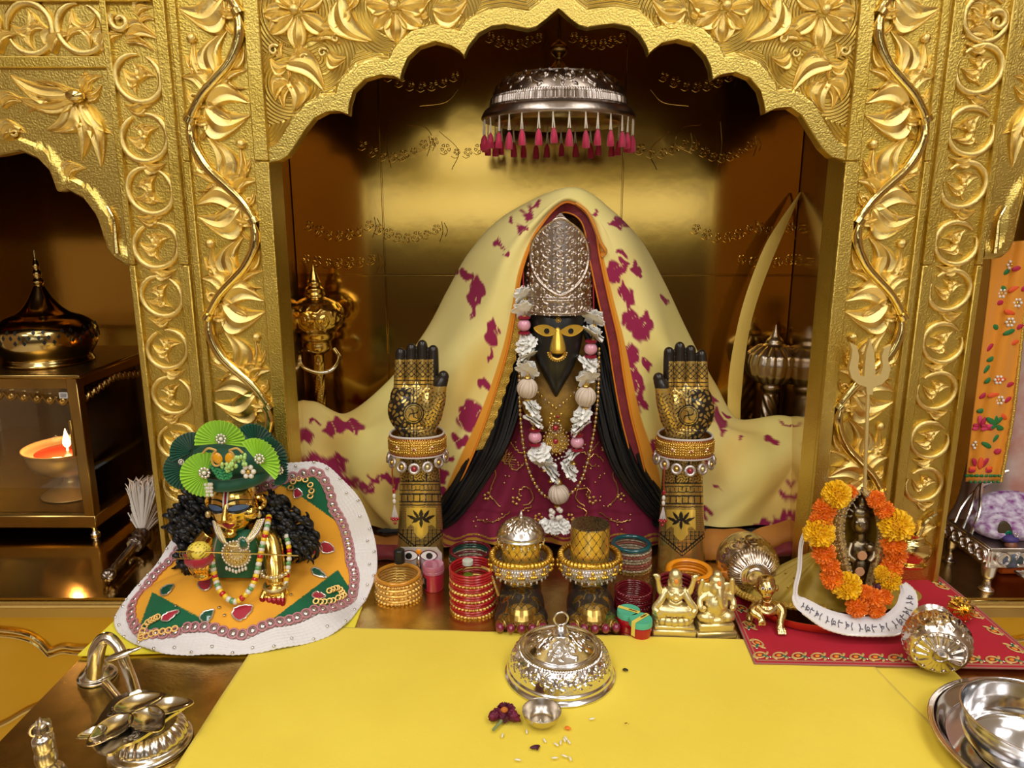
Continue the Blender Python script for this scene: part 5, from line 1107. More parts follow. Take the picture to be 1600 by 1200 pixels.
obj('mace_body', xf(lathe(mprof, 160, mdis), ax0*np.array([1, 1, 1]), rotm), MACEG, mc, 60)
obj('hook_bracket', tube(spline([P(522, 545, 1.20), P(530, 560, 1.19), P(518, 578, 1.17), P(495, 582, 1.165), P(472, 572, 1.17), P(468, 552, 1.19), P(472, 545, 1.25)], 40), .0032, 10), STEEL, bw)
sd = 1.215; a0, a1 = P(1196, 700, sd), P(1213, 508, sd); dv_ = (a1-a0)/np.linalg.norm(a1-a0)
def al2(py): return (P(1205, py, sd)[2]-a0[2])/dv_[2]
sp_ = np.array([(.0125, 0), (.0122, al2(612)), (.016, al2(608)), (.018, al2(603)), (.015, al2(599)), (.030, al2(594)), (.040, al2(582)), (.0435, al2(566)), (.040, al2(552)), (.028, al2(543)), (.014, al2(537)), (.013, al2(531)), (.0075, al2(526)), (.006, al2(522)), (.0035, al2(518)), (.0005, al2(507))])
sp_ = sp_*np.array([1.05, 1])
seg = np.concatenate([[0], np.cumsum(np.linalg.norm(np.diff(sp_, axis=0), axis=1))]); tt = np.linspace(0, seg[-1], 160); sp_ = smooth1(np.stack([np.interp(tt, seg, sp_[:, 0]), np.interp(tt, seg, sp_[:, 1])], -1), 3)
def sdis(u, v):
    z = sp_[:, 1][:, None]+0*u; hd = (z > al2(596)) & (z < al2(540)); return hd*(.0022*np.abs(np.cos(u*PI*16))-.001)+(z < al2(615))*.0016*np.sin(u*2*PI*6+z*260)
sm = thing('silver_mace', 'aged silver mace with ribbed pumpkin head and twisted shaft', 'mace', (a0[0], a0[1], 0))
obj('mace_body', xf(lathe(sp_, 192, sdis), a0, Vector((0, 0, 1)).rotation_difference(Vector(dv_)).to_euler()), M('dark_silver', (.40, .33, .26), 1, .3, [(200, .3, 'noise')]), sm, 60)
obj('shaft_foot', tube([(a0[0], a0[1], .002), a0], .012, 16), bpy.data.materials['dark_silver'], sm)
Lf = spline([(1250, 300), (1215, 350), (1193, 388), (1172, 441), (1158, 486), (1149, 525), (1141, 570), (1137, 616), (1137, 700)], 40); Rt = spline([(1252, 301), (1224, 365), (1205, 410), (1187, 458), (1173, 507), (1164, 560), (1159, 612), (1157, 640), (1157, 700)], 40)
sw = thing('curved_sword', 'curved golden sword blade standing upright against the back wall', 'sword', tuple(P(1147, 700, 1.2)*np.array([1, 1, 0])))
gsw = []
for i in range(40):
    t = i/39; dd = 1.245-.055*t
    a, b = P(*Lf[i], dd), P(*Rt[i], dd); m_ = (a+b)/2; gsw.append([a, m_+np.array([0, -.0022, 0]), b, m_+np.array([0, .0022, 0])])
obj('blade', (lambda q: (q[0], q[1]+[[0, 1, 2, 3], [156, 157, 158, 159]]))(sheet(np.array(gsw), 0, cu=True)), M('hammered_gold_blade', (.97, .74, .19), .25, .45, [(160, .4, 'noise')]), sw, 50)
gh = P(1147, 655, 1.19); obj('hilt', tube([(gh[0], gh[1], .001), (gh[0], gh[1], gh[2]-.02), (gh[0], gh[1], gh[2])], [.012, .011, .009], 16), BRASSD, sw)
# ================================================================== helpers for this part
def paneglass(name, tint=(.93, .96, .93), fac=.015):
    m = bpy.data.materials.new(name); m.use_nodes = True; nt = m.node_tree; N = nt.nodes; L = nt.links; N.remove(N['Principled BSDF'])
    tr_ = N.new('ShaderNodeBsdfTransparent'); tr_.inputs[0].default_value = (*tint, 1); gl = N.new('ShaderNodeBsdfGlossy'); gl.inputs['Roughness'].default_value = .03; gl.inputs['Color'].default_value = (.9, .9, .9, 1)
    fr = N.new('ShaderNodeFresnel'); fr.inputs[0].default_value = 1.45; ad = N.new('ShaderNodeMath'); ad.operation = 'ADD'; ad.inputs[1].default_value = fac; L.new(fr.outputs[0], ad.inputs[0])
    mx = N.new('ShaderNodeMixShader'); L.new(ad.outputs[0], mx.inputs[0]); L.new(tr_.outputs[0], mx.inputs[1]); L.new(gl.outputs[0], mx.inputs[2]); L.new(mx.outputs[0], N['Material Output'].inputs[0]); return m
PANE = paneglass('window_pane')
def inpoly(p, poly):
    x, y = p[:, 0], p[:, 1]; r = np.zeros(len(p), bool); n = len(poly)
    for i in range(n):
        (x1, y1), (x2, y2) = poly[i], poly[(i+1) % n]
        c = ((y1 > y) != (y2 > y)) & (x < (x2-x1)*(y-y1)/((y2-y1) or 1e-9)+x1); r ^= c
    return r
def cloth_slab(pts_px, z, th, seed=0, n=40, amp=.0006):
    q = [G(a, b, z) for a, b in pts_px]; return q
# ================================================================== crowned doll idol at the left
WHT = lin(228, 224, 224); ORC = lin(238, 168, 40); GRC = lin(0, 96, 58); LCE = lin(200, 160, 160)
rim = [G(a, b, .005) for a, b in ((380, 1022), (300, 1024), (230, 1015), (182, 985))]+[P(*q) for q in ((186, 950, .875), (225, 905, .90), (262, 855, .925), (300, 800, .935), (350, 752, .942), (420, 728, .947), (490, 722, .952), (540, 752, .952), (572, 800, .95), (587, 850, .945), (588, 895, .93))]+[G(a, b, .005) for a, b in ((570, 940), (530, 985), (460, 1010))]
rim = np.array(rim); NT, NS = 440, 130
rl = spline(np.concatenate([rim[-2:], rim, rim[:3]]), 440*8); m_ = len(rim)+4; i0 = int(2/m_*len(rl)); i1 = int((2+len(rim))/m_*len(rl)); rl = rl[np.linspace(i0, i1, NT, endpoint=False).astype(int)]
wc = P(370, 882, .905); an_ = np.arctan2(rl[:, 1]-wc[1], rl[:, 0]-wc[0]); wr = np.stack([wc[0]+.034*np.cos(an_), wc[1]+.026*np.sin(an_), np.full(NT, wc[2]-.004)], -1)
sg_ = np.linspace(0, 1, NS)[None, :, None]; sk = wr[:, None]*(1-sg_)+rl[:, None]*sg_
sk[..., 2] += .016*np.sin(PI*sg_[..., 0])*(np.clip((rl[:, 2]-.004)/.05, 0, 1)*-.6+.75)[:, None]
th_ = np.linspace(0, 2*PI, NT, endpoint=False)[:, None]; sk[..., 2] += .0018*np.sin(th_*13+sg_[..., 0]*5)*sg_[..., 0]
sk[..., 2] = np.maximum(sk[..., 2], .0045)
doll = thing('doll_idol', 'golden-faced crawling deity doll dressed in orange, green and white', 'idol', (wc[0], wc[1], 0))
S1, S2 = int(NS*.70), int(NS*.795)
rp2 = proj(rl); cpx = proj(wc[None])[0]; ra = np.arctan2(rp2[:, 1]-cpx[1], rp2[:, 0]-cpx[0]); f1 = np.full(NT, .715)
for (x_, y_, am_, wd_) in ((212, 1004, .155, .30), (543, 936, .13, .30), (494, 738, .15, .30), (225, 905, .05, .3), (380, 1000, .07, .4)):
    da = np.angle(np.exp(1j*(ra-math.atan2(y_-cpx[1], x_-cpx[0])))); f1 = np.maximum(f1, .715+am_*np.clip(1-np.abs(da)/wd_, 0, 1)**.8)
f2 = f1+.085
sk0 = sk.copy(); s_new = np.zeros((NT, NS))
for i in range(NT):
    s_new[i] = np.interp(np.arange(NS), [0, S1, S2, NS-1], [0, f1[i], f2[i], 1.0])
    for c in range(3): sk[i, :, c] = np.interp(s_new[i], np.linspace(0, 1, NS), sk0[i, :, c])
def part(a, b): return sk[:, a:b]
fab = part(0, S1+1); fp_ = proj(fab.reshape(-1, 3)); fc = np.tile(np.array((*ORC, 0)), (len(fp_), 1))
shade = .5+.5*np.sin(fp_[:, 0]*.06+fp_[:, 1]*.05)
fc[:, :3] = fc[:, :3]*(.92+.1*shade[:, None])
for pl in ([(238, 925), (205, 1012), (345, 982)], [(528, 890), (560, 940), (425, 968)], [(428, 752), (498, 738), (530, 818), (474, 778)]): fc[inpoly(fp_, pl)] = (*GRC, 0)
v, f = sheet(fab.transpose(1, 0, 2), 0, cu=True); colf = fc.reshape(NT, S1+1, 4).transpose(1, 0, 2).reshape(-1, 4)
obj('skirt', (v, f), ATTRF, doll, 180, colf)
LACEM = M('pink_silver_lace', LCE, .2, .5, [(700, 1.0, 'voro')], (120, lin(206, 190, 184)))
v, f = sheet((part(S1, S2+1)+np.array([0, 0, .0008])).transpose(1, 0, 2), 0, cu=True); lc = obj('lace_border', (v, f), LACEM, doll, 180)
wh = part(S2, NS).copy(); nw_ = wh.shape[1]
wh[..., 2] += (.0016*np.abs(np.sin(np.linspace(0, 7*PI, nw_)))[None]+.0005*np.sin(th_*160)); v, f = sheet(wh.transpose(1, 0, 2), 0, cu=True)
FRW = M('white_ribbon_fringe', WHT, 0, .6, [(900, .6, 'noise')])
wf_ = obj('white_fringe', (v, f), FRW, doll, 180)
allsk = sk.reshape(-1, 3); allp = proj(allsk)
def onsk(px, py, up=.002):
    j = np.argmin((allp[:, 0]-px)**2+(allp[:, 1]-py)**2); return allsk[j]+np.array([0, -up*.5, up])
lr = mesh('lace_ring', *torus(.0058, .0013, 18, 6), M('rose_lace_thread', lin(190, 128, 134), 0, .6), 60); lg = mesh('sequin', *ell((0, 0, 0), (.0034, .0034, .0012), 10, 6), M('silver_sequin', (.75, .70, .66), .9, .2), 180)
for q in range(78):
    i = int(q*NT/78); p = sk[i, (S1+S2)//2]+np.array([0, -.0004, .0022]); tx_ = rl[i]-wr[i]; pit = math.atan2(tx_[2], np.linalg.norm(tx_[:2])+1e-6)
    nrm = np.cross(sk[(i+3) % NT, S1]-sk[i-3, S1], sk[i, S2]-sk[i, S1]); nrm = nrm/np.linalg.norm(nrm); nrm = nrm if nrm[2] > 0 or nrm[1] < 0 else -nrm
    e_ = Vector((0, 0, 1)).rotation_difference(Vector(nrm)).to_euler(); o = link('lace_ring', lr, lc, p-org(doll), e_); link('sequin', lg, lc, p-org(doll), e_)
bst = mesh('stud', *ell((0, 0, 0), (.0022, .0022, .0015), 8, 6), STEEL, 180)
for q in range(44):
    i = int((q+.5)*NT/44); link('stud', bst, wf_, sk[i, NS-4-(q % 2)*6]+np.array([0, -.001, .002])-org(doll))
def motif(px, py, a, l, w, mat, rimm, nm='paisley_motif'):
    c = onsk(px, py, .002); kq = S(c); pts = []
    for t in np.linspace(0, 2*PI, 26, endpoint=False):
        u, v_ = l*math.cos(t), w*math.sin(t)*(1-.45*math.cos(t)); pts.append(onsk(px+u*math.cos(a)-v_*math.sin(a), py+u*math.sin(a)+v_*math.cos(a), .0022))
    pts = np.array(pts); cen = pts.mean(0)+np.array([0, -.001, .0016]); vv = np.concatenate([pts, [cen]]); ff = [[i, (i+1) % 26, 26] for i in range(26)]
    vv2 = np.concatenate([vv, vv-np.array([0, 0, .002])]); o = obj(nm, (vv2, ff), mat, doll, 180)
    obj('beaded_rim', tube(pts, .0009+.0003*(np.arange(26) % 2), 6, closed=True), rimm, o); return o
SRIM = M('silver_bead_rim', (.78, .72, .66), .8, .3); GRIM = M('gold_thread_rim', (.80, .52, .16), .6, .4)
REDV = M('crimson_velvet', lin(170, 12, 44), 0, .6, sheen=.3); EMR = M('emerald_stone', (.006, .09, .05), 0, .08, coat=.8)
for a in ((322, 910, -1.2, 14, 9), (380, 957, -.5, 17, 10), (490, 857, .2, 14, 12), (512, 858, .3, 12, 8), (267, 963, -.5, 15, 5), (499, 932, .1, 10, 5), (466, 773, .2, 7, 7)): motif(*a, REDV, SRIM)
for a in ((262, 922, -.6, 12, 6), (325, 963, -.7, 13, 7), (499, 897, .5, 13, 5), (440, 905, 0, 6, 4), (412, 800, .5, 9, 5)): motif(*a, EMR, SRIM)
for cpts in ([(222, 995), (232, 975), (248, 967)], [(222, 998), (245, 990), (275, 985)], [(495, 942), (515, 942), (535, 934)], [(515, 925), (528, 922), (538, 932)], [(455, 765), (462, 752), (478, 752), (488, 765), (486, 778)]):
    q = spline(cpts, 7)
    for x_, y_ in q:
        c = onsk(x_, y_, .003); obj('gold_loop', xf(torus(.0034, .0012, 14, 6), c, (.7, 0, 0)), GRIM, doll)
for (x_, y_) in ((275, 948), (394, 917), (352, 962), (287, 980), (343, 950), (455, 930), (470, 835), (448, 828), (460, 870)): obj('sequin', ell(onsk(x_, y_, .002), (.0022, .0022, .0012), 8, 6), STEEL, doll)
# body
BG = M('polished_idol_gold', (.86, .58, .14), 1, .16, [(30, .1, 'noise')])
dd = .89; kd = S(P(368, 830, dd)); D = lambda x, y, o=0.0: P(x, y, dd+o)
hc = D(366, 786, -.004); hr_ = np.array((37*kd, 34*kd, 44*kd))
pcs = [ell(hc, hr_, 32, 22), ell(D(367, 812, -.012), (22*kd, 20*kd, 18*kd), 20, 12), tube([D(369, 815), D(370, 845)], [17*kd, 22*kd], 18), ell(D(370, 870, .004), (44*kd, 30*kd, 44*kd), 26, 16), ell(D(344, 800, -.014), (14*kd, 14*kd, 13*kd), 14, 10), ell(D(390, 800, -.014), (14*kd, 14*kd, 13*kd), 14, 10)]
pcs += [tube(spline([hc+np.array([.0, -hr_[1]*.93, .010]), hc+np.array([0, -hr_[1]*1.12, -.002]), hc+np.array([0, -hr_[1]*1.22, -.010])], 8), np.linspace(.0026, .0052, 8), 10), ell(hc+np.array([.003, -hr_[1]*1.05, -.011]), .0036, 10, 8), ell(hc+np.array([-.003, -hr_[1]*1.05, -.011]), .0036, 10, 8), ell(hc+np.array([0, -hr_[1]*.78, -.0325]), (.009, .007, .006), 12, 8)]
armL = spline([D(408, 832, .004), D(424, 850, -.004), D(430, 882, -.018), D(431, 912, -.030)], 22); pcs.append(tube(armL, np.interp(np.linspace(0, 1, 22), [0, .25, .7, 1], [18, 19, 16, 14])*kd, 18))
armR = spline([D(330, 835, .004), D(312, 858, -.004), D(308, 882, -.020), D(318, 896, -.036)], 20); pcs.append(tube(armR, np.interp(np.linspace(0, 1, 20), [0, .4, 1], [17, 16, 11])*kd, 16))
hp = D(431, 924, -.036); pcs.append(ell(hp, (18*kd, 13*kd, 14*kd), 18, 12)); pcs.append(ell(D(318, 897, -.042), (15*kd, 14*kd, 9*kd), 16, 10))
for q in range(4):
    x_ = 420+q*7.2; pcs.append(tube(spline([D(x_, 926, -.040), D(x_+.5, 938, -.046), D(x_+.5, 950-abs(q-1.4)*1.5, -.048)], 8), np.array([4.2]*8)*kd, 10)); pcs.append(ell(D(x_+.5, 950-abs(q-1.4)*1.5, -.048), 4.2*kd, 10, 8))
pcs.append(tube(spline([D(417, 918, -.036), D(410, 932, -.045), D(411, 942, -.048)], 8), np.array([4.4]*8)*kd, 10))
for q in range(4): pcs.append(tube(spline([D(309+q*5, 897, -.048), D(305+q*6, 890, -.060), D(307+q*6, 882, -.062)], 8), np.array([2.8]*8)*kd, 8))
v, f = fuse(pcs, .00085, 3); pv = proj(v); col = np.tile(np.array((.86, .58, .14, 1)), (len(v), 1))
red = (pv[:, 1] > 934) & (np.abs(pv[:, 0]-431) < 30); col[red] = (.30, .008, .012, .3)
obj('body', (v, f), M('gilded_body', (1, 1, 1), 0, .16, [(40, .08, 'noise')], attr=True), doll, 180, col)
def onf(x, z, o=.0006):
    t_ = max(.02, 1-(x/hr_[0])**2-(z/hr_[2])**2); return hc+np.array([x, -hr_[1]*math.sqrt(t_)-o, z])
EW = M('eye_white_enamel', (.75, .72, .68), 0, .2); LIDB = M('steel_blue_eyelid', lin(88, 112, 150), .2, .4)
for s in (-1, 1):
    ex, ez = s*.0145, .0015
    t = np.linspace(0, 2*PI, 30, endpoint=False)
    def patch(pts, mat, nm, par, o=.0008, dome=.0006):
        p = np.array([onf(a, b, o) for a, b in pts]); c = onf(np.mean([a for a, b in pts]), np.mean([b for a, b in pts]), o+dome); n = len(p); return obj(nm, (np.concatenate([p, [c]]), [[i, (i+1) % n, n] for i in range(n)]), mat, par, 180)
    e = patch([(ex+.0115*math.cos(a), ez-.001+.0045*math.sin(a)) for a in t], EW, 'eye', doll)
    patch([(ex+.0108*math.cos(a), ez+.0022+.0042*math.sin(a)) for a in t], LIDB, 'eyelid', e, .0018)
    patch([(ex+.0042*math.cos(a), ez-.0028+.0024*math.sin(a)) for a in t], BLACKM, 'pupil', e, .0018)
    obj('eye_liner', tube([onf(ex+s*u, ez-.0012-.0030*math.sin(PI*(u+.0125)/.025), .0012) for u in np.linspace(-.0125, .0135, 16)], .0006, 6), BLACKM, e)
    obj('lash_line', tube([onf(ex+s*u, ez+.0005-.002*math.cos(u/.0125*PI/2), .0026) for u in np.linspace(-.0125, .0135, 16)], .0008, 6), BLACKM, e)
    obj('eyebrow', tube([onf(ex+s*u, ez+.0085+.0042*math.cos((u+.002)/.0135*PI/2), .0008) for u in np.linspace(-.012, .0135, 16)], np.interp(np.linspace(0, 1, 16), [0, .5, 1], [.0012, .001, .0004]), 6), BLACKM, doll)
    obj('ear', xf(torus(.0075, .0032, 18, 8, 1), hc+np.array([s*hr_[0]*1.0, .002, .0]), (PI/2, .2*s, s*.5)), BG, doll)
    er = obj('earring', ell(hc+np.array([s*hr_[0]*1.05, -.006, -.013]), (.004, .0035, .005), 10, 8), PALEBRASS, doll)
LIP = M('crimson_lip', lin(150, 20, 44), 0, .3)
obj('lips', fuse([tube([onf(u, -.0205+.0016*abs(math.cos(u/.0085*PI))*0+.002*(u/.0085)**2, .0008) for u in np.linspace(-.0085, .0085, 14)], np.interp(np.linspace(-1, 1, 14), [-1, 0, 1], [.0008, .0020, .0008]), 8), tube([onf(u, -.0232+.003*(u/.007)**2, .0008) for u in np.linspace(-.006, .006, 12)], np.interp(np.linspace(-1, 1, 12), [-1, 0, 1], [.0008, .0021, .0008]), 8)], .0006, 1), LIP, doll, 180)
for x_, m__ in ((-.0024, WE), (.0024, WE), (0, GEM)): obj('tilak_mark', tube([onf(x_, z_, .0012) for z_ in np.linspace(.004 if x_ else .008, .026, 10)], .0011, 6), m__, doll)
obj('tilak_mark', ell(hc+np.array([0, -hr_[1]*1.12, .000]), (.0024, .002, .0045), 10, 8), WE, doll)
# bodice
bdc = []
for y_, hw in ((828, 30), (845, 36), (865, 41), (885, 43), (902, 44)):
    bdc.append([D(370+hw*math.sin(a), y_, .004-(32*kd*1.06+.001)*math.cos(a)*min(1, (y_-800)/50)) for a in np.linspace(-1.25, 1.25, 25)])
GRF = M('green_satin', GRC, 0, .5, [(400, .3, 'noise')], sheen=.3)
obj('bodice', sheet(np.array([spline(np.array(bdc)[:, j], 20) for j in range(25)]).transpose(1, 0, 2), .0015), GRF, doll, 60)
for s in (-1, 1): obj('bodice_trim', tube([bdc[i][2 if s < 0 else 22]+np.array([0, -.002, 0]) for i in range(5)], .0016, 6), SRIM, doll)
# curly black hair
hb_ = MB(); rq = random.Random(11)
def curls(cx, cy, rx, ry, n, d0):
    for _ in range(n):
        a = rq.uniform(0, 6.28); r = math.sqrt(rq.random()); x0, y0 = cx+rx*r*math.cos(a), cy+ry*r*math.sin(a); t = np.linspace(0, 1, 20); ph = rq.uniform(0, 6); L = rq.uniform(26, 52); R_ = rq.uniform(3, 7); ax = rq.uniform(.9, 2.3)
        pts = [P(x0+L*u*math.cos(ax)*.5+R_*math.cos(9*u+ph), y0+L*u*math.sin(ax)*.8+R_*math.sin(9*u+ph)*.6, d0+rq.uniform(-.002, .002)+.006*math.sin(9*u+ph)) for u in t]; hb_.add(*tube(np.array(pts), np.interp(t, [0, .2, .8, 1], [.001, .0032, .003, .0008]), 6))
curls(312, 785, 28, 30, 50, .905); curls(300, 822, 22, 36, 45, .90); curls(280, 800, 16, 18, 18, .90); curls(425, 795, 26, 30, 55, .905); curls(455, 815, 26, 22, 46, .90); curls(470, 835, 22, 14, 26, .895); curls(290, 860, 12, 18, 14, .895); curls(440, 850, 14, 14, 14, .90)
hob = obj('hair', hb_, HAIR, doll, 60); hob['kind'] = 'stuff'
# turban
tur = thing('turban', 'green turban with pleated lime fans and pearl brooches on the doll', 'turban', tuple(D(365, 745)))
TG = M('dark_green_cloth', lin(0, 82, 56), 0, .6, [(300, .3, 'noise')], sheen=.3); LM = M('lime_cloth', lin(160, 212, 48), 0, .6, [(300, .2, 'noise')], sheen=.2); PGB = M('pale_green_bead', lin(176, 214, 120), 0, .3, coat=.4); RPG = M('green_rope', lin(24, 128, 66), 0, .5, sheen=.2)
hv, hf = ell(D(364, 716, .008), (76*kd, 50*kd, 33*kd), 80, 30); aa = np.arctan2(hv[:, 1]-D(364, 722, .004)[1], hv[:, 0]-D(364, 722)[0]); hv[:, 2] += .0016*np.sin(aa*26); obj('cap', (hv, hf), TG, tur, 180)
obj('brim', tube(np.array([D(364, 738)+np.array([50*kd*math.cos(a), 44*kd*math.sin(a)-.002, .004*math.sin(a)]) for a in np.linspace(0, 2*PI, 60, endpoint=False)]), .0075, 10, closed=True), TG, tur)
def fan(px, py, o, R, a0, a1, mat, rx=0, rz=0, n=None):
    n = n or int(abs(a1-a0)/.17); A = np.linspace(a0, a1, n*2+1); rr = np.linspace(.12, 1, 7)
    g_ = np.array([[(r*R*kd*math.cos(a), -(.0030*r if i % 2 else -.0012*r)-.004*r*r*0, r*R*kd*math.sin(a)*(1+.02*(i % 2))) for i, a in enumerate(A)] for r in rr])
    return obj('pleated_fan', xf(sheet(g_, .0008), D(px, py, o), (rx, 0, rz)), mat, tur, 25)
for a in ((300, 705, -.030, 30, .6, 3.6, TG, .1, .4), (292, 732, -.030, 32, 1.2, 4.5, TG, 0, .5), (400, 695, -.020, 34, -.2, 2.4, TG, .1, -.2), (422, 715, -.026, 33, -.9, 1.9, TG, 0, -.4), (432, 735, -.030, 22, -1.8, 1.2, TG, 0, -.4),
          (345, 692, -.040, 36, -.25, PI+.1, LM, .15, .1), (320, 741, -.052, 33, .9, 4.9, LM, 0, .3), (403, 722, -.050, 36, -.75, 2.3, LM, 0, -.25)): fan(*a)
def brooch(px, py, o, r, mat=SRIM):
    c = D(px, py, o); b = obj('brooch', ell(c, (r*.5, r*.5, r*.5), 10, 8), PEARL, tur)
    for q in range(9): obj('petal', ell(c+np.array([r*math.cos(q*.698), .0003, r*math.sin(q*.698)]), (r*.36, r*.3, r*.36), 8, 6), mat, b)
for a in ((345, 686, -.047, .0052), (319, 739, -.060, .0056), (405, 717, -.058, .0050), (409, 697, -.045, .0036), (436, 735, -.052, .0042), (283, 722, -.045, .003)): brooch(*a)
pc = D(388, 737, -.056)
pf = obj('pearl_flower', ell(pc, .003, 10, 8), GB, tur)
for q in range(6): obj('pearl', ell(pc+np.array([.0062*math.cos(q*1.047), 0, .0062*math.sin(q*1.047)]), .0032, 10, 8), PEARL, pf)
for s, bx_ in ((-1, 340), (1, 359)):
    c = D(bx_, 716, -.058); t = np.linspace(0, 1, 24)
    o = obj('paisley_brooch', ell(c, (7*kd, .0025, 9*kd), 14, 10, (0, s*.3, 0)), M('amber_stone', lin(226, 160, 20), 0, .2, coat=.6) if s < 0 else bpy.data.materials['amber_stone'], tur)
    obj('gold_rim', tube(spline([c+np.array([-s*8*kd, -.001, -8*kd]), c+np.array([s*4*kd, -.001, -11*kd]), c+np.array([s*9*kd*.9, -.001, -2*kd]), c+np.array([s*5*kd, -.001, 8*kd]), c+np.array([s*1*kd*1, -.001, 12*kd]), c+np.array([s*12*kd, -.001, 15*kd]), c+np.array([s*20*kd, -.001, 8*kd])], 30), .0014, 6), GRIM, o)
for q in range(34): obj('green_bead', ell(D(350+q*1.0+rq.uniform(-4, 4), 731-q*.4+rq.uniform(-8, 7), -.061+rq.uniform(-.003, .002)), (.0022, .0022, .0028), 8, 6), PGB, tur)
for q in range(4): obj('rope_coil', tube(np.array([D(346, 728+q*3.6, -.056)+np.array([(14-1.2*q)*kd*math.cos(a)+q*2*kd, -.002-.0012*q, (5+.6*q)*kd*math.sin(a)+.0008*math.sin(a*9)]) for a in np.linspace(PI*.95, 2.0*PI, 36)]), .0016+.0004*np.sin(np.arange(36)*1.6), 8), RPG, tur)
for q in range(12): obj('hanging_pearl', ell(D(322+(q % 3)*4.2+rq.uniform(-1, 1), 757+(q//3)*5.5, -.052), .0026, 8, 6), PEARL, tur)
# doll jewellery
dn = thing('doll_necklace', 'wide silver and gold collar necklace with round pendant on the doll', 'necklace', tuple(D(368, 862, -.04)))
for row, (off, r_, mt) in enumerate(((-4, .0024, SRIM), (1, .0026, PALEBRASS), (7, .0022, SRIM), (12, .0022, PALEBRASS))):
    q = spline([D(336+off*.5, 815, -.006), D(342+off*.6, 834, -.024), D(352+off*.3, 848, -.034), D(369, 855-off*.2, -.040), D(388-off*.4, 845, -.036), D(400-off*.5, 832, -.026), D(410-off*.5, 812, -.008)], 44)
    for p in q: obj('bead', ell(p+np.array([0, -.001*row, 0]), r_, 8, 6), mt, dn)
obj('pendant', xf(lathe([(.0005, 0), (.018, 0), (.017, .0025), (.0005, .004)], 30), D(369, 866, -.037), (PI/2, 0, 0)), PALEBRASS, dn)
for R_, n_, r_, m__ in ((.0175, 26, .0017, SRIM), (.012, 18, .0016, GB), (.007, 10, .0014, SRIM)):
    for q in range(n_): a = 2*PI*q/n_; obj('stone', ell(D(369, 866, -.0415)+np.array([R_*math.cos(a), 0, R_*math.sin(a)]), r_, 8, 6), m__, dn)
for q in range(7): obj('pearl_drop', ell(D(354+5*q, 888+(3-abs(q-3))*1.8, -.040), (.0018, .0018, .003), 8, 6), PEARL, dn)
dg = obj('drop_gem', ell(D(380, 850, -.050), (.0048, .0025, .0065), 14, 10), EMR, dn); 
for q in range(16): a = 2*PI*q/16; obj('stone', ell(D(380, 850, -.050)+np.array([.0068*math.cos(a), 0, .0088*math.sin(a)]), .0014, 8, 6), SRIM, dg)
ml_ = thing('bead_garland', 'multicoloured bead string hanging across the doll\'s orange skirt', 'beads', tuple(D(365, 940, -.06)))
mpts = [(420, 808, -.006), (417, 825, -.026), (411, 848, -.034), (406, 872, -.040), (400, 900, -.050), (390, 922, -.060), (368, 940, -.066), (346, 926, -.060), (337, 905, -.050), (332, 882, -.048), (330, 865, -.040)]
q = spline([D(*a) for a in mpts], 46); bc_ = [M('bead_'+n, c_, 0, .15, coat=.6) for n, c_ in (('yellow', lin(240, 196, 30)), ('red', lin(190, 24, 30)), ('green', lin(96, 150, 90)), ('white', lin(220, 214, 200)))]
for i, p in enumerate(q):
    j = np.argmin(np.linalg.norm(allsk[:, :2]-p[:2], axis=1)); p[2] = max(p[2], allsk[j][2]+.004); obj('bead', ell(p, .0040, 10, 8), bc_[(0, 1, 0, 3, 2, 3)[i % 6]], ml_)
obj('string', tube(q, .0006, 5), WTR, ml_)
q = spline([D(448, 838, .0), D(452, 862, -.010), D(450, 890, -.020), D(446, 915, -.03), D(447, 935, -.036)], 18)
rb = thing('side_bead_string', 'short bead string hanging behind the doll\'s left arm', 'beads', tuple(q[-1]))
for i, p in enumerate(q):
    j = np.argmin(np.linalg.norm(allsk[:, :2]-p[:2], axis=1)); p[2] = max(p[2], allsk[j][2]+.004); obj('bead', ell(p, .0036, 10, 8), bc_[(3, 2, 3, 0, 1, 0)[i % 6]], rb)
obj('string', tube(q, .0006, 5), WTR, rb)
bl = thing('sweet_ball', 'yellow speckled ball in a red cup held in the doll\'s hand', 'ball', tuple(D(310, 872, -.060)))
v, f = ell(D(311, 861, -.060), (17*kd, 16*kd, 14*kd), 40, 24); pv = proj(v); col = np.tile(np.array((*lin(240, 214, 80), 0)), (len(v), 1)); col[(np.sin(pv[:, 0]*.95)*np.sin(pv[:, 1]*1.05)) > .62] = (*lin(80, 70, 30), 0); obj('ball', (v, f), ATTR, bl, 180, col)
obj('cup', xf(lathe(prof([(.0005, -.012), (.010, -.011), (.0165, -.004), (.0172, .002), (.0155, .003), (.0005, 0)], 24), 24, lambda u, v: .0008*np.cos(u*2*PI*8)), D(311, 870, -.058)), REDV, bl)
fl_ = thing('flute', 'thin brass flute rod across the doll\'s chest', 'flute', tuple(D(370, 866, -.062)))
obj('rod', tube([D(290, 861, -.072), D(466, 868, -.046)], .0010, 8), BRIGHTBRASS, fl_)
nm_ = obj('name_bar', box(D(289, 862, -.074), (.022, .0008, .001)), BRASSD, fl_)
for dx in (-8, -3, 3, 8): obj('letter_stroke', tube([D(289+dx, 863, -.074), D(289+dx, 869, -.074), D(289+dx+3, 872, -.074)], .0007, 6), BRASSD, nm_)
obj('letter_stroke', box(D(289, 873, -.074), (.020, .0008, .001)), BRASSD, nm_)
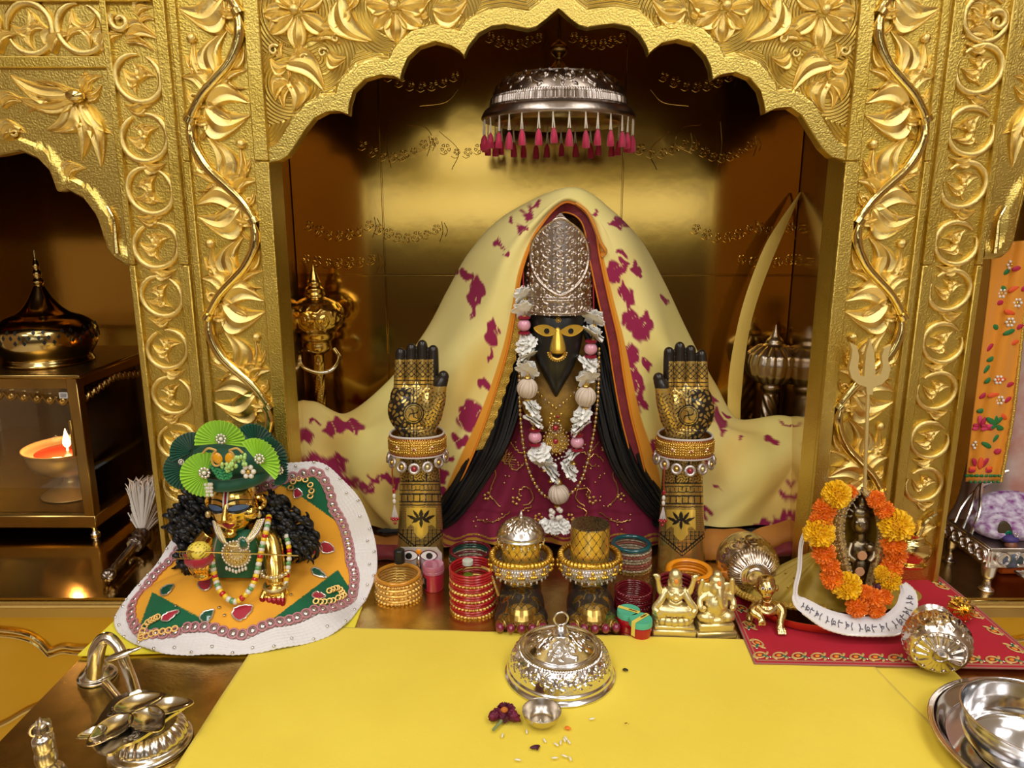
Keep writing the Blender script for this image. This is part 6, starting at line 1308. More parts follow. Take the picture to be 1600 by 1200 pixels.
for i, (y_, R_) in enumerate(((893, 17.5), (914, 16.5))):
    c = D(430.5, y_, -.022-.010*i); bb = thing('doll_bangle', ['jewelled gold armlet on the doll\'s forearm', 'plain gold bangle above the doll\'s hand'][i], 'bangle', tuple(c))
    obj('ring', tube(np.array([c+np.array([R_*kd*math.cos(a), R_*kd*math.sin(a), .002*math.sin(a)]) for a in np.linspace(0, 2*PI, 40, endpoint=False)]), .0022, 8, closed=True), PALEBRASS, bb)
    if i == 0:
        for q in range(9): a = PI+PI*q/8; obj('stone', ell(c+np.array([(R_*kd+.002)*math.cos(a), (R_*kd+.002)*math.sin(a), 0]), .0026, 8, 6), (SRIM, PALEBRASS)[q % 2], bb)
yc = thing('under_cloth', 'lemon yellow cloth spread under the doll\'s white-fringed skirt', 'cloth', tuple(G(330, 1000)))
obj('cloth', slab([G(a, b)[:2] for a, b in ((122, 1026), (205, 948), (300, 940), (480, 940), (566, 950), (552, 990), (470, 1006), (380, 1024), (250, 1022), (135, 1026))], .0006, .0026), LEMON, yc)
# ================================================================== lantern in the left niche
lx = P(148, 800, 1.12)[0]; ly0, ly1 = 1.12, 1.36; lx0 = lx-.36; lz0 = .016; lz1 = P(134, 590, 1.12)[2]
lan = thing('lantern', 'brass glass-sided lantern with pierced dome in the left niche', 'lantern', ((lx+lx0)/2, (ly0+ly1)/2, 0))
obj('base_tray', rect(lx0, lx, lz0, lz0+.022, ly0, ly1, .002), BRASSD, lan)
for x_ in (lx0+.01, lx-.01):
    for y_ in (ly0+.01, ly1-.01):
        obj('post', rect(x_-.009, x_+.009, lz0+.02, lz1, y_-.009, y_+.009, .0015), BRASSD, lan)
        obj('foot', xf(lathe(prof([(.007, 0), (.008, .003), (.004, .008), (.007, .016)], 12), 14), (x_, y_, 0)), STEEL, lan)
obj('top_plate', rect(lx0-.012, lx+.012, lz1, lz1+.007, ly0-.012, ly1+.012, .002), BRASSD, lan)
obj('top_rail', rect(lx0+.01, lx-.01, lz1-.018, lz1, ly0+.003, ly0+.010), BRASSD, lan); obj('top_rail', rect(lx-.010, lx-.003, lz1-.018, lz1, ly0+.01, ly1-.01), BRASSD, lan)
obj('glass_pane', rect(lx0+.018, lx-.018, lz0+.022, lz1-.001, ly0+.0135, ly0+.0155), PANE, lan)
obj('glass_pane', rect(lx-.0155, lx-.0135, lz0+.022, lz1-.001, ly0+.018, ly1-.018), PANE, lan)
obj('glass_pane', rect(lx0+.018, lx-.018, lz0+.022, lz1-.001, ly1-.0155, ly1-.0135), PANE, lan)
def frets(x0, y0, x1, y1, n):
    for i in range(n):
        t0, t1 = i/n, (i+1)/n; xa, ya, xb, yb = x0+(x1-x0)*t0, y0+(y1-y0)*t0, x0+(x1-x0)*t1, y0+(y1-y0)*t1
        obj('scallop_fret', tube([(xa+(xb-xa)*u, ya+(yb-ya)*u, lz1-.020-.016*abs(t0+.5/n-.5)*2-.010*math.sin(PI*u)) for u in np.linspace(0, 1, 10)], .0022, 6), BRASSD, lan)
        obj('fret_drop', ell(((xa+xb)/2, (ya+yb)/2, lz1-.020-.016*abs(t0+.5/n-.5)*2-.004), (.004, .002, .005), 8, 6), BRASSD, lan)
frets(lx0+.02, ly0+.006, lx-.02, ly0+.006, 16); frets(lx-.006, ly0+.02, lx-.006, ly1-.02, 12)
obj('latch', rect(lx-.022, lx-.017, .14, .20, ly0-.002, ly0+.004, .001), BRASSD, lan)
stk_ = P(99, 618, ly0+.012); s_k = obj('price_sticker', rect(stk_[0]-.007, stk_[0]+.007, stk_[2]-.005, stk_[2]+.005, ly0+.0125, ly0+.0134), WE, lan)
for q in range(3): obj('printed_line', rect(stk_[0]-.005, stk_[0]+.004+.0005*q, stk_[2]-.0025+.0022*q, stk_[2]-.0015+.0022*q, ly0+.0121, ly0+.0126), BLACKM, s_k)
# pierced dome standing on the lantern
dcx = P(83, 560, 1.22)[0]; dz = lz1+.007; kq = S(P(83, 560, 1.22))
POB = M('polished_old_brass', (.55, .40, .15), 1, .15, [(25, .06, 'noise')])
dm_ = obj('dome', xf(lathe(prof([(.066, 0), (.0685, .003), (.066, .009), (.0655, .014), (.0745, .030), (.0775, .046), (.074, .062), (.060, .074), (.0445, .080), (.040, .082), (.030, .090), (.020, .103), (.013, .116), (.008, .126), (.006, .128), (.0085, .134), (.005, .140), (.0065, .147), (.004, .154), (.0055, .160), (.0022, .170), (.0015, .182), (.0005, .186)], 130), 96), (dcx, 1.21, dz)), POB, lan, 60)
dia = prism([(-.0030, 0), (0, .0042), (.0030, 0), (0, -.0042)], -.0008, .003)
for row, (z_, R_) in enumerate(((.044, .0778), (.052, .0768), (.060, .0748))):
    for q in range(36):
        if (q+row) % 3 == 2 and row != 1: continue
        a = 2*PI*(q+.5*row)/36; obj('piercing', xf(dia, (dcx+R_*math.sin(a), 1.21-R_*math.cos(a), dz+z_), (-.12*row, 0, a)), BLACKM, dm_)
# butter lamp with flame inside
lc_ = P(105, 697, 1.22); lam = thing('oil_lamp', 'brass footed bowl lamp with a lit wick inside the lantern', 'oil lamp', (lc_[0], 1.22, lz0+.022))
zb = lz0+.022; ht = lc_[2]-zb; r0 = 63*S(lc_)
obj('bowl', xf(lathe(prof([(.0005, 0), (.045, .001), (.046, .005), (.022, .016), (.012, ht*.32), (.018, ht*.42), (.040, ht*.5), (r0*.84, ht*.66), (r0*.94, ht*.92), (r0, ht), (r0*.97, ht+.001), (r0*.90, ht*.94), (r0*.7, ht*.9)], 70), 48), (lc_[0], 1.22, zb)), M('copper_brass', (.80, .55, .24), .6, .3), lam, 60)
obj('oil', xf(lathe([(.0005, ht*.905), (r0*.88, ht*.905), (r0*.88, ht*.88), (.0005, ht*.88)], 40), (lc_[0], 1.22, zb)), M('red_ghee', lin(150, 40, 20), 0, .2), lam)
obj('wick', tube([(lc_[0], 1.22, zb+ht*.9), (lc_[0], 1.22, zb+ht*.9+.010)], .0022, 8), WTR, lam)
obj('flame', xf(lathe(prof([(.0005, 0), (.0048, .004), (.0062, .010), (.0042, .020), (.0018, .028), (.0003, .034)], 22), 16), (lc_[0], 1.22, zb+ht*.9+.006)), M('flame', (1, .6, .3), 0, .5, emit=((1.0, .50, .22), 14.0)), lam)
pl_ = bpy.data.lights.new('flame_light', 'POINT'); pl_.energy = .7; pl_.color = (1, .5, .22); pl_.shadow_soft_size = .006; plo = bpy.data.objects.new('flame_light', pl_); COL.objects.link(plo); plo.location = (lc_[0], 1.19, zb+ht*.9+.030)
# yak-tail fly whisk
wk = thing('fly_whisk', 'white yak-hair fly whisk with chased silver handle on the left niche floor', 'fly whisk', tuple(G(200, 870)))
g0, g1 = G(166, 903, .012), G(222, 838, .016); wdir = g1-g0; wl2 = np.linalg.norm(wdir); wrot = Vector((0, 0, 1)).rotation_difference(Vector(wdir)).to_euler()
obj('handle', xf(lathe(prof([(.0005, 0), (.008, .003), (.009, .010), (.0055, .020), (.006, wl2*.3), (.0065, wl2*.72), (.011, wl2*.76), (.0135, wl2*.82), (.011, wl2*.87), (.013, wl2*.93), (.015, wl2), (.0005, wl2+.002)], 80), 40, lambda u, v: .0007*np.sin(u*2*PI*8+v*60)), g0, wrot), SILVERD, wk, 60)
wm = MB(); end = g1
for q in range(420):
    a = rq.uniform(-1, 1); b = rq.uniform(-1, 1); tgt = np.array([end[0]-.018+.030*a, end[1]+.05+.04*rq.random(), .008+.085*(b*.5+.5)]); mid = (end+tgt)/2+np.array([rq.uniform(-.01, .01), 0, .012+.02*(b*.5+.5)])
    wm.add(*tube(spline([end, mid, tgt], 9), np.array([.0008, .001, .001, .001, .001, .001, .0009, .0007, .0004]), 4))
wo = obj('hair_tuft', wm, M('white_hair', lin(214, 206, 196), 0, .7), wk, 60); wo['kind'] = 'stuff'
# ================================================================== red mat at the right
RM = lin(178, 8, 40)
mpoly = [(1140, 962), (1178, 1043), (1350, 1047), (1600, 1051), (1690, 1053), (1640, 1050), (1600, 1017), (1450, 893), (1300, 893), (1200, 905)]
c00, c10, c11, c01 = G(1178, 1043), G(1640, 1052), G(1452, 893), G(1118, 900)
gm = np.array([[(c00*(1-u)+c10*u)*(1-v)+(c01*(1-u)+c11*u)*v for u in np.linspace(0, 1, 260)] for v in np.linspace(0, 1, 120)])
gm[..., 2] = .0060+.0005*np.sin(np.linspace(0, 30, 260))[None]*np.sin(np.linspace(0, 9, 120))[:, None]
U_, V_ = np.meshgrid(np.linspace(0, 1, 260), np.linspace(0, 1, 120)); Wm, Hm = np.linalg.norm(c10-c00), np.linalg.norm(c01-c00)
em_ = np.minimum(np.minimum(U_*Wm, (1-U_)*Wm), V_*Hm); mc_ = np.tile(np.array((*RM, 0)), (260*120, 1)); ef = em_.ravel()
mc_[(ef < .0016)] = (*lin(170, 120, 110), .5); mc_[(np.abs(ef-.005) < .0009)] = (*lin(190, 150, 120), .6)
mat_t = thing('red_mat', 'crimson mat with embroidered paisley border under the marigold idol', 'mat', tuple((c00+c11)/2*np.array([1, 1, 0])))
obj('cloth', sheet(gm, .002), ATTRF, mat_t, 180, np.concatenate([mc_, mc_]))
paz = {}
for nm, colr in (('gold', (.72, .5, .18)), ('green', (.02, .14, .09)), ('orange', lin(230, 140, 40))): paz[nm] = M('mat_thread_'+nm, colr, .4 if nm == 'gold' else 0, .5, [(800, .5, 'noise')])
pring = mesh('paisley', *torus(.0060, .0012, 18, 6, .6), paz['gold'], 60); pin = mesh('paisley_centre', *ell((0, 0, 0), (.0036, .0026, .0010), 10, 6), paz['orange'], 180); pgr = mesh('leaf_stitch', *ell((0, 0, 0), (.0055, .0018, .0009), 10, 6), paz['green'], 180); pgd = mesh('leaf_stitch', *ell((0, 0, 0), (.0042, .0017, .0008), 10, 6), paz['gold'], 180); sq = mesh('sequin', *ell((0, 0, 0), (.0019, .0019, .0008), 8, 6), STEEL, 180)
def border(a, b, n, inset):
    nrm = inset
    for i in range(n):
        p = a+(b-a)*((i+.5)/n)+nrm; p[2] = .0068; an = math.atan2((b-a)[1], (b-a)[0]); L = mat_t.location
        up = nrm/np.linalg.norm(nrm); al_ = (b-a)/np.linalg.norm(b-a); l = p-np.array(L)
        link('paisley', pring, mat_t, l, (0, 0, an+.5), (1.25, .85, 1)); link('paisley_centre', pin, mat_t, l, (0, 0, an+.5)); link('leaf_stitch', pgr, mat_t, l+al_*.006-up*.002, (0, 0, an-.5))
        for s in (-1, 1): link('leaf_stitch', pgd, mat_t, l+al_*.007*s-up*.0055+np.array([0, 0, -.0002]), (0, 0, an+s*.9))
        link('leaf_stitch', pgd, mat_t, l+al_*.010+up*.004, (0, 0, an+1.1)); link('sequin', sq, mat_t, l+al_*.011-up*.004)
border(c00, c10, 15, np.array([0, .0155, 0])); border(c10+np.array([0, .02, 0]), c11, 6, np.array([-.0155, 0, 0])); border(c01, c00+np.array([0, .02, 0]), 5, np.array([.0155, 0, 0]))
# ================================================================== marigold shrine: tray, ochre cloth, framed idol, garland, trident
OLV = M('olive_gold_tissue', lin(150, 122, 18), .15, .5, [(500, .3, 'noise'), (40, .3, 'noise')], (30, lin(176, 146, 34)), sheen=.2)
ts = G(1325, 1003, .003); tr0 = thing('brass_tray', 'shallow oval brass tray under the marigold idol', 'tray', (ts[0], ts[1]+.062, .0065))
obj('tray', (lambda q: (q[0]*np.array([1.22, .74, 1]), q[1]))(lathe(prof([(.0005, .001), (.062, .001), (.075, .008), (.0805, .0145), (.0815, .0145), (.077, .006), (.064, 0), (.0005, 0)][::-1], 40), 64)), BRIGHTBRASS, tr0, 60, world=False)
tcx, tcy = ts[0]+.002, ts[1]+.062
# mound of ochre tissue
oc = thing('tissue_skirt', 'olive gold tissue cloth spread in folds around the marigold idol', 'cloth', (tcx, tcy+.02, .009))
R_ = np.linspace(.02, 1, 40); A_ = np.linspace(0, 2*PI, 140, endpoint=False); gq = np.zeros((40, 140, 3))
for i, r in enumerate(R_):
    for j, a in enumerate(A_):
        rx = (.118 if math.cos(a) < 0 else .128)*r; ry = (.050 if math.sin(a) < 0 else .055)*r
        z = .074*(1-r**1.25)+.006+.0042*r*math.sin(a*11+2*r)+.003*r*math.sin(a*19)
        if r > .85 : z = max(z*(1-(r-.85)/.15*.8), .003 if math.sin(a) > -.3 else .016)
        gq[i, j] = (rx*math.cos(a), ry*math.sin(a), z)
gq[..., 2] = np.maximum(gq[..., 2], .0155-.0)
obj('cloth', sheet(gq, 0, cu=True), OLV, oc, 180, world=False)
for q in range(26): i = rq.randint(12, 36); j = rq.randint(70, 139); obj('sequin', ell(gq[i, j]+np.array([0, -.001, .001]), (.0016, .001, .0016), 6, 5), GB, oc, world=False)
q0 = [(a, .004) for a in np.linspace(PI*.98, PI*1.42, 12)]
obj('lace_edge', tube([np.array([.118*math.cos(a), .050*math.sin(a), .0205]) for a in np.linspace(PI*.95, PI*1.45, 50)], .0040+.0010*(np.arange(50) % 2), 8), LACE, oc, world=False)
# idol in a sequined hood
fd_ = tcy-.030; F_ = lambda x, y, o=0.0: P(x, y, fd_+o); kf_ = S(F_(1345, 850))
si = thing('hooded_idol', 'small dark silver idol wrapped in a sequined gold shawl, ringed by marigolds', 'idol', tuple(F_(1348, 930)))
IDM = M('tarnished_bronze', (.30, .24, .15), 1, .32, [(200, .3, 'noise')])
ip = [ell(F_(1344, 818, .012), (14*kf_, 13*kf_, 17*kf_), 18, 12), ell(F_(1344, 800, .014), (15*kf_, 12*kf_, 12*kf_), 18, 12), ell(F_(1347, 785, .016), (8*kf_, 8*kf_, 13*kf_), 14, 10), tube([F_(1344, 832, .014), F_(1344, 845, .014)], 8*kf_, 12), ell(F_(1344, 858, .014), (20*kf_, 12*kf_, 19*kf_), 18, 12), ell(F_(1346, 886, .016), (16*kf_, 12*kf_, 24*kf_), 18, 12), tube(spline([F_(1330, 848, .008), F_(1326, 866, 0), F_(1336, 876, -.004)], 10), 5*kf_, 10), tube(spline([F_(1360, 848, .008), F_(1366, 866, 0), F_(1358, 878, -.004)], 10), 5*kf_, 10), ell(F_(1344, 821, -.001), (2.4*kf_, 3*kf_, 4*kf_), 8, 6), ell(F_(1359, 856, 0), (7*kf_, 6*kf_, 7*kf_), 12, 8)]
for q in range(7): ip.append(tube([F_(1344+13*math.cos(q*.5+.1), 808-15*math.sin(q*.5+.1), .012), F_(1344+24*math.cos(q*.5+.1), 806-26*math.sin(q*.5+.1), .016)], [3.2*kf_, 2*kf_], 8))
obj('figure', fuse(ip, .0009, 2), IDM, si, 180)
for x_ in (1339, 1350): obj('eye', ell(F_(x_, 816, -.0005), (.0016, .001, .0008), 8, 6), WE, si)
for x_, y_ in ((1347, 868), (1343, 893)): obj('offering_disc', xf(lathe([(.0005, .002), (.0055, .002), (.006, 0), (.0005, 0)], 16), F_(x_, y_, -.008), (PI/2, 0, 0)), M('sandalwood', lin(190, 140, 100), 0, .6) if x_ == 1347 else bpy.data.materials['sandalwood'], si)
SHW = M('sequined_gold_shawl', (.66, .48, .20), .7, .3, [(700, 1.0, 'voro')]); SHO = M('gold_net', lin(176, 136, 30), .4, .5, [(500, .6, 'noise')])
LftI = [(1347, 768), (1326, 795), (1320, 830), (1326, 865), (1334, 900), (1345, 925)]; LftO = [(1347, 762), (1312, 790), (1303, 835), (1312, 875), (1322, 908), (1340, 932)]
RgtI = [(1347, 768), (1366, 795), (1372, 830), (1368, 860), (1358, 895), (1352, 922)]; RgtO = [(1347, 762), (1379, 788), (1388, 832), (1384, 868), (1376, 905), (1366, 932)]
for I_, O_ in ((LftI, LftO), (RgtI, RgtO)):
    a, b = spline(I_, 60), spline(O_, 60); gsh = np.array([[F_(*a[i], .002), F_(*((a[i]*2+b[i])/3), -.0045), F_(*((a[i]+2*b[i])/3), -.0045), F_(*b[i], .004)] for i in range(60)])
    obj('shawl_border', sheet(gsh, .002), SHW, si, 60)
    for w_ in (.12, .5, .88):
        mm = a*(1-w_)+b*w_
        for i in range(0, 60, 2): obj('sequin', ell(F_(*mm[i], -.0065 if w_ == .5 else -.004), .0019, 6, 5), PALEBRASS if i % 4 else STEEL, si)
bkg = np.array([[F_(*(np.array(LftO[i])*(1-u)+np.array(RgtO[i])*u), .006+.032*math.sin(PI*u)) for u in np.linspace(0, 1, 16)] for i in range(6)]); obj('shawl_back', sheet(bkg, .0015), SHO, si, 60)
for (x_, y_) in ((1350, 962), (1376, 958), (1340, 965)): obj('foot_stud', ell(F_(x_, y_, -.018), (.006, .005, .005), 12, 8), SILVER, si)
# marigolds
def marigold(seed, big):
    q = random.Random(seed); mb = MB(); n = 190 if big else 120
    mb.add(*ell((0, 0, 0), (.62, .62, .55), 12, 8))
    for i in range(n):
        z = 1-1.75*(i+.5)/n; r = math.sqrt(max(0, 1-z*z)); a = i*2.39996; d = np.array([r*math.cos(a), r*math.sin(a), z]); d /= np.linalg.norm(d)
        t = np.cross(d, (0, 0, 1.0)); t /= np.linalg.norm(t)+1e-9; b = np.cross(d, t); L = q.uniform(.85, 1.08); w = .125
        p0 = d*.45; p1 = d*L*.85+b*.06*q.uniform(-1, 1); p2 = d*L+b*.12*q.uniform(-.3, 1.2); g_ = np.array([[p0-t*w*.6, p0+b*.05, p0+t*w*.6], [p1-t*w, p1+b*.09, p1+t*w], [p2-t*w*.7+b*q.uniform(-.1, .1), p2+b*.12, p2+t*w*.7]]); mb.add(*sheet(g_, .02))
    return mb.V(), mb.f
MY = M('yellow_marigold', lin(252, 208, 20), 0, .6, None, (300, lin(246, 184, 10))); MO = M('orange_marigold', lin(246, 138, 20), 0, .6, None, (300, lin(232, 104, 12))); MP = M('purple_petal', lin(70, 14, 46), 0, .6)
my = [mesh('marigold', *marigold(i, True), MY, 50) for i in range(2)]; mo_ = [mesh('marigold', *marigold(i+5, False), MO, 50) for i in range(3)]
mg = thing('marigold_garland', 'garland of yellow and orange marigolds looped around the hooded idol', 'garland', tuple(F_(1345, 945, -.02)))
fl = [(1307, 773, 21, 0, -.010), (1289, 795, 17, 1, -.008), (1283, 812, 17, 1, -.010), (1280, 833, 22, 0, -.014), (1287, 864, 17, 1, -.012), (1297, 884, 15, 1, -.014), (1301, 904, 17, 1, -.016), (1323, 916, 21, 0, -.020), (1328, 768, 11, 1, -.004), (1369, 781, 14, 1, -.006), (1382, 797, 14, 1, -.008), (1400, 822, 24, 0, -.012), (1396, 850, 17, 1, -.012), (1399, 867, 17, 1, -.012), (1393, 886, 16, 1, -.014), (1388, 906, 18, 0, -.016), (1339, 948, 16, 1, -.028), (1363, 933, 16, 1, -.026), (1380, 932, 13, 1, -.024), (1368, 951, 14, 1, -.028), (1378, 895, 11, 0, -.018), (1352, 925, 11, 1, -.026)]
for i, (x_, y_, r_, o_, dd_) in enumerate(fl):
    p = F_(x_, y_, dd_); s_ = r_*S(p); link('marigold', (mo_[i % 3] if o_ else my[i % 2]), mg, p-org(mg), (PI/2+rq.uniform(-.4, .3), rq.uniform(-.3, .3), rq.uniform(-.5, .5)), (s_*1.08, s_*1.08, s_))
for i in range(12): p = F_(1345+rq.uniform(-14, 35), 922+rq.uniform(-8, 16), -.022); obj('purple_petal', ell(p, (.005, .003, .0035), 8, 6, (rq.uniform(0, 3), rq.uniform(0, 3), 0)), MP, mg)
order = [8, 0, 1, 2, 3, 4, 5, 6, 7, 16, 17, 15, 14, 13, 12, 11, 10, 9]
obj('thread', tube(spline([F_(fl[i][0], fl[i][1], fl[i][4]+.006) for i in order], 90), .0007, 5), WTR, mg)
# white printed stole looped around the tray
st = thing('white_stole', 'white stole with grey printed lettering looped in front of the marigold idol', 'stole', tuple(F_(1330, 980)))
WST = M('white_cotton', lin(224, 220, 222), 0, .7, [(700, .3, 'noise')]); PRN = M('grey_print', lin(96, 92, 104), 0, .6)
pth = [(1262, 822, .01), (1252, 850, .004), (1249, 890, -.004), (1243, 920, -.012), (1246, 938, -.018), (1266, 952, -.024), (1292, 967, -.030), (1325, 976, -.034), (1360, 980, -.036), (1395, 974, -.034), (1414, 955, -.028), (1418, 930, -.020), (1410, 912, -.014)]
pc_ = spline([F_(*a) for a in pth], 120); wd_ = np.interp(np.linspace(0, 1, 120), [0, .28, .36, .5, .8, .93, 1], [.003, .003, .009, .012, .013, .010, .004])
gst = []
for i in range(120):
    t = pc_[min(i+1, 119)]-pc_[max(i-1, 0)]; t /= np.linalg.norm(t); n_ = np.cross(t, np.array([0, -.75, .66])); n_ /= np.linalg.norm(n_)
    gst.append([pc_[i]+n_*wd_[i]*s+np.array([0, -.0022*(1-s*s)-.0008*math.sin(s*9), .001*(1-s*s)]) for s in np.linspace(-1, 1, 9)])
gst = np.array(gst); gst[..., 2] = np.maximum(gst[..., 2], .019); obj('cloth', sheet(gst, .0012), WST, st, 60)
obj('loop', tube(spline([F_(1262, 822, .008), F_(1266, 850, .003), F_(1275, 862, .0), F_(1268, 842, .004), F_(1262, 824, .009)], 24), .0016, 6), WST, st)
for i in range(44, 108, 3):
    p = gst[i, 3]+np.array([0, -.0012, .0008]); q = gst[i, 6]+np.array([0, -.0012, .0008]); h = (i*7) % 5; r_ = p+(q-p)*(.3+.12*h)
    obj('letter_stroke', tube([p, (p+q)/2+(gst[i+1, 4]-gst[i, 4])*.9*(1 if h % 2 else -1)*.6, q], .0006, 5), PRN, st)
    if h in (1, 4): obj('letter_stroke', xf(torus(.0016, .0005, 12, 5), (p+q)/2+(gst[i+1, 4]-gst[i, 4])*.8, (1.0, 0, 0)), PRN, st)
    if h != 2: obj('letter_stroke', tube([r_, r_+(gst[i+2, 4]-gst[i, 4])*.8], .0006, 5), PRN, st)
obj('beaded_edge', tube(gst[46:, 8], .0010+.0005*(np.arange(74) % 2), 6), PEARL, st)
# trident
TRM = M('satin_gold_trident', (.82, .64, .26), .6, .42, [(200, .3, 'noise')]); tdp = .935
tt_ = thing('trident', 'slender gold trident standing behind the hooded idol', 'trident', tuple(P(1350, 900, tdp)*np.array([1, 1, 0])+np.array([0, 0, .004])))
obj('shaft', tube([P(1357, 600, tdp), P(1351, 760, tdp), (P(1350, 760, tdp)[0], tdp, .006)], .0024, 10), TRM, tt_)
out = [(1353, 616), (1352, 604), (1340, 600), (1329, 590), (1325, 575), (1329, 558), (1330, 546), (1326, 534), (1337, 540), (1341, 556), (1339, 572), (1343, 586), (1349, 588), (1350, 570), (1352, 550), (1358, 528), (1364, 550), (1366, 570), (1366, 588), (1374, 584), (1378, 572), (1376, 556), (1380, 544), (1391, 538), (1387, 550), (1386, 562), (1390, 576), (1386, 590), (1376, 600), (1363, 604), (1362, 616)]
po = np.array([P(a, b, tdp)[[0, 2]] for a, b in out]); obj('prongs', prism(po, tdp-.003, tdp+.003), TRM, tt_, 30)
# ================================================================== silver pots and crawling child figure
egg = scroll_canvas(400, 40, 10, 1)
ep = prof([(.0005, 0), (.012, .001), (.0125, .004), (.020, .006), (.030, .014), (.0375, .028), (.0405, .045), (.0395, .058), (.0395, .062), (.037, .070), (.028, .080), (.012, .086), (.0005, .0865)], 110)
def edis(u, v): return .0009*np.cos(u*2*PI*52)*((v > .16) & (v < .30))+.0010*egg.sample(u, np.clip((v-.34)/.2, 0, 1))*((v > .34) & (v < .54))
ec = P(1181, 921, .885); eb = P(1160, 885, .955); ev = np.array([eb[0]-ec[0], eb[1]-ec[1], eb[2]-ec[2]]); erot = Vector((0, 0, 1)).rotation_difference(Vector(ev)).to_euler()
kp = thing('silver_pot', 'egg-shaped chased silver pot lying behind the crawling brass child', 'pot', (ec[0], ec[1], .004), 'silver pots lying on the red mat')
vq, fq = xf(lathe(ep, 220, edis), (0, 0, 0), erot); vq += np.array([ec[0], ec[1], 0]); vq[:, 2] += .0072-vq[:, 2].min(); obj('pot', (vq, fq), M('warm_silver', (.74, .66, .58), 1, .2, [(200, .15, 'noise')]), kp, 60)
WSV = bpy.data.materials['warm_silver']
pc2 = scroll_canvas(520, 46, 14, 1)
sp3 = prof([(.0005, .0), (.008, .0012), (.010, .0), (.022, .003), (.030, .005), (.0325, .008), (.035, .0085), (.0405, .016), (.0435, .028), (.043, .040), (.037, .054), (.027, .062), (.021, .066), (.020, .072), (.026, .078), (.0275, .079), (.019, .074), (.0005, .072)], 150)
sp3 = sp3*.80
def pdis(u, v): return -.0022*np.clip(np.cos(u*2*PI*14)+.25, 0, 1)*((v > .10) & (v < .235))+.0013*pc2.sample(u, np.clip((v-.27)/.3, 0, 1))*((v > .27) & (v < .57))
pb = P(1450, 1003, .775); pe = P(1500, 960, .83); pv_ = Vector((.34, .90, .16)); prot = Vector((0, 0, 1)).rotation_difference(pv_).to_euler()
kp2 = thing('silver_pot', 'round chased silver pot tipped on its side with petal base facing out', 'pot', (pb[0], pb[1], .004), 'silver pots lying on the red mat')
gp = G(1466, 1046, .004); vq, fq = xf(lathe(sp3, 240, pdis), (0, 0, 0), prot); vq[:, 2] += .0072-vq[:, 2].min(); pq_ = proj(vq+np.array([pb[0], pb[1], 0])); tgt = np.array([1465, 998]); 
off = np.array([pb[0], pb[1], 0.0])
for _ in range(6):
    pq_ = proj(vq+off); cxy = (pq_.max(0)+pq_.min(0))/2; s_ = S(vq.mean(0)+off); off[0] += (tgt[0]-cxy[0])*s_; off[1] -= (tgt[1]-cxy[1])*s_*1.6
kp2.location = (off[0], off[1], .004); obj('pot', (vq+off, fq), WSV, kp2, 60)
gl_ = thing('gilt_lid', 'small gilt lid leaning behind the tipped silver pot', 'lid', tuple(P(1500, 965, .86)*np.array([1, 1, 0])+np.array([0, 0, .004]))); obj('lid', xf(lathe(prof([(.0005, .016), (.006, .016), (.012, .012), (.0145, .002), (.0150, 0), (.0005, 0)], 24), 28, lambda u, v: .0007*np.cos(u*2*PI*14)), P(1500, 962, .86)*np.array([1, 1, 0])+np.array([0, 0, .020]), (1.2, .3, -.4)), BRIGHTBRASS, gl_)
# crawling child
cb = thing('crawling_child', 'small brass crawling child figurine on the red mat corner', 'figurine', tuple(G(1205, 990)*np.array([1, 1, 0])+np.array([0, 0, .004])))
gh1 = G(1219, 992, .004); kc = S(gh1); Cc = lambda x, y, d: P(x, y, d); y1 = gh1[1]
CR = [ell(Cc(1197, 920, y1+.012), (15*kc, 15*kc, 15*kc), 18, 12), ell(Cc(1197, 910, y1+.016), (14*kc, 13*kc, 9*kc), 16, 10), ell(Cc(1198, 931, y1+.006), (9*kc, 8*kc, 7*kc), 12, 8), ell(Cc(1197, 926, y1-.001), (2*kc, 2.4*kc, 3*kc), 8, 6), ell(Cc(1183, 922, y1+.014), (4*kc, 3*kc, 6*kc), 8, 6), ell(Cc(1213, 922, y1+.014), (4*kc, 3*kc, 6*kc), 8, 6),
      ell(Cc(1199, 952, y1+.022), (19*kc, 18*kc, 13*kc), 18, 12), ell(Cc(1192, 952, y1+.045), (18*kc, 24*kc, 16*kc), 18, 12), tube([Cc(1198, 938, y1+.014), Cc(1198, 948, y1+.02)], 8*kc, 10),
      tube(spline([Cc(1214, 948, y1+.018), Cc(1222, 958, y1+.012), Cc(1219, 975, y1+.006), gh1+np.array([0, .002, .006])], 16), np.linspace(8, 5.5, 16)*kc, 12), tube(spline([Cc(1184, 948, y1+.018), Cc(1176, 958, y1+.010), Cc(1186, 966, y1+.004), Cc(1190, 972, y1+.002)], 14), np.linspace(8, 5.5, 14)*kc, 12), ell(Cc(1190, 974, y1+.000), (6*kc, 5*kc, 6*kc), 10, 8),
      tube(spline([Cc(1182, 956, y1+.05), Cc(1172, 966, y1+.038), Cc(1172, 976, y1+.03)], 12), np.linspace(9, 6, 12)*kc, 12), ell(Cc(1172, 980, y1+.022), (8*kc, 10*kc, 6*kc), 12, 8)]
for q in range(4): CR.append(tube(spline([gh1+np.array([(q-1.5)*3.4*kc, 0, .007]), gh1+np.array([(q-1.5)*3.6*kc, -.004, .005]), gh1+np.array([(q-1.5)*3.7*kc, -.007, .0016])], 7), 1.9*kc, 8)); CR.append(tube([Cc(1186+q*3, 974, y1-.002), Cc(1186+q*3, 981, y1-.003)], 1.7*kc, 8)); CR.append(tube([Cc(1167+q*3.2, 981, y1+.018), Cc(1167+q*3.2, 987, y1+.016)], 1.6*kc, 8))
CR.append(ell(gh1+np.array([0, .002, .0065]), (7*kc, 6*kc, 5*kc), 12, 8))
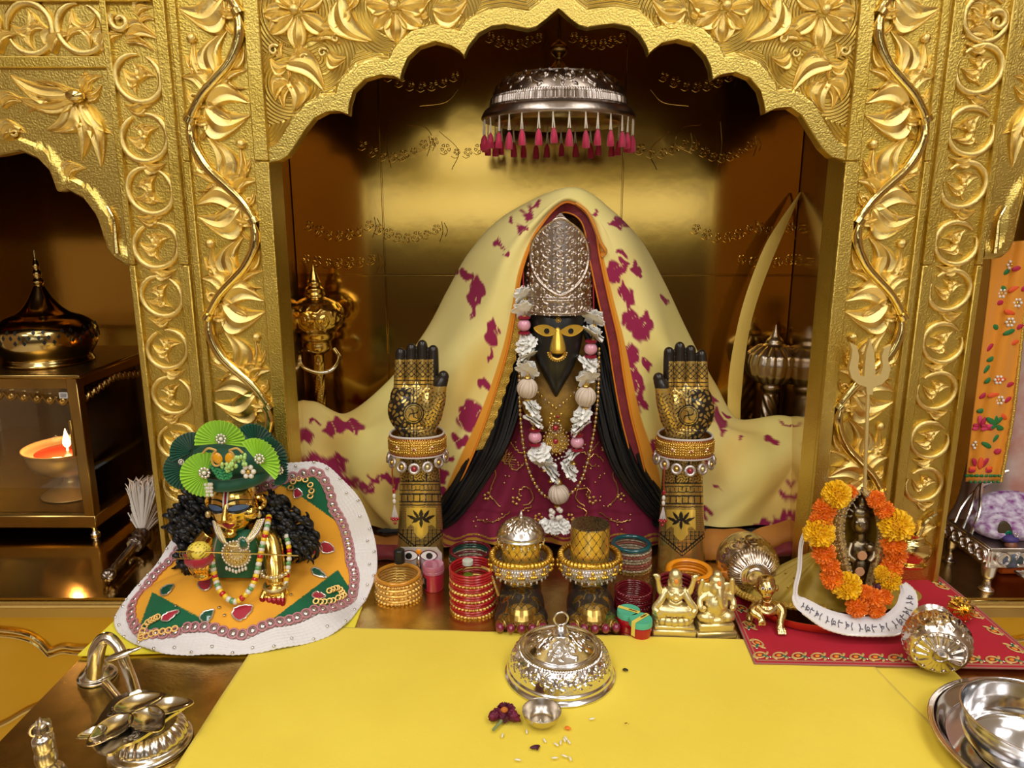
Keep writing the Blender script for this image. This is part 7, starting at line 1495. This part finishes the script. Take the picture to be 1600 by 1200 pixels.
v, f = fuse(CR, .0008, 2); v[:, 2] = np.maximum(v[:, 2]+.0026, .0068); obj('body', (v, f), M('child_brass', (.72, .54, .24), 1, .22, [(150, .2, 'noise')]), cb, 180)
for x_ in (1192, 1203):
    e = obj('eye', ell(Cc(x_, 920, y1+.0005), (.0026, .0012, .0020), 10, 6), WE, cb); obj('pupil', ell(Cc(x_, 920, y1-.0006), (.0012, .0008, .0014), 8, 6), BLACKM, e)
obj('necklace', tube(spline([Cc(1184, 946, y1+.012), Cc(1192, 956, y1+.003), Cc(1202, 958, y1+.002), Cc(1214, 948, y1+.012)], 16), .0016+.0004*(np.arange(16) % 2), 6), PALEBRASS, cb)
# ================================================================== right niche: white-robed statue, embroidered shawl, silver seat
WMB = M('vermilion_smeared_marble', lin(206, 190, 180), 0, .6, [(40, .4, 'noise')], (16, lin(180, 110, 90)))
sx = P(1615, 700, 1.10); rs2 = thing('robed_statue', 'white marble statue smeared with vermilion in the right niche', 'statue', (sx[0], 1.10, 0))
vv, ff = lathe(prof([(.0005, 0), (.105, .001), (.105, .03), (.095, .06), (.088, .14), (.080, .22), (.072, .29), (.078, .36), (.070, .42), (.035, .46), (.032, .48), (.045, .52), (.046, .56), (.030, .60), (.0005, .615)], 90), 64, lambda u, v: .003*np.sin(u*2*PI*9+v*14)*(v < .6))
obj('body', (vv*np.array([1, .75, 1]), ff), WMB, rs2, 60, world=False); obj('orange_plinth', rect(sx[0]-.10, sx[0]+.11, 0.0005, .075, .99, 1.02, .003), M('orange_paint', lin(214, 96, 24), 0, .5), rs2)
SHA = M('orange_silk_shawl', lin(222, 142, 24), 0, .55, [(400, .3, 'noise')], sheen=.25)
es = thing('embroidered_shawl', 'orange shawl with floral embroidery hanging over the robed statue', 'shawl', tuple(P(1540, 752, 1.0)))
a = spline([(1548, 380), (1546, 430), (1538, 500), (1528, 580), (1518, 660), (1508, 752)], 50); b = spline([(1612, 375), (1606, 430), (1598, 500), (1590, 580), (1580, 660), (1563, 752)], 50)
gs_ = np.array([[P(*(a[i]*(1-u)+b[i]*u), 1.005-.004*math.sin(u*9+i*.1)) for u in np.linspace(0, 1, 24)] for i in range(50)]); obj('cloth', sheet(gs_, .002), SHA, es, 180)
obj('sequin_edge', tube(gs_[:, -1]+np.array([0, -.001, 0]), .0022+.0008*(np.arange(50) % 2), 8), LACE, es)
emats = [M('thread_'+n, c_, 0, .6) for n, c_ in (('green', lin(34, 110, 50)), ('crimson', lin(176, 24, 60)), ('orange', lin(224, 84, 30)), ('rose', lin(214, 60, 100)))]
lfm = [mesh('leaf_stitch', *ell((0, 0, 0), (.0085, .0016, .0036), 10, 8), m__, 180) for m__ in emats]
def sh_at(x, y): j = np.argmin(np.sum((proj(gs_.reshape(-1, 3))-np.array([x, y]))**2, 1)); return gs_.reshape(-1, 3)[j]+np.array([0, -.0018, 0])
def lst(x, y, an, m_, sc_=1.0): link('leaf_stitch', lfm[m_], es, sh_at(x, y)-org(es), (0, -an, 0), (sc_, 1, sc_))
for x, y, an, m_ in ((1570, 425, .4, 0), (1590, 422, .2, 1), (1566, 452, -.5, 0), (1583, 450, .5, 2), (1595, 448, .2, 1), (1560, 472, .1, 1), (1575, 490, -.3, 2), (1556, 512, -.4, 0), (1574, 520, .4, 0), (1590, 512, .3, 1), (1580, 535, .3, 2), (1542, 540, .8, 1), (1548, 558, .4, 0), (1540, 580, .9, 0), (1545, 595, .6, 0), (1562, 590, .1, 2), (1575, 600, .3, 1), (1536, 615, .6, 1), (1550, 620, .2, 2), (1570, 628, .6, 1), (1534, 640, .1, 0), (1565, 650, -.6, 2), (1552, 690, .8, 0), (1540, 695, -.5, 0), (1562, 700, .5, 1), (1553, 705, .2, 1)): lst(x, y, an, m_)
for x, y in ((1580, 412), (1563, 455), (1577, 505), (1558, 590), (1560, 625), (1524, 695), (1587, 470)):
    fl_o = obj('pearl_flower', ell(sh_at(x, y), .0022, 8, 6), GB, es)
    for q in range(6): obj('pearl', ell(sh_at(x, y)+np.array([.005*math.cos(q*1.047), -.0004, .005*math.sin(q*1.047)]), .0021, 8, 6), PEARL, fl_o)
for cx_, cy_, m_, n_, R_ in ((1535, 668, 3, 6, 12), (1530, 735, 2, 7, 15), (1552, 662, 0, 5, 9)):
    for q in range(n_): a_ = -.3+q*(PI+.6)/(n_-1); lst(cx_+R_*.6*math.cos(a_), cy_-R_*.6*math.sin(a_), a_, m_ if q % 2 else (1 if m_ else 0), 1.15)
for q in range(22): obj('green_bead', ell(sh_at(1510+q*2.4, 742+(q % 3)*4), .0024, 8, 6), emats[0], es)
stm = [obj('stem_stitch', tube([sh_at(x, y)+np.array([0, .0008, 0]) for x, y in spline(pts, 14)], .0010, 5), SRIM, es) for pts in ([(1592, 440), (1578, 470), (1582, 500), (1572, 530)], [(1560, 540), (1548, 570), (1560, 600)], [(1570, 640), (1555, 665), (1560, 700)])]
th3 = G(1546, 926); tx0 = th3[0]; ty0 = th3[1]
ss = thing('throne', 'small silver throne with filigree legs in the right niche', 'throne', (tx0+.05, ty0+.05, 0))
legp = prof([(.009, 0), (.010, .002), (.006, .006), (.005, .016), (.008, .022), (.009, .030), (.010, .038)], 30)
for lx_ in (tx0, tx0+.13):
    for ly_ in (ty0+.008, ty0+.098): obj('leg', xf(lathe(legp, 20), (lx_, ly_, 0)), SILVER, ss)
for q in range(2):
    s_ = obj('side_panel', rect(tx0-.004, tx0+.134, .036, .064, ty0+.003, ty0+.009, .001) if q == 0 else rect(tx0-.008, tx0-.002, .036, .064, ty0+.004, ty0+.10, .001), SILVER, ss)
    for j in range(5): obj('scroll', xf(torus(.009, .0022, 20, 8), (tx0+.012+j*.027, ty0+.001, .050) if q == 0 else (tx0-.009, ty0+.016+j*.02, .050), (PI/2, 0, 0 if q == 0 else PI/2)), SILVER, s_)
obj('seat', rect(tx0-.006, tx0+.136, .060, .066, ty0+.002, ty0+.104, .001), SILVERD, ss)
obj('seat_tray', rect(tx0+.03, tx0+.10, .030, .034, ty0-.030, ty0+.002, .001), SILVER, ss)
for k_ in range(3): obj('back_rail', tube(spline([(tx0-.004, ty0+.09-.02*k_, .066), (tx0+.006, ty0+.095-.02*k_, .088+.006*k_), (tx0+.024+.006*k_, ty0+.10, .110+.010*k_), (tx0+.05+.01*k_, ty0+.10, .128+.008*k_)], 20), .0026, 8), SILVER, ss)
cu = fuse([ell((tx0+.055, ty0+.055, .080), (.055, .040, .020), 20, 12), ell((tx0+.06, ty0+.075, .098), (.05, .022, .024), 20, 12), ell((tx0+.02, ty0+.05, .078), (.024, .034, .014), 20, 12)], .002, 2)
tag(obj('seat_cushion', cu, M('floral_violet_cloth', lin(206, 198, 212), 0, .7, [(200, .3, 'noise')], (110, lin(120, 44, 120))), None, 180), 'violet and white floral cushion on the small silver throne', 'cushion')
dl = thing('seated_doll', 'tiny dark-faced doll with peacock feather on the silver throne', 'doll', (tx0+.046, ty0+.02, .093)); dc = P(1578, 862, ty0+.012)
obj('head', ell(dc+np.array([0, 0, .008]), (.0085, .008, .010), 14, 10), M('brown_face', lin(120, 72, 50), 0, .4), dl)
obj('robe', ell(dc-np.array([0, 0, .010]), (.020, .014, .014), 16, 10), M('dark_green_robe', lin(42, 56, 50), 0, .6, [(300, .5, 'noise')], (120, lin(90, 90, 110))), dl)
obj('hat', ell(dc+np.array([0, .003, .018]), (.011, .009, .006), 14, 8), M('indigo_cloth', lin(60, 44, 110), 0, .6), dl); obj('ring', xf(torus(.003, .0007, 14, 6), dc+np.array([.004, -.002, .026]), (PI/2, 0, 0)), SILVER, dl)
fe = P(1571, 832, ty0+.02); feo = obj('peacock_feather', ell(fe, (.010, .0025, .019), 16, 10, (0, -.4, 0)), M('feather_brown', lin(70, 58, 34), .2, .5), dl); obj('feather_eye', ell(fe+np.array([.003, -.0016, -.004]), (.0068, .002, .0085), 14, 8), M('peacock_green', lin(0, 110, 80), .4, .3), feo); obj('feather_pupil', ell(fe+np.array([.003, -.003, -.004]), (.0032, .0012, .0042), 12, 8), M('peacock_blue', lin(10, 20, 60), .3, .3), feo)
# ================================================================== yellow cloth on the table
def ground_sheet(corners, z, n=(150, 110), amp=.0005, seed=0, th=.0012):
    q = [G(a, b, z) for a, b in corners]; u = np.linspace(0, 1, n[0]); v = np.linspace(0, 1, n[1])
    g_ = np.array([[(q[0]*(1-a)+q[1]*a)*(1-b)+(q[3]*(1-a)+q[2]*a)*b for a in u] for b in v]); X_, Y_ = g_[..., 0], g_[..., 1]
    g_[..., 2] = z+amp*(np.sin(X_*37+seed)*np.sin(Y_*29+1)+.6*np.sin(X_*13+Y_*61)+.5*np.sin(X_*90-Y_*20)); return sheet(g_[::-1], th)
yc2 = thing('table_cloth', 'plain yellow cotton cloth spread over the front of the altar table', 'cloth', tuple(G(850, 1100)))
obj('cloth', ground_sheet([(418, 976), (1330, 1004), (1585, 1262), (232, 1264)], .0036, amp=.0004), YELLOWC, yc2, 180)
obj('under_layer', ground_sheet([(1200, 1004), (1455, 1012), (1690, 1250), (1400, 1250)], .0018, (60, 60), .0002, 3, .0010), YELLOWC, yc2, 180)
# ================================================================== silver dish cover, bowl, rose, rice
cvc = G(881, 1103, .006); Rc = 93*S(cvc); cvy = cvc[1]+Rc*.98
c1 = scroll_canvas(900, 60, 22, 1); c2_ = scroll_canvas(500, 70, 9, 1)
for q in range(900):
    if q % 9 == 0: c1.dot(q, 56, 3.5, 1)
cov = thing('dish_cover', 'domed chased silver dish cover with ring handle on the yellow cloth', 'dish cover', (cvc[0], cvy, .0045))
k_ = Rc/.068
cp_ = np.array([(.068, 0), (.0685, .0012), (.0655, .0035), (.0640, .006), (.0645, .0085), (.0625, .0105), (.061, .016), (.0595, .022), (.056, .029), (.051, .034), (.0475, .036), (.0465, .0352), (.0445, .0340), (.0425, .0335), (.0415, .0365), (.0395, .0375), (.034, .0405), (.026, .045), (.017, .050), (.0105, .0535), (.0095, .057), (.0075, .061), (.004, .064), (.0005, .065)])*k_
seg = np.concatenate([[0], np.cumsum(np.linalg.norm(np.diff(cp_, axis=0), axis=1))]); tq = np.linspace(0, seg[-1], 190); cp_ = smooth1(np.stack([np.interp(tq, seg, cp_[:, 0]), np.interp(tq, seg, cp_[:, 1])], -1), 2); zz_ = cp_[:, 1]/k_; rr2 = cp_[:, 0]/k_
def covd(u, v):
    z = zz_[:, None]+0*u; r = rr2[:, None]+0*u; m = (z > .012) & (z < .0352) & (r > .0478); d = .0011*c1.sample(u, np.clip((z-.012)/.0232, 0, 1))*m
    m2 = (r < .038) & (r > .011); return d+.0011*c2_.sample(u, np.clip((r-.011)/.027, 0, 1))*m2
obj('cover', lathe(cp_, 420, covd), M('bright_chased_silver', (.82, .80, .80), 1, .17), cov, 50, world=False)
obj('ring_handle', xf(torus(.0085*k_, .0013*k_, 36, 10), (0, 0, .0725*k_), (PI/2, 0, .15)), SILVER, cov, world=False)
gb = G(847, 1141, .006); Rb = 31*S(gb); bw_ = thing('offering_bowl', 'small plain silver bowl with a few rice grains on the yellow cloth', 'bowl', (gb[0], gb[1]+Rb*.62, .0046))
obj('bowl', lathe(prof([(.0005, 0), (Rb*.52, .0003), (Rb*.58, .002), (Rb*.86, Rb*.38), (Rb*.99, Rb*.72), (Rb, Rb*.76), (Rb*.965, Rb*.75), (Rb*.83, Rb*.40), (Rb*.58, Rb*.13), (.0005, Rb*.09)], 60), 56), M('dull_silver', (.62, .56, .48), 1, .27, [(60, .1, 'noise')]), bw_, 60, world=False)
RICE = M('rice', lin(236, 232, 218), 0, .5); ricem = mesh('rice_grain', *ell((0, 0, 0), (.0030, .0009, .0009), 10, 6), RICE, 180)
for q in range(6): link('rice_grain', ricem, bw_, (rq.uniform(-.007, .005), -.004+rq.uniform(-.004, .003), Rb*.19+.0006*q), (rq.uniform(-.4, .4), .2, rq.uniform(0, 3)))
where = {0: 'left of the offering bowl', 1: 'below the offering bowl', 2: 'right of the offering bowl'}
rl_ = [(785, 1149, 'rice grain below the dried rose stem'), (809, 1187, 'pale chip on the yellow cloth near the front edge'), (823, 1143, 'rice grain just left of the offering bowl\'s foot'), (851, 1157, 'rice grain directly below the offering bowl'), (869, 1163, None), (876, 1160, None), (882, 1156, None), (889, 1159, None), (884, 1153, None), (867, 1184, 'rice grain near the cloth\'s front, below the loose rice cluster'), (882, 1181, None), (891, 1185, None), (925, 1123, 'rice grain alone right of the offering bowl')]
for (x_, y_, lb_) in rl_:
    p = G(x_, y_, .0066); tag(link('rice_grain', ricem, None, p, (0, 0, rq.uniform(0, 3)), (1.15, 1.15, 1)), lb_ or 'rice grain scattered right of and below the offering bowl', 'rice grain', 'scattered rice grains')
for i, (x_, y_, sc_, m__, lb_, ct) in enumerate(((886, 1137, (.0028, .0024, .0012), MO, 'tiny orange petal crumb right of the offering bowl', 'petal'), (836, 1167, (.006, .0022, .0016), MP, 'dark dried petal below the offering bowl', 'petal'), (976, 1046, (.003, .0018, .0016), BLACKM, 'black crumb at the right edge of the dish cover', 'crumb'), (978, 1130, (.0022, .0008, .0007), BRASSD, 'brown speck on the cloth right of the bowl', 'crumb'))):
    tag(obj('loose_petal' if ct == 'petal' else 'crumb', fuse([ell(G(x_, y_, .0068), sc_, 12, 8, (0, .1, .4)), ell(G(x_+4, y_+1, .0068), np.array(sc_)*.7, 10, 8, (.2, 0, 1.4))], .0006, 1), m__, None, 60), lb_, ct)
ro = thing('dried_rose', 'withered crimson rose with short green stem on the yellow cloth', 'flower', tuple(G(788, 1112)*np.array([1, 1, 0])+np.array([0, 0, .006])))
RS = M('withered_crimson', lin(112, 8, 52), 0, .6, [(200, .5, 'noise')], (120, lin(70, 6, 34))); rc = G(788, 1116, .013); kr_ = S(rc)
for i in range(15):
    a = i*2.4; r = .003+.0075*math.sqrt(i/15); t = np.linspace(0, 1, 6); s = np.linspace(-1, 1, 6); w_ = .006*np.sin(PI*np.clip(t*.75+.2, 0, 1))
    g_ = np.array([[(r*.5+.006*u, w_[j]*q, .002+.006*math.sin(u*2+i)+.0018*q*q+rq.uniform(-.0006, .0006)) for q in s] for j, u in enumerate(t)]); obj('petal', xf(sheet(g_, .0004), rc+np.array([0, .003, -.004]), (rq.uniform(-.5, .5), rq.uniform(-.6, .2), a)), RS, ro, 60)
for dx_, dy_, rz_ in ((-13, 4, .6), (13, 6, -.7), (4, -4, .2)):
    v, f = ell((0, 0, 0), (.0085, .0052, .0062), 26, 18); nn2 = np.sin(v[:, 0]*900+dx_)*np.sin(v[:, 1]*1100+1)*np.sin(v[:, 2]*1000+2); v = v*(1+.22*nn2+.10*np.sin(v[:, 0]*1600))[:, None]
    obj('petal', xf((v, f), G(788+dx_, 1112+dy_, .012), (.3, .2*np.sign(dx_), rz_)), RS, ro, 180)
obj('stamen', ell(rc+np.array([0, -.001, .006]), (.004, .003, .003), 10, 8), M('rust_stamen', lin(190, 110, 30), 0, .7, [(500, .6, 'noise')]), ro)
obj('stem', tube(spline([G(789, 1116, .010), G(782, 1128, .0085), G(770, 1141, .0078)], 12), np.linspace(.0022, .0013, 12), 8), M('dry_green_stem', lin(128, 142, 92), 0, .6), ro)
# ================================================================== steel plate and bowl at the lower right
pg = G(1443, 1150, .014); Rp = .108; plc = np.array([pg[0]+Rp+.006, pg[1]-.022, .0045])
plt2 = thing('steel_plate', 'shiny stainless steel rimmed plate at the lower right corner', 'plate', tuple(plc))
obj('plate', lathe(prof([(.0005, 0), (.085, .0002), (.093, .003), (.1015, .014), (.1075, .0155), (.108, .0165), (.1055, .0168), (.100, .0155), (.091, .005), (.083, .0022), (.0005, .0020)], 80), 96), STEEL, plt2, 60, world=False)
gbw = P(1490, 1095, plc[1]+.012); Rw = .062; bwl = thing('steel_bowl', 'round stainless steel bowl sitting in the steel plate', 'bowl', (plc[0]-.022, plc[1]+.004, plc[2]+.0026))
obj('bowl', lathe(prof([(.0005, 0), (.043, .0003), (.047, .002), (.055, .010), (.0595, .024), (.061, .041), (.0622, .0425), (.0615, .0432), (.0598, .041), (.0580, .024), (.053, .0105), (.045, .0035), (.0005, .0022)], 80), 80), STEEL, bwl, 60, world=False)
# ================================================================== five-wick aarti lamp at the lower left
AS = M('aarti_silver', (.70, .64, .54), 1, .2, [(150, .15, 'noise')]); ab = G(208, 1204, 0); al = thing('aarti_lamp', 'silver five-wick aarti lamp with cobra handle at the lower left', 'aarti lamp', (ab[0], ab[1]+.036, 0))
obj('base', lathe(prof([(.0385, 0), (.040, .0015), (.0385, .005), (.034, .008), (.0345, .012), (.031, .019), (.0245, .024), (.016, .027), (.012, .032)], 70), 168, lambda u, v: .0012*np.abs(np.sin(u*PI*24))*((v > .26) & (v < .66))), AS, al, 50, world=False)
al_org = np.array(al.location); AL = lambda x, y, z: G(x, y, z)-al_org
outl = [(152, 1175), (133, 1150), (148, 1134), (162, 1112), (180, 1092), (215, 1080), (250, 1083), (285, 1092), (292, 1102), (280, 1112), (262, 1124), (240, 1142), (215, 1158), (190, 1168), (172, 1180)]
o3 = np.array([AL(a, b, .034)[:2] for a, b in outl]); o3 = np.concatenate([spline(np.concatenate([o3, o3[:1]]), 70)[:-1]]); obj('lamp_plate', slab(o3, .0325, .0355), AS, al, 40, world=False)
dk = M('oxidised_silver', (.22, .18, .13), .9, .4)
fil = MB()
for q in range(130):
    x_, y_ = rq.uniform(140, 288), rq.uniform(1085, 1165)
    if inpoly(np.array([[x_, y_]]), [(215+(a-215)*.9, 1128+(b-1128)*.86) for a, b in outl])[0]:
        c = AL(x_, y_, .0356); a0_ = rq.uniform(0, 6); t = np.linspace(0, 1, 10); fil.add(*tube(np.stack([c[0]+(.0035*(1-.6*t))*np.cos(a0_+5*t), c[1]+(.0035*(1-.6*t))*np.sin(a0_+5*t), np.full(10, c[2]+.0001)], -1), .0005, 5))
fo = obj('filigree', fil, dk, al, world=False); fo['kind'] = 'stuff'
def wick(px, py, R, ang):
    c = AL(px, py, .036); rr_ = np.linspace(0, 1, 12); aa_ = np.linspace(0, 2*PI, 44, endpoint=False)
    def pt(r, a, z):
        u, v_ = r*R*math.cos(a), r*R*.78*math.sin(a)
        if math.cos(a) > .55: u *= 1+.40*((math.cos(a)-.55)/.45)**1.5*max(0, r-.3)/.7
        return (u*math.cos(ang)-v_*math.sin(ang), u*math.sin(ang)+v_*math.cos(ang), z)
    g_ = np.array([[pt(r, a, .0014-.0055*(1-r*r)) for a in aa_] for r in rr_]+[[pt(1.07, a, .0014) for a in aa_]]+[[pt(r*1.07, a, .0004-.0062*(1-r*r)) for a in aa_] for r in rr_[::-1]])
    obj('wick_cup', xf(sheet(g_, 0, cu=True), c+np.array([0, 0, .0050])), AS, al, 50, world=False)
wick(212, 1107, .0185, .5); wick(262, 1110, .0165, .15); wick(230, 1130, .0185, -.7); wick(178, 1143, .0185, -1.9); wick(149, 1152, .010, -2.6)
bp_ = [AL(212, 1085, .035), AL(205, 1062, .038), AL(195, 1036, .044), AL(186, 1012, .056), AL(172, 998, .064), AL(160, 1000, .062), AL(152, 1016, .050), AL(149, 1036, .032), AL(148, 1052, .014)]
bp_ = spline(bp_, 60); obj('cobra_handle', tube(bp_, np.interp(np.linspace(0, 1, 60), [0, .4, .55, .75, .92, 1], [.0060, .0056, .0066, .0088, .0085, .009]), 12), AS, al, 60, world=False)
obj('under_bar', tube([AL(188, 1098, .028), AL(166, 1070, .012)], .0055, 10), AS, al, world=False)
ft_ = AL(148, 1062, 0); obj('handle_foot', xf(lathe(prof([(.0205, 0), (.021, .002), (.018, .004), (.0185, .006), (.012, .011), (.0115, .014), (.008, .018)], 40), 40), ft_+np.array([0, .006, .0])), AS, al, 60, world=False)
hd2 = AL(182, 1018, .058); t = np.linspace(0, 1, 14); obj('cobra_hood', fuse([ell(hd2+np.array([.004, -.002, -.003]), (.016, .006, .0035), 16, 10, (0, -.25, .25)), ell(hd2+np.array([.018, .001, .001]), (.010, .003, .002), 12, 8, (0, -.25, .3))], .0009, 2), AS, al, 180, world=False)
# ================================================================== bell handle at the lower left corner
bz = P(62, 1122, .575); bt = thing('prayer_bell', 'silver hand bell with finial handle at the lower left corner', 'bell', (bz[0], .575, -.001)); hb2 = bz[2]
obj('bell', lathe(prof([(.021, 0), (.0225, .001), (.0205, .006), (.016, .014), (.013, .024), (.008, .029), (.005, .031)], 40), 40), AS, bt, 60, world=False)
obj('handle', lathe(prof([(.005, .030), (.009, .033), (.0095, .040), (.0085, .046), (.0092, .050), (.009, .058), (.006, .062), (.0045, .068), (.0055, .071), (.004, .073)], 50), 28), AS, bt, 60, world=False)
fn = obj('finial', ell((0, 0, hb2-.010), (.0062, .0062, .0062), 12, 8), dk, bt, world=False)
for q in range(5): a = 2*PI*q/5; obj('finial_leaf', tube(spline([(.003*math.cos(a), .003*math.sin(a), hb2-.017), (.0085*math.cos(a), .0085*math.sin(a), hb2-.012), (.0075*math.cos(a), .0075*math.sin(a), hb2-.006), (.002*math.cos(a), .002*math.sin(a), hb2-.003)], 10), .0015, 6), AS, fn, world=False)
obj('finial_tip', lathe([(.0025, hb2-.005), (.003, hb2-.003), (.0012, hb2), (.0004, hb2+.002)], 12), AS, fn, world=False)
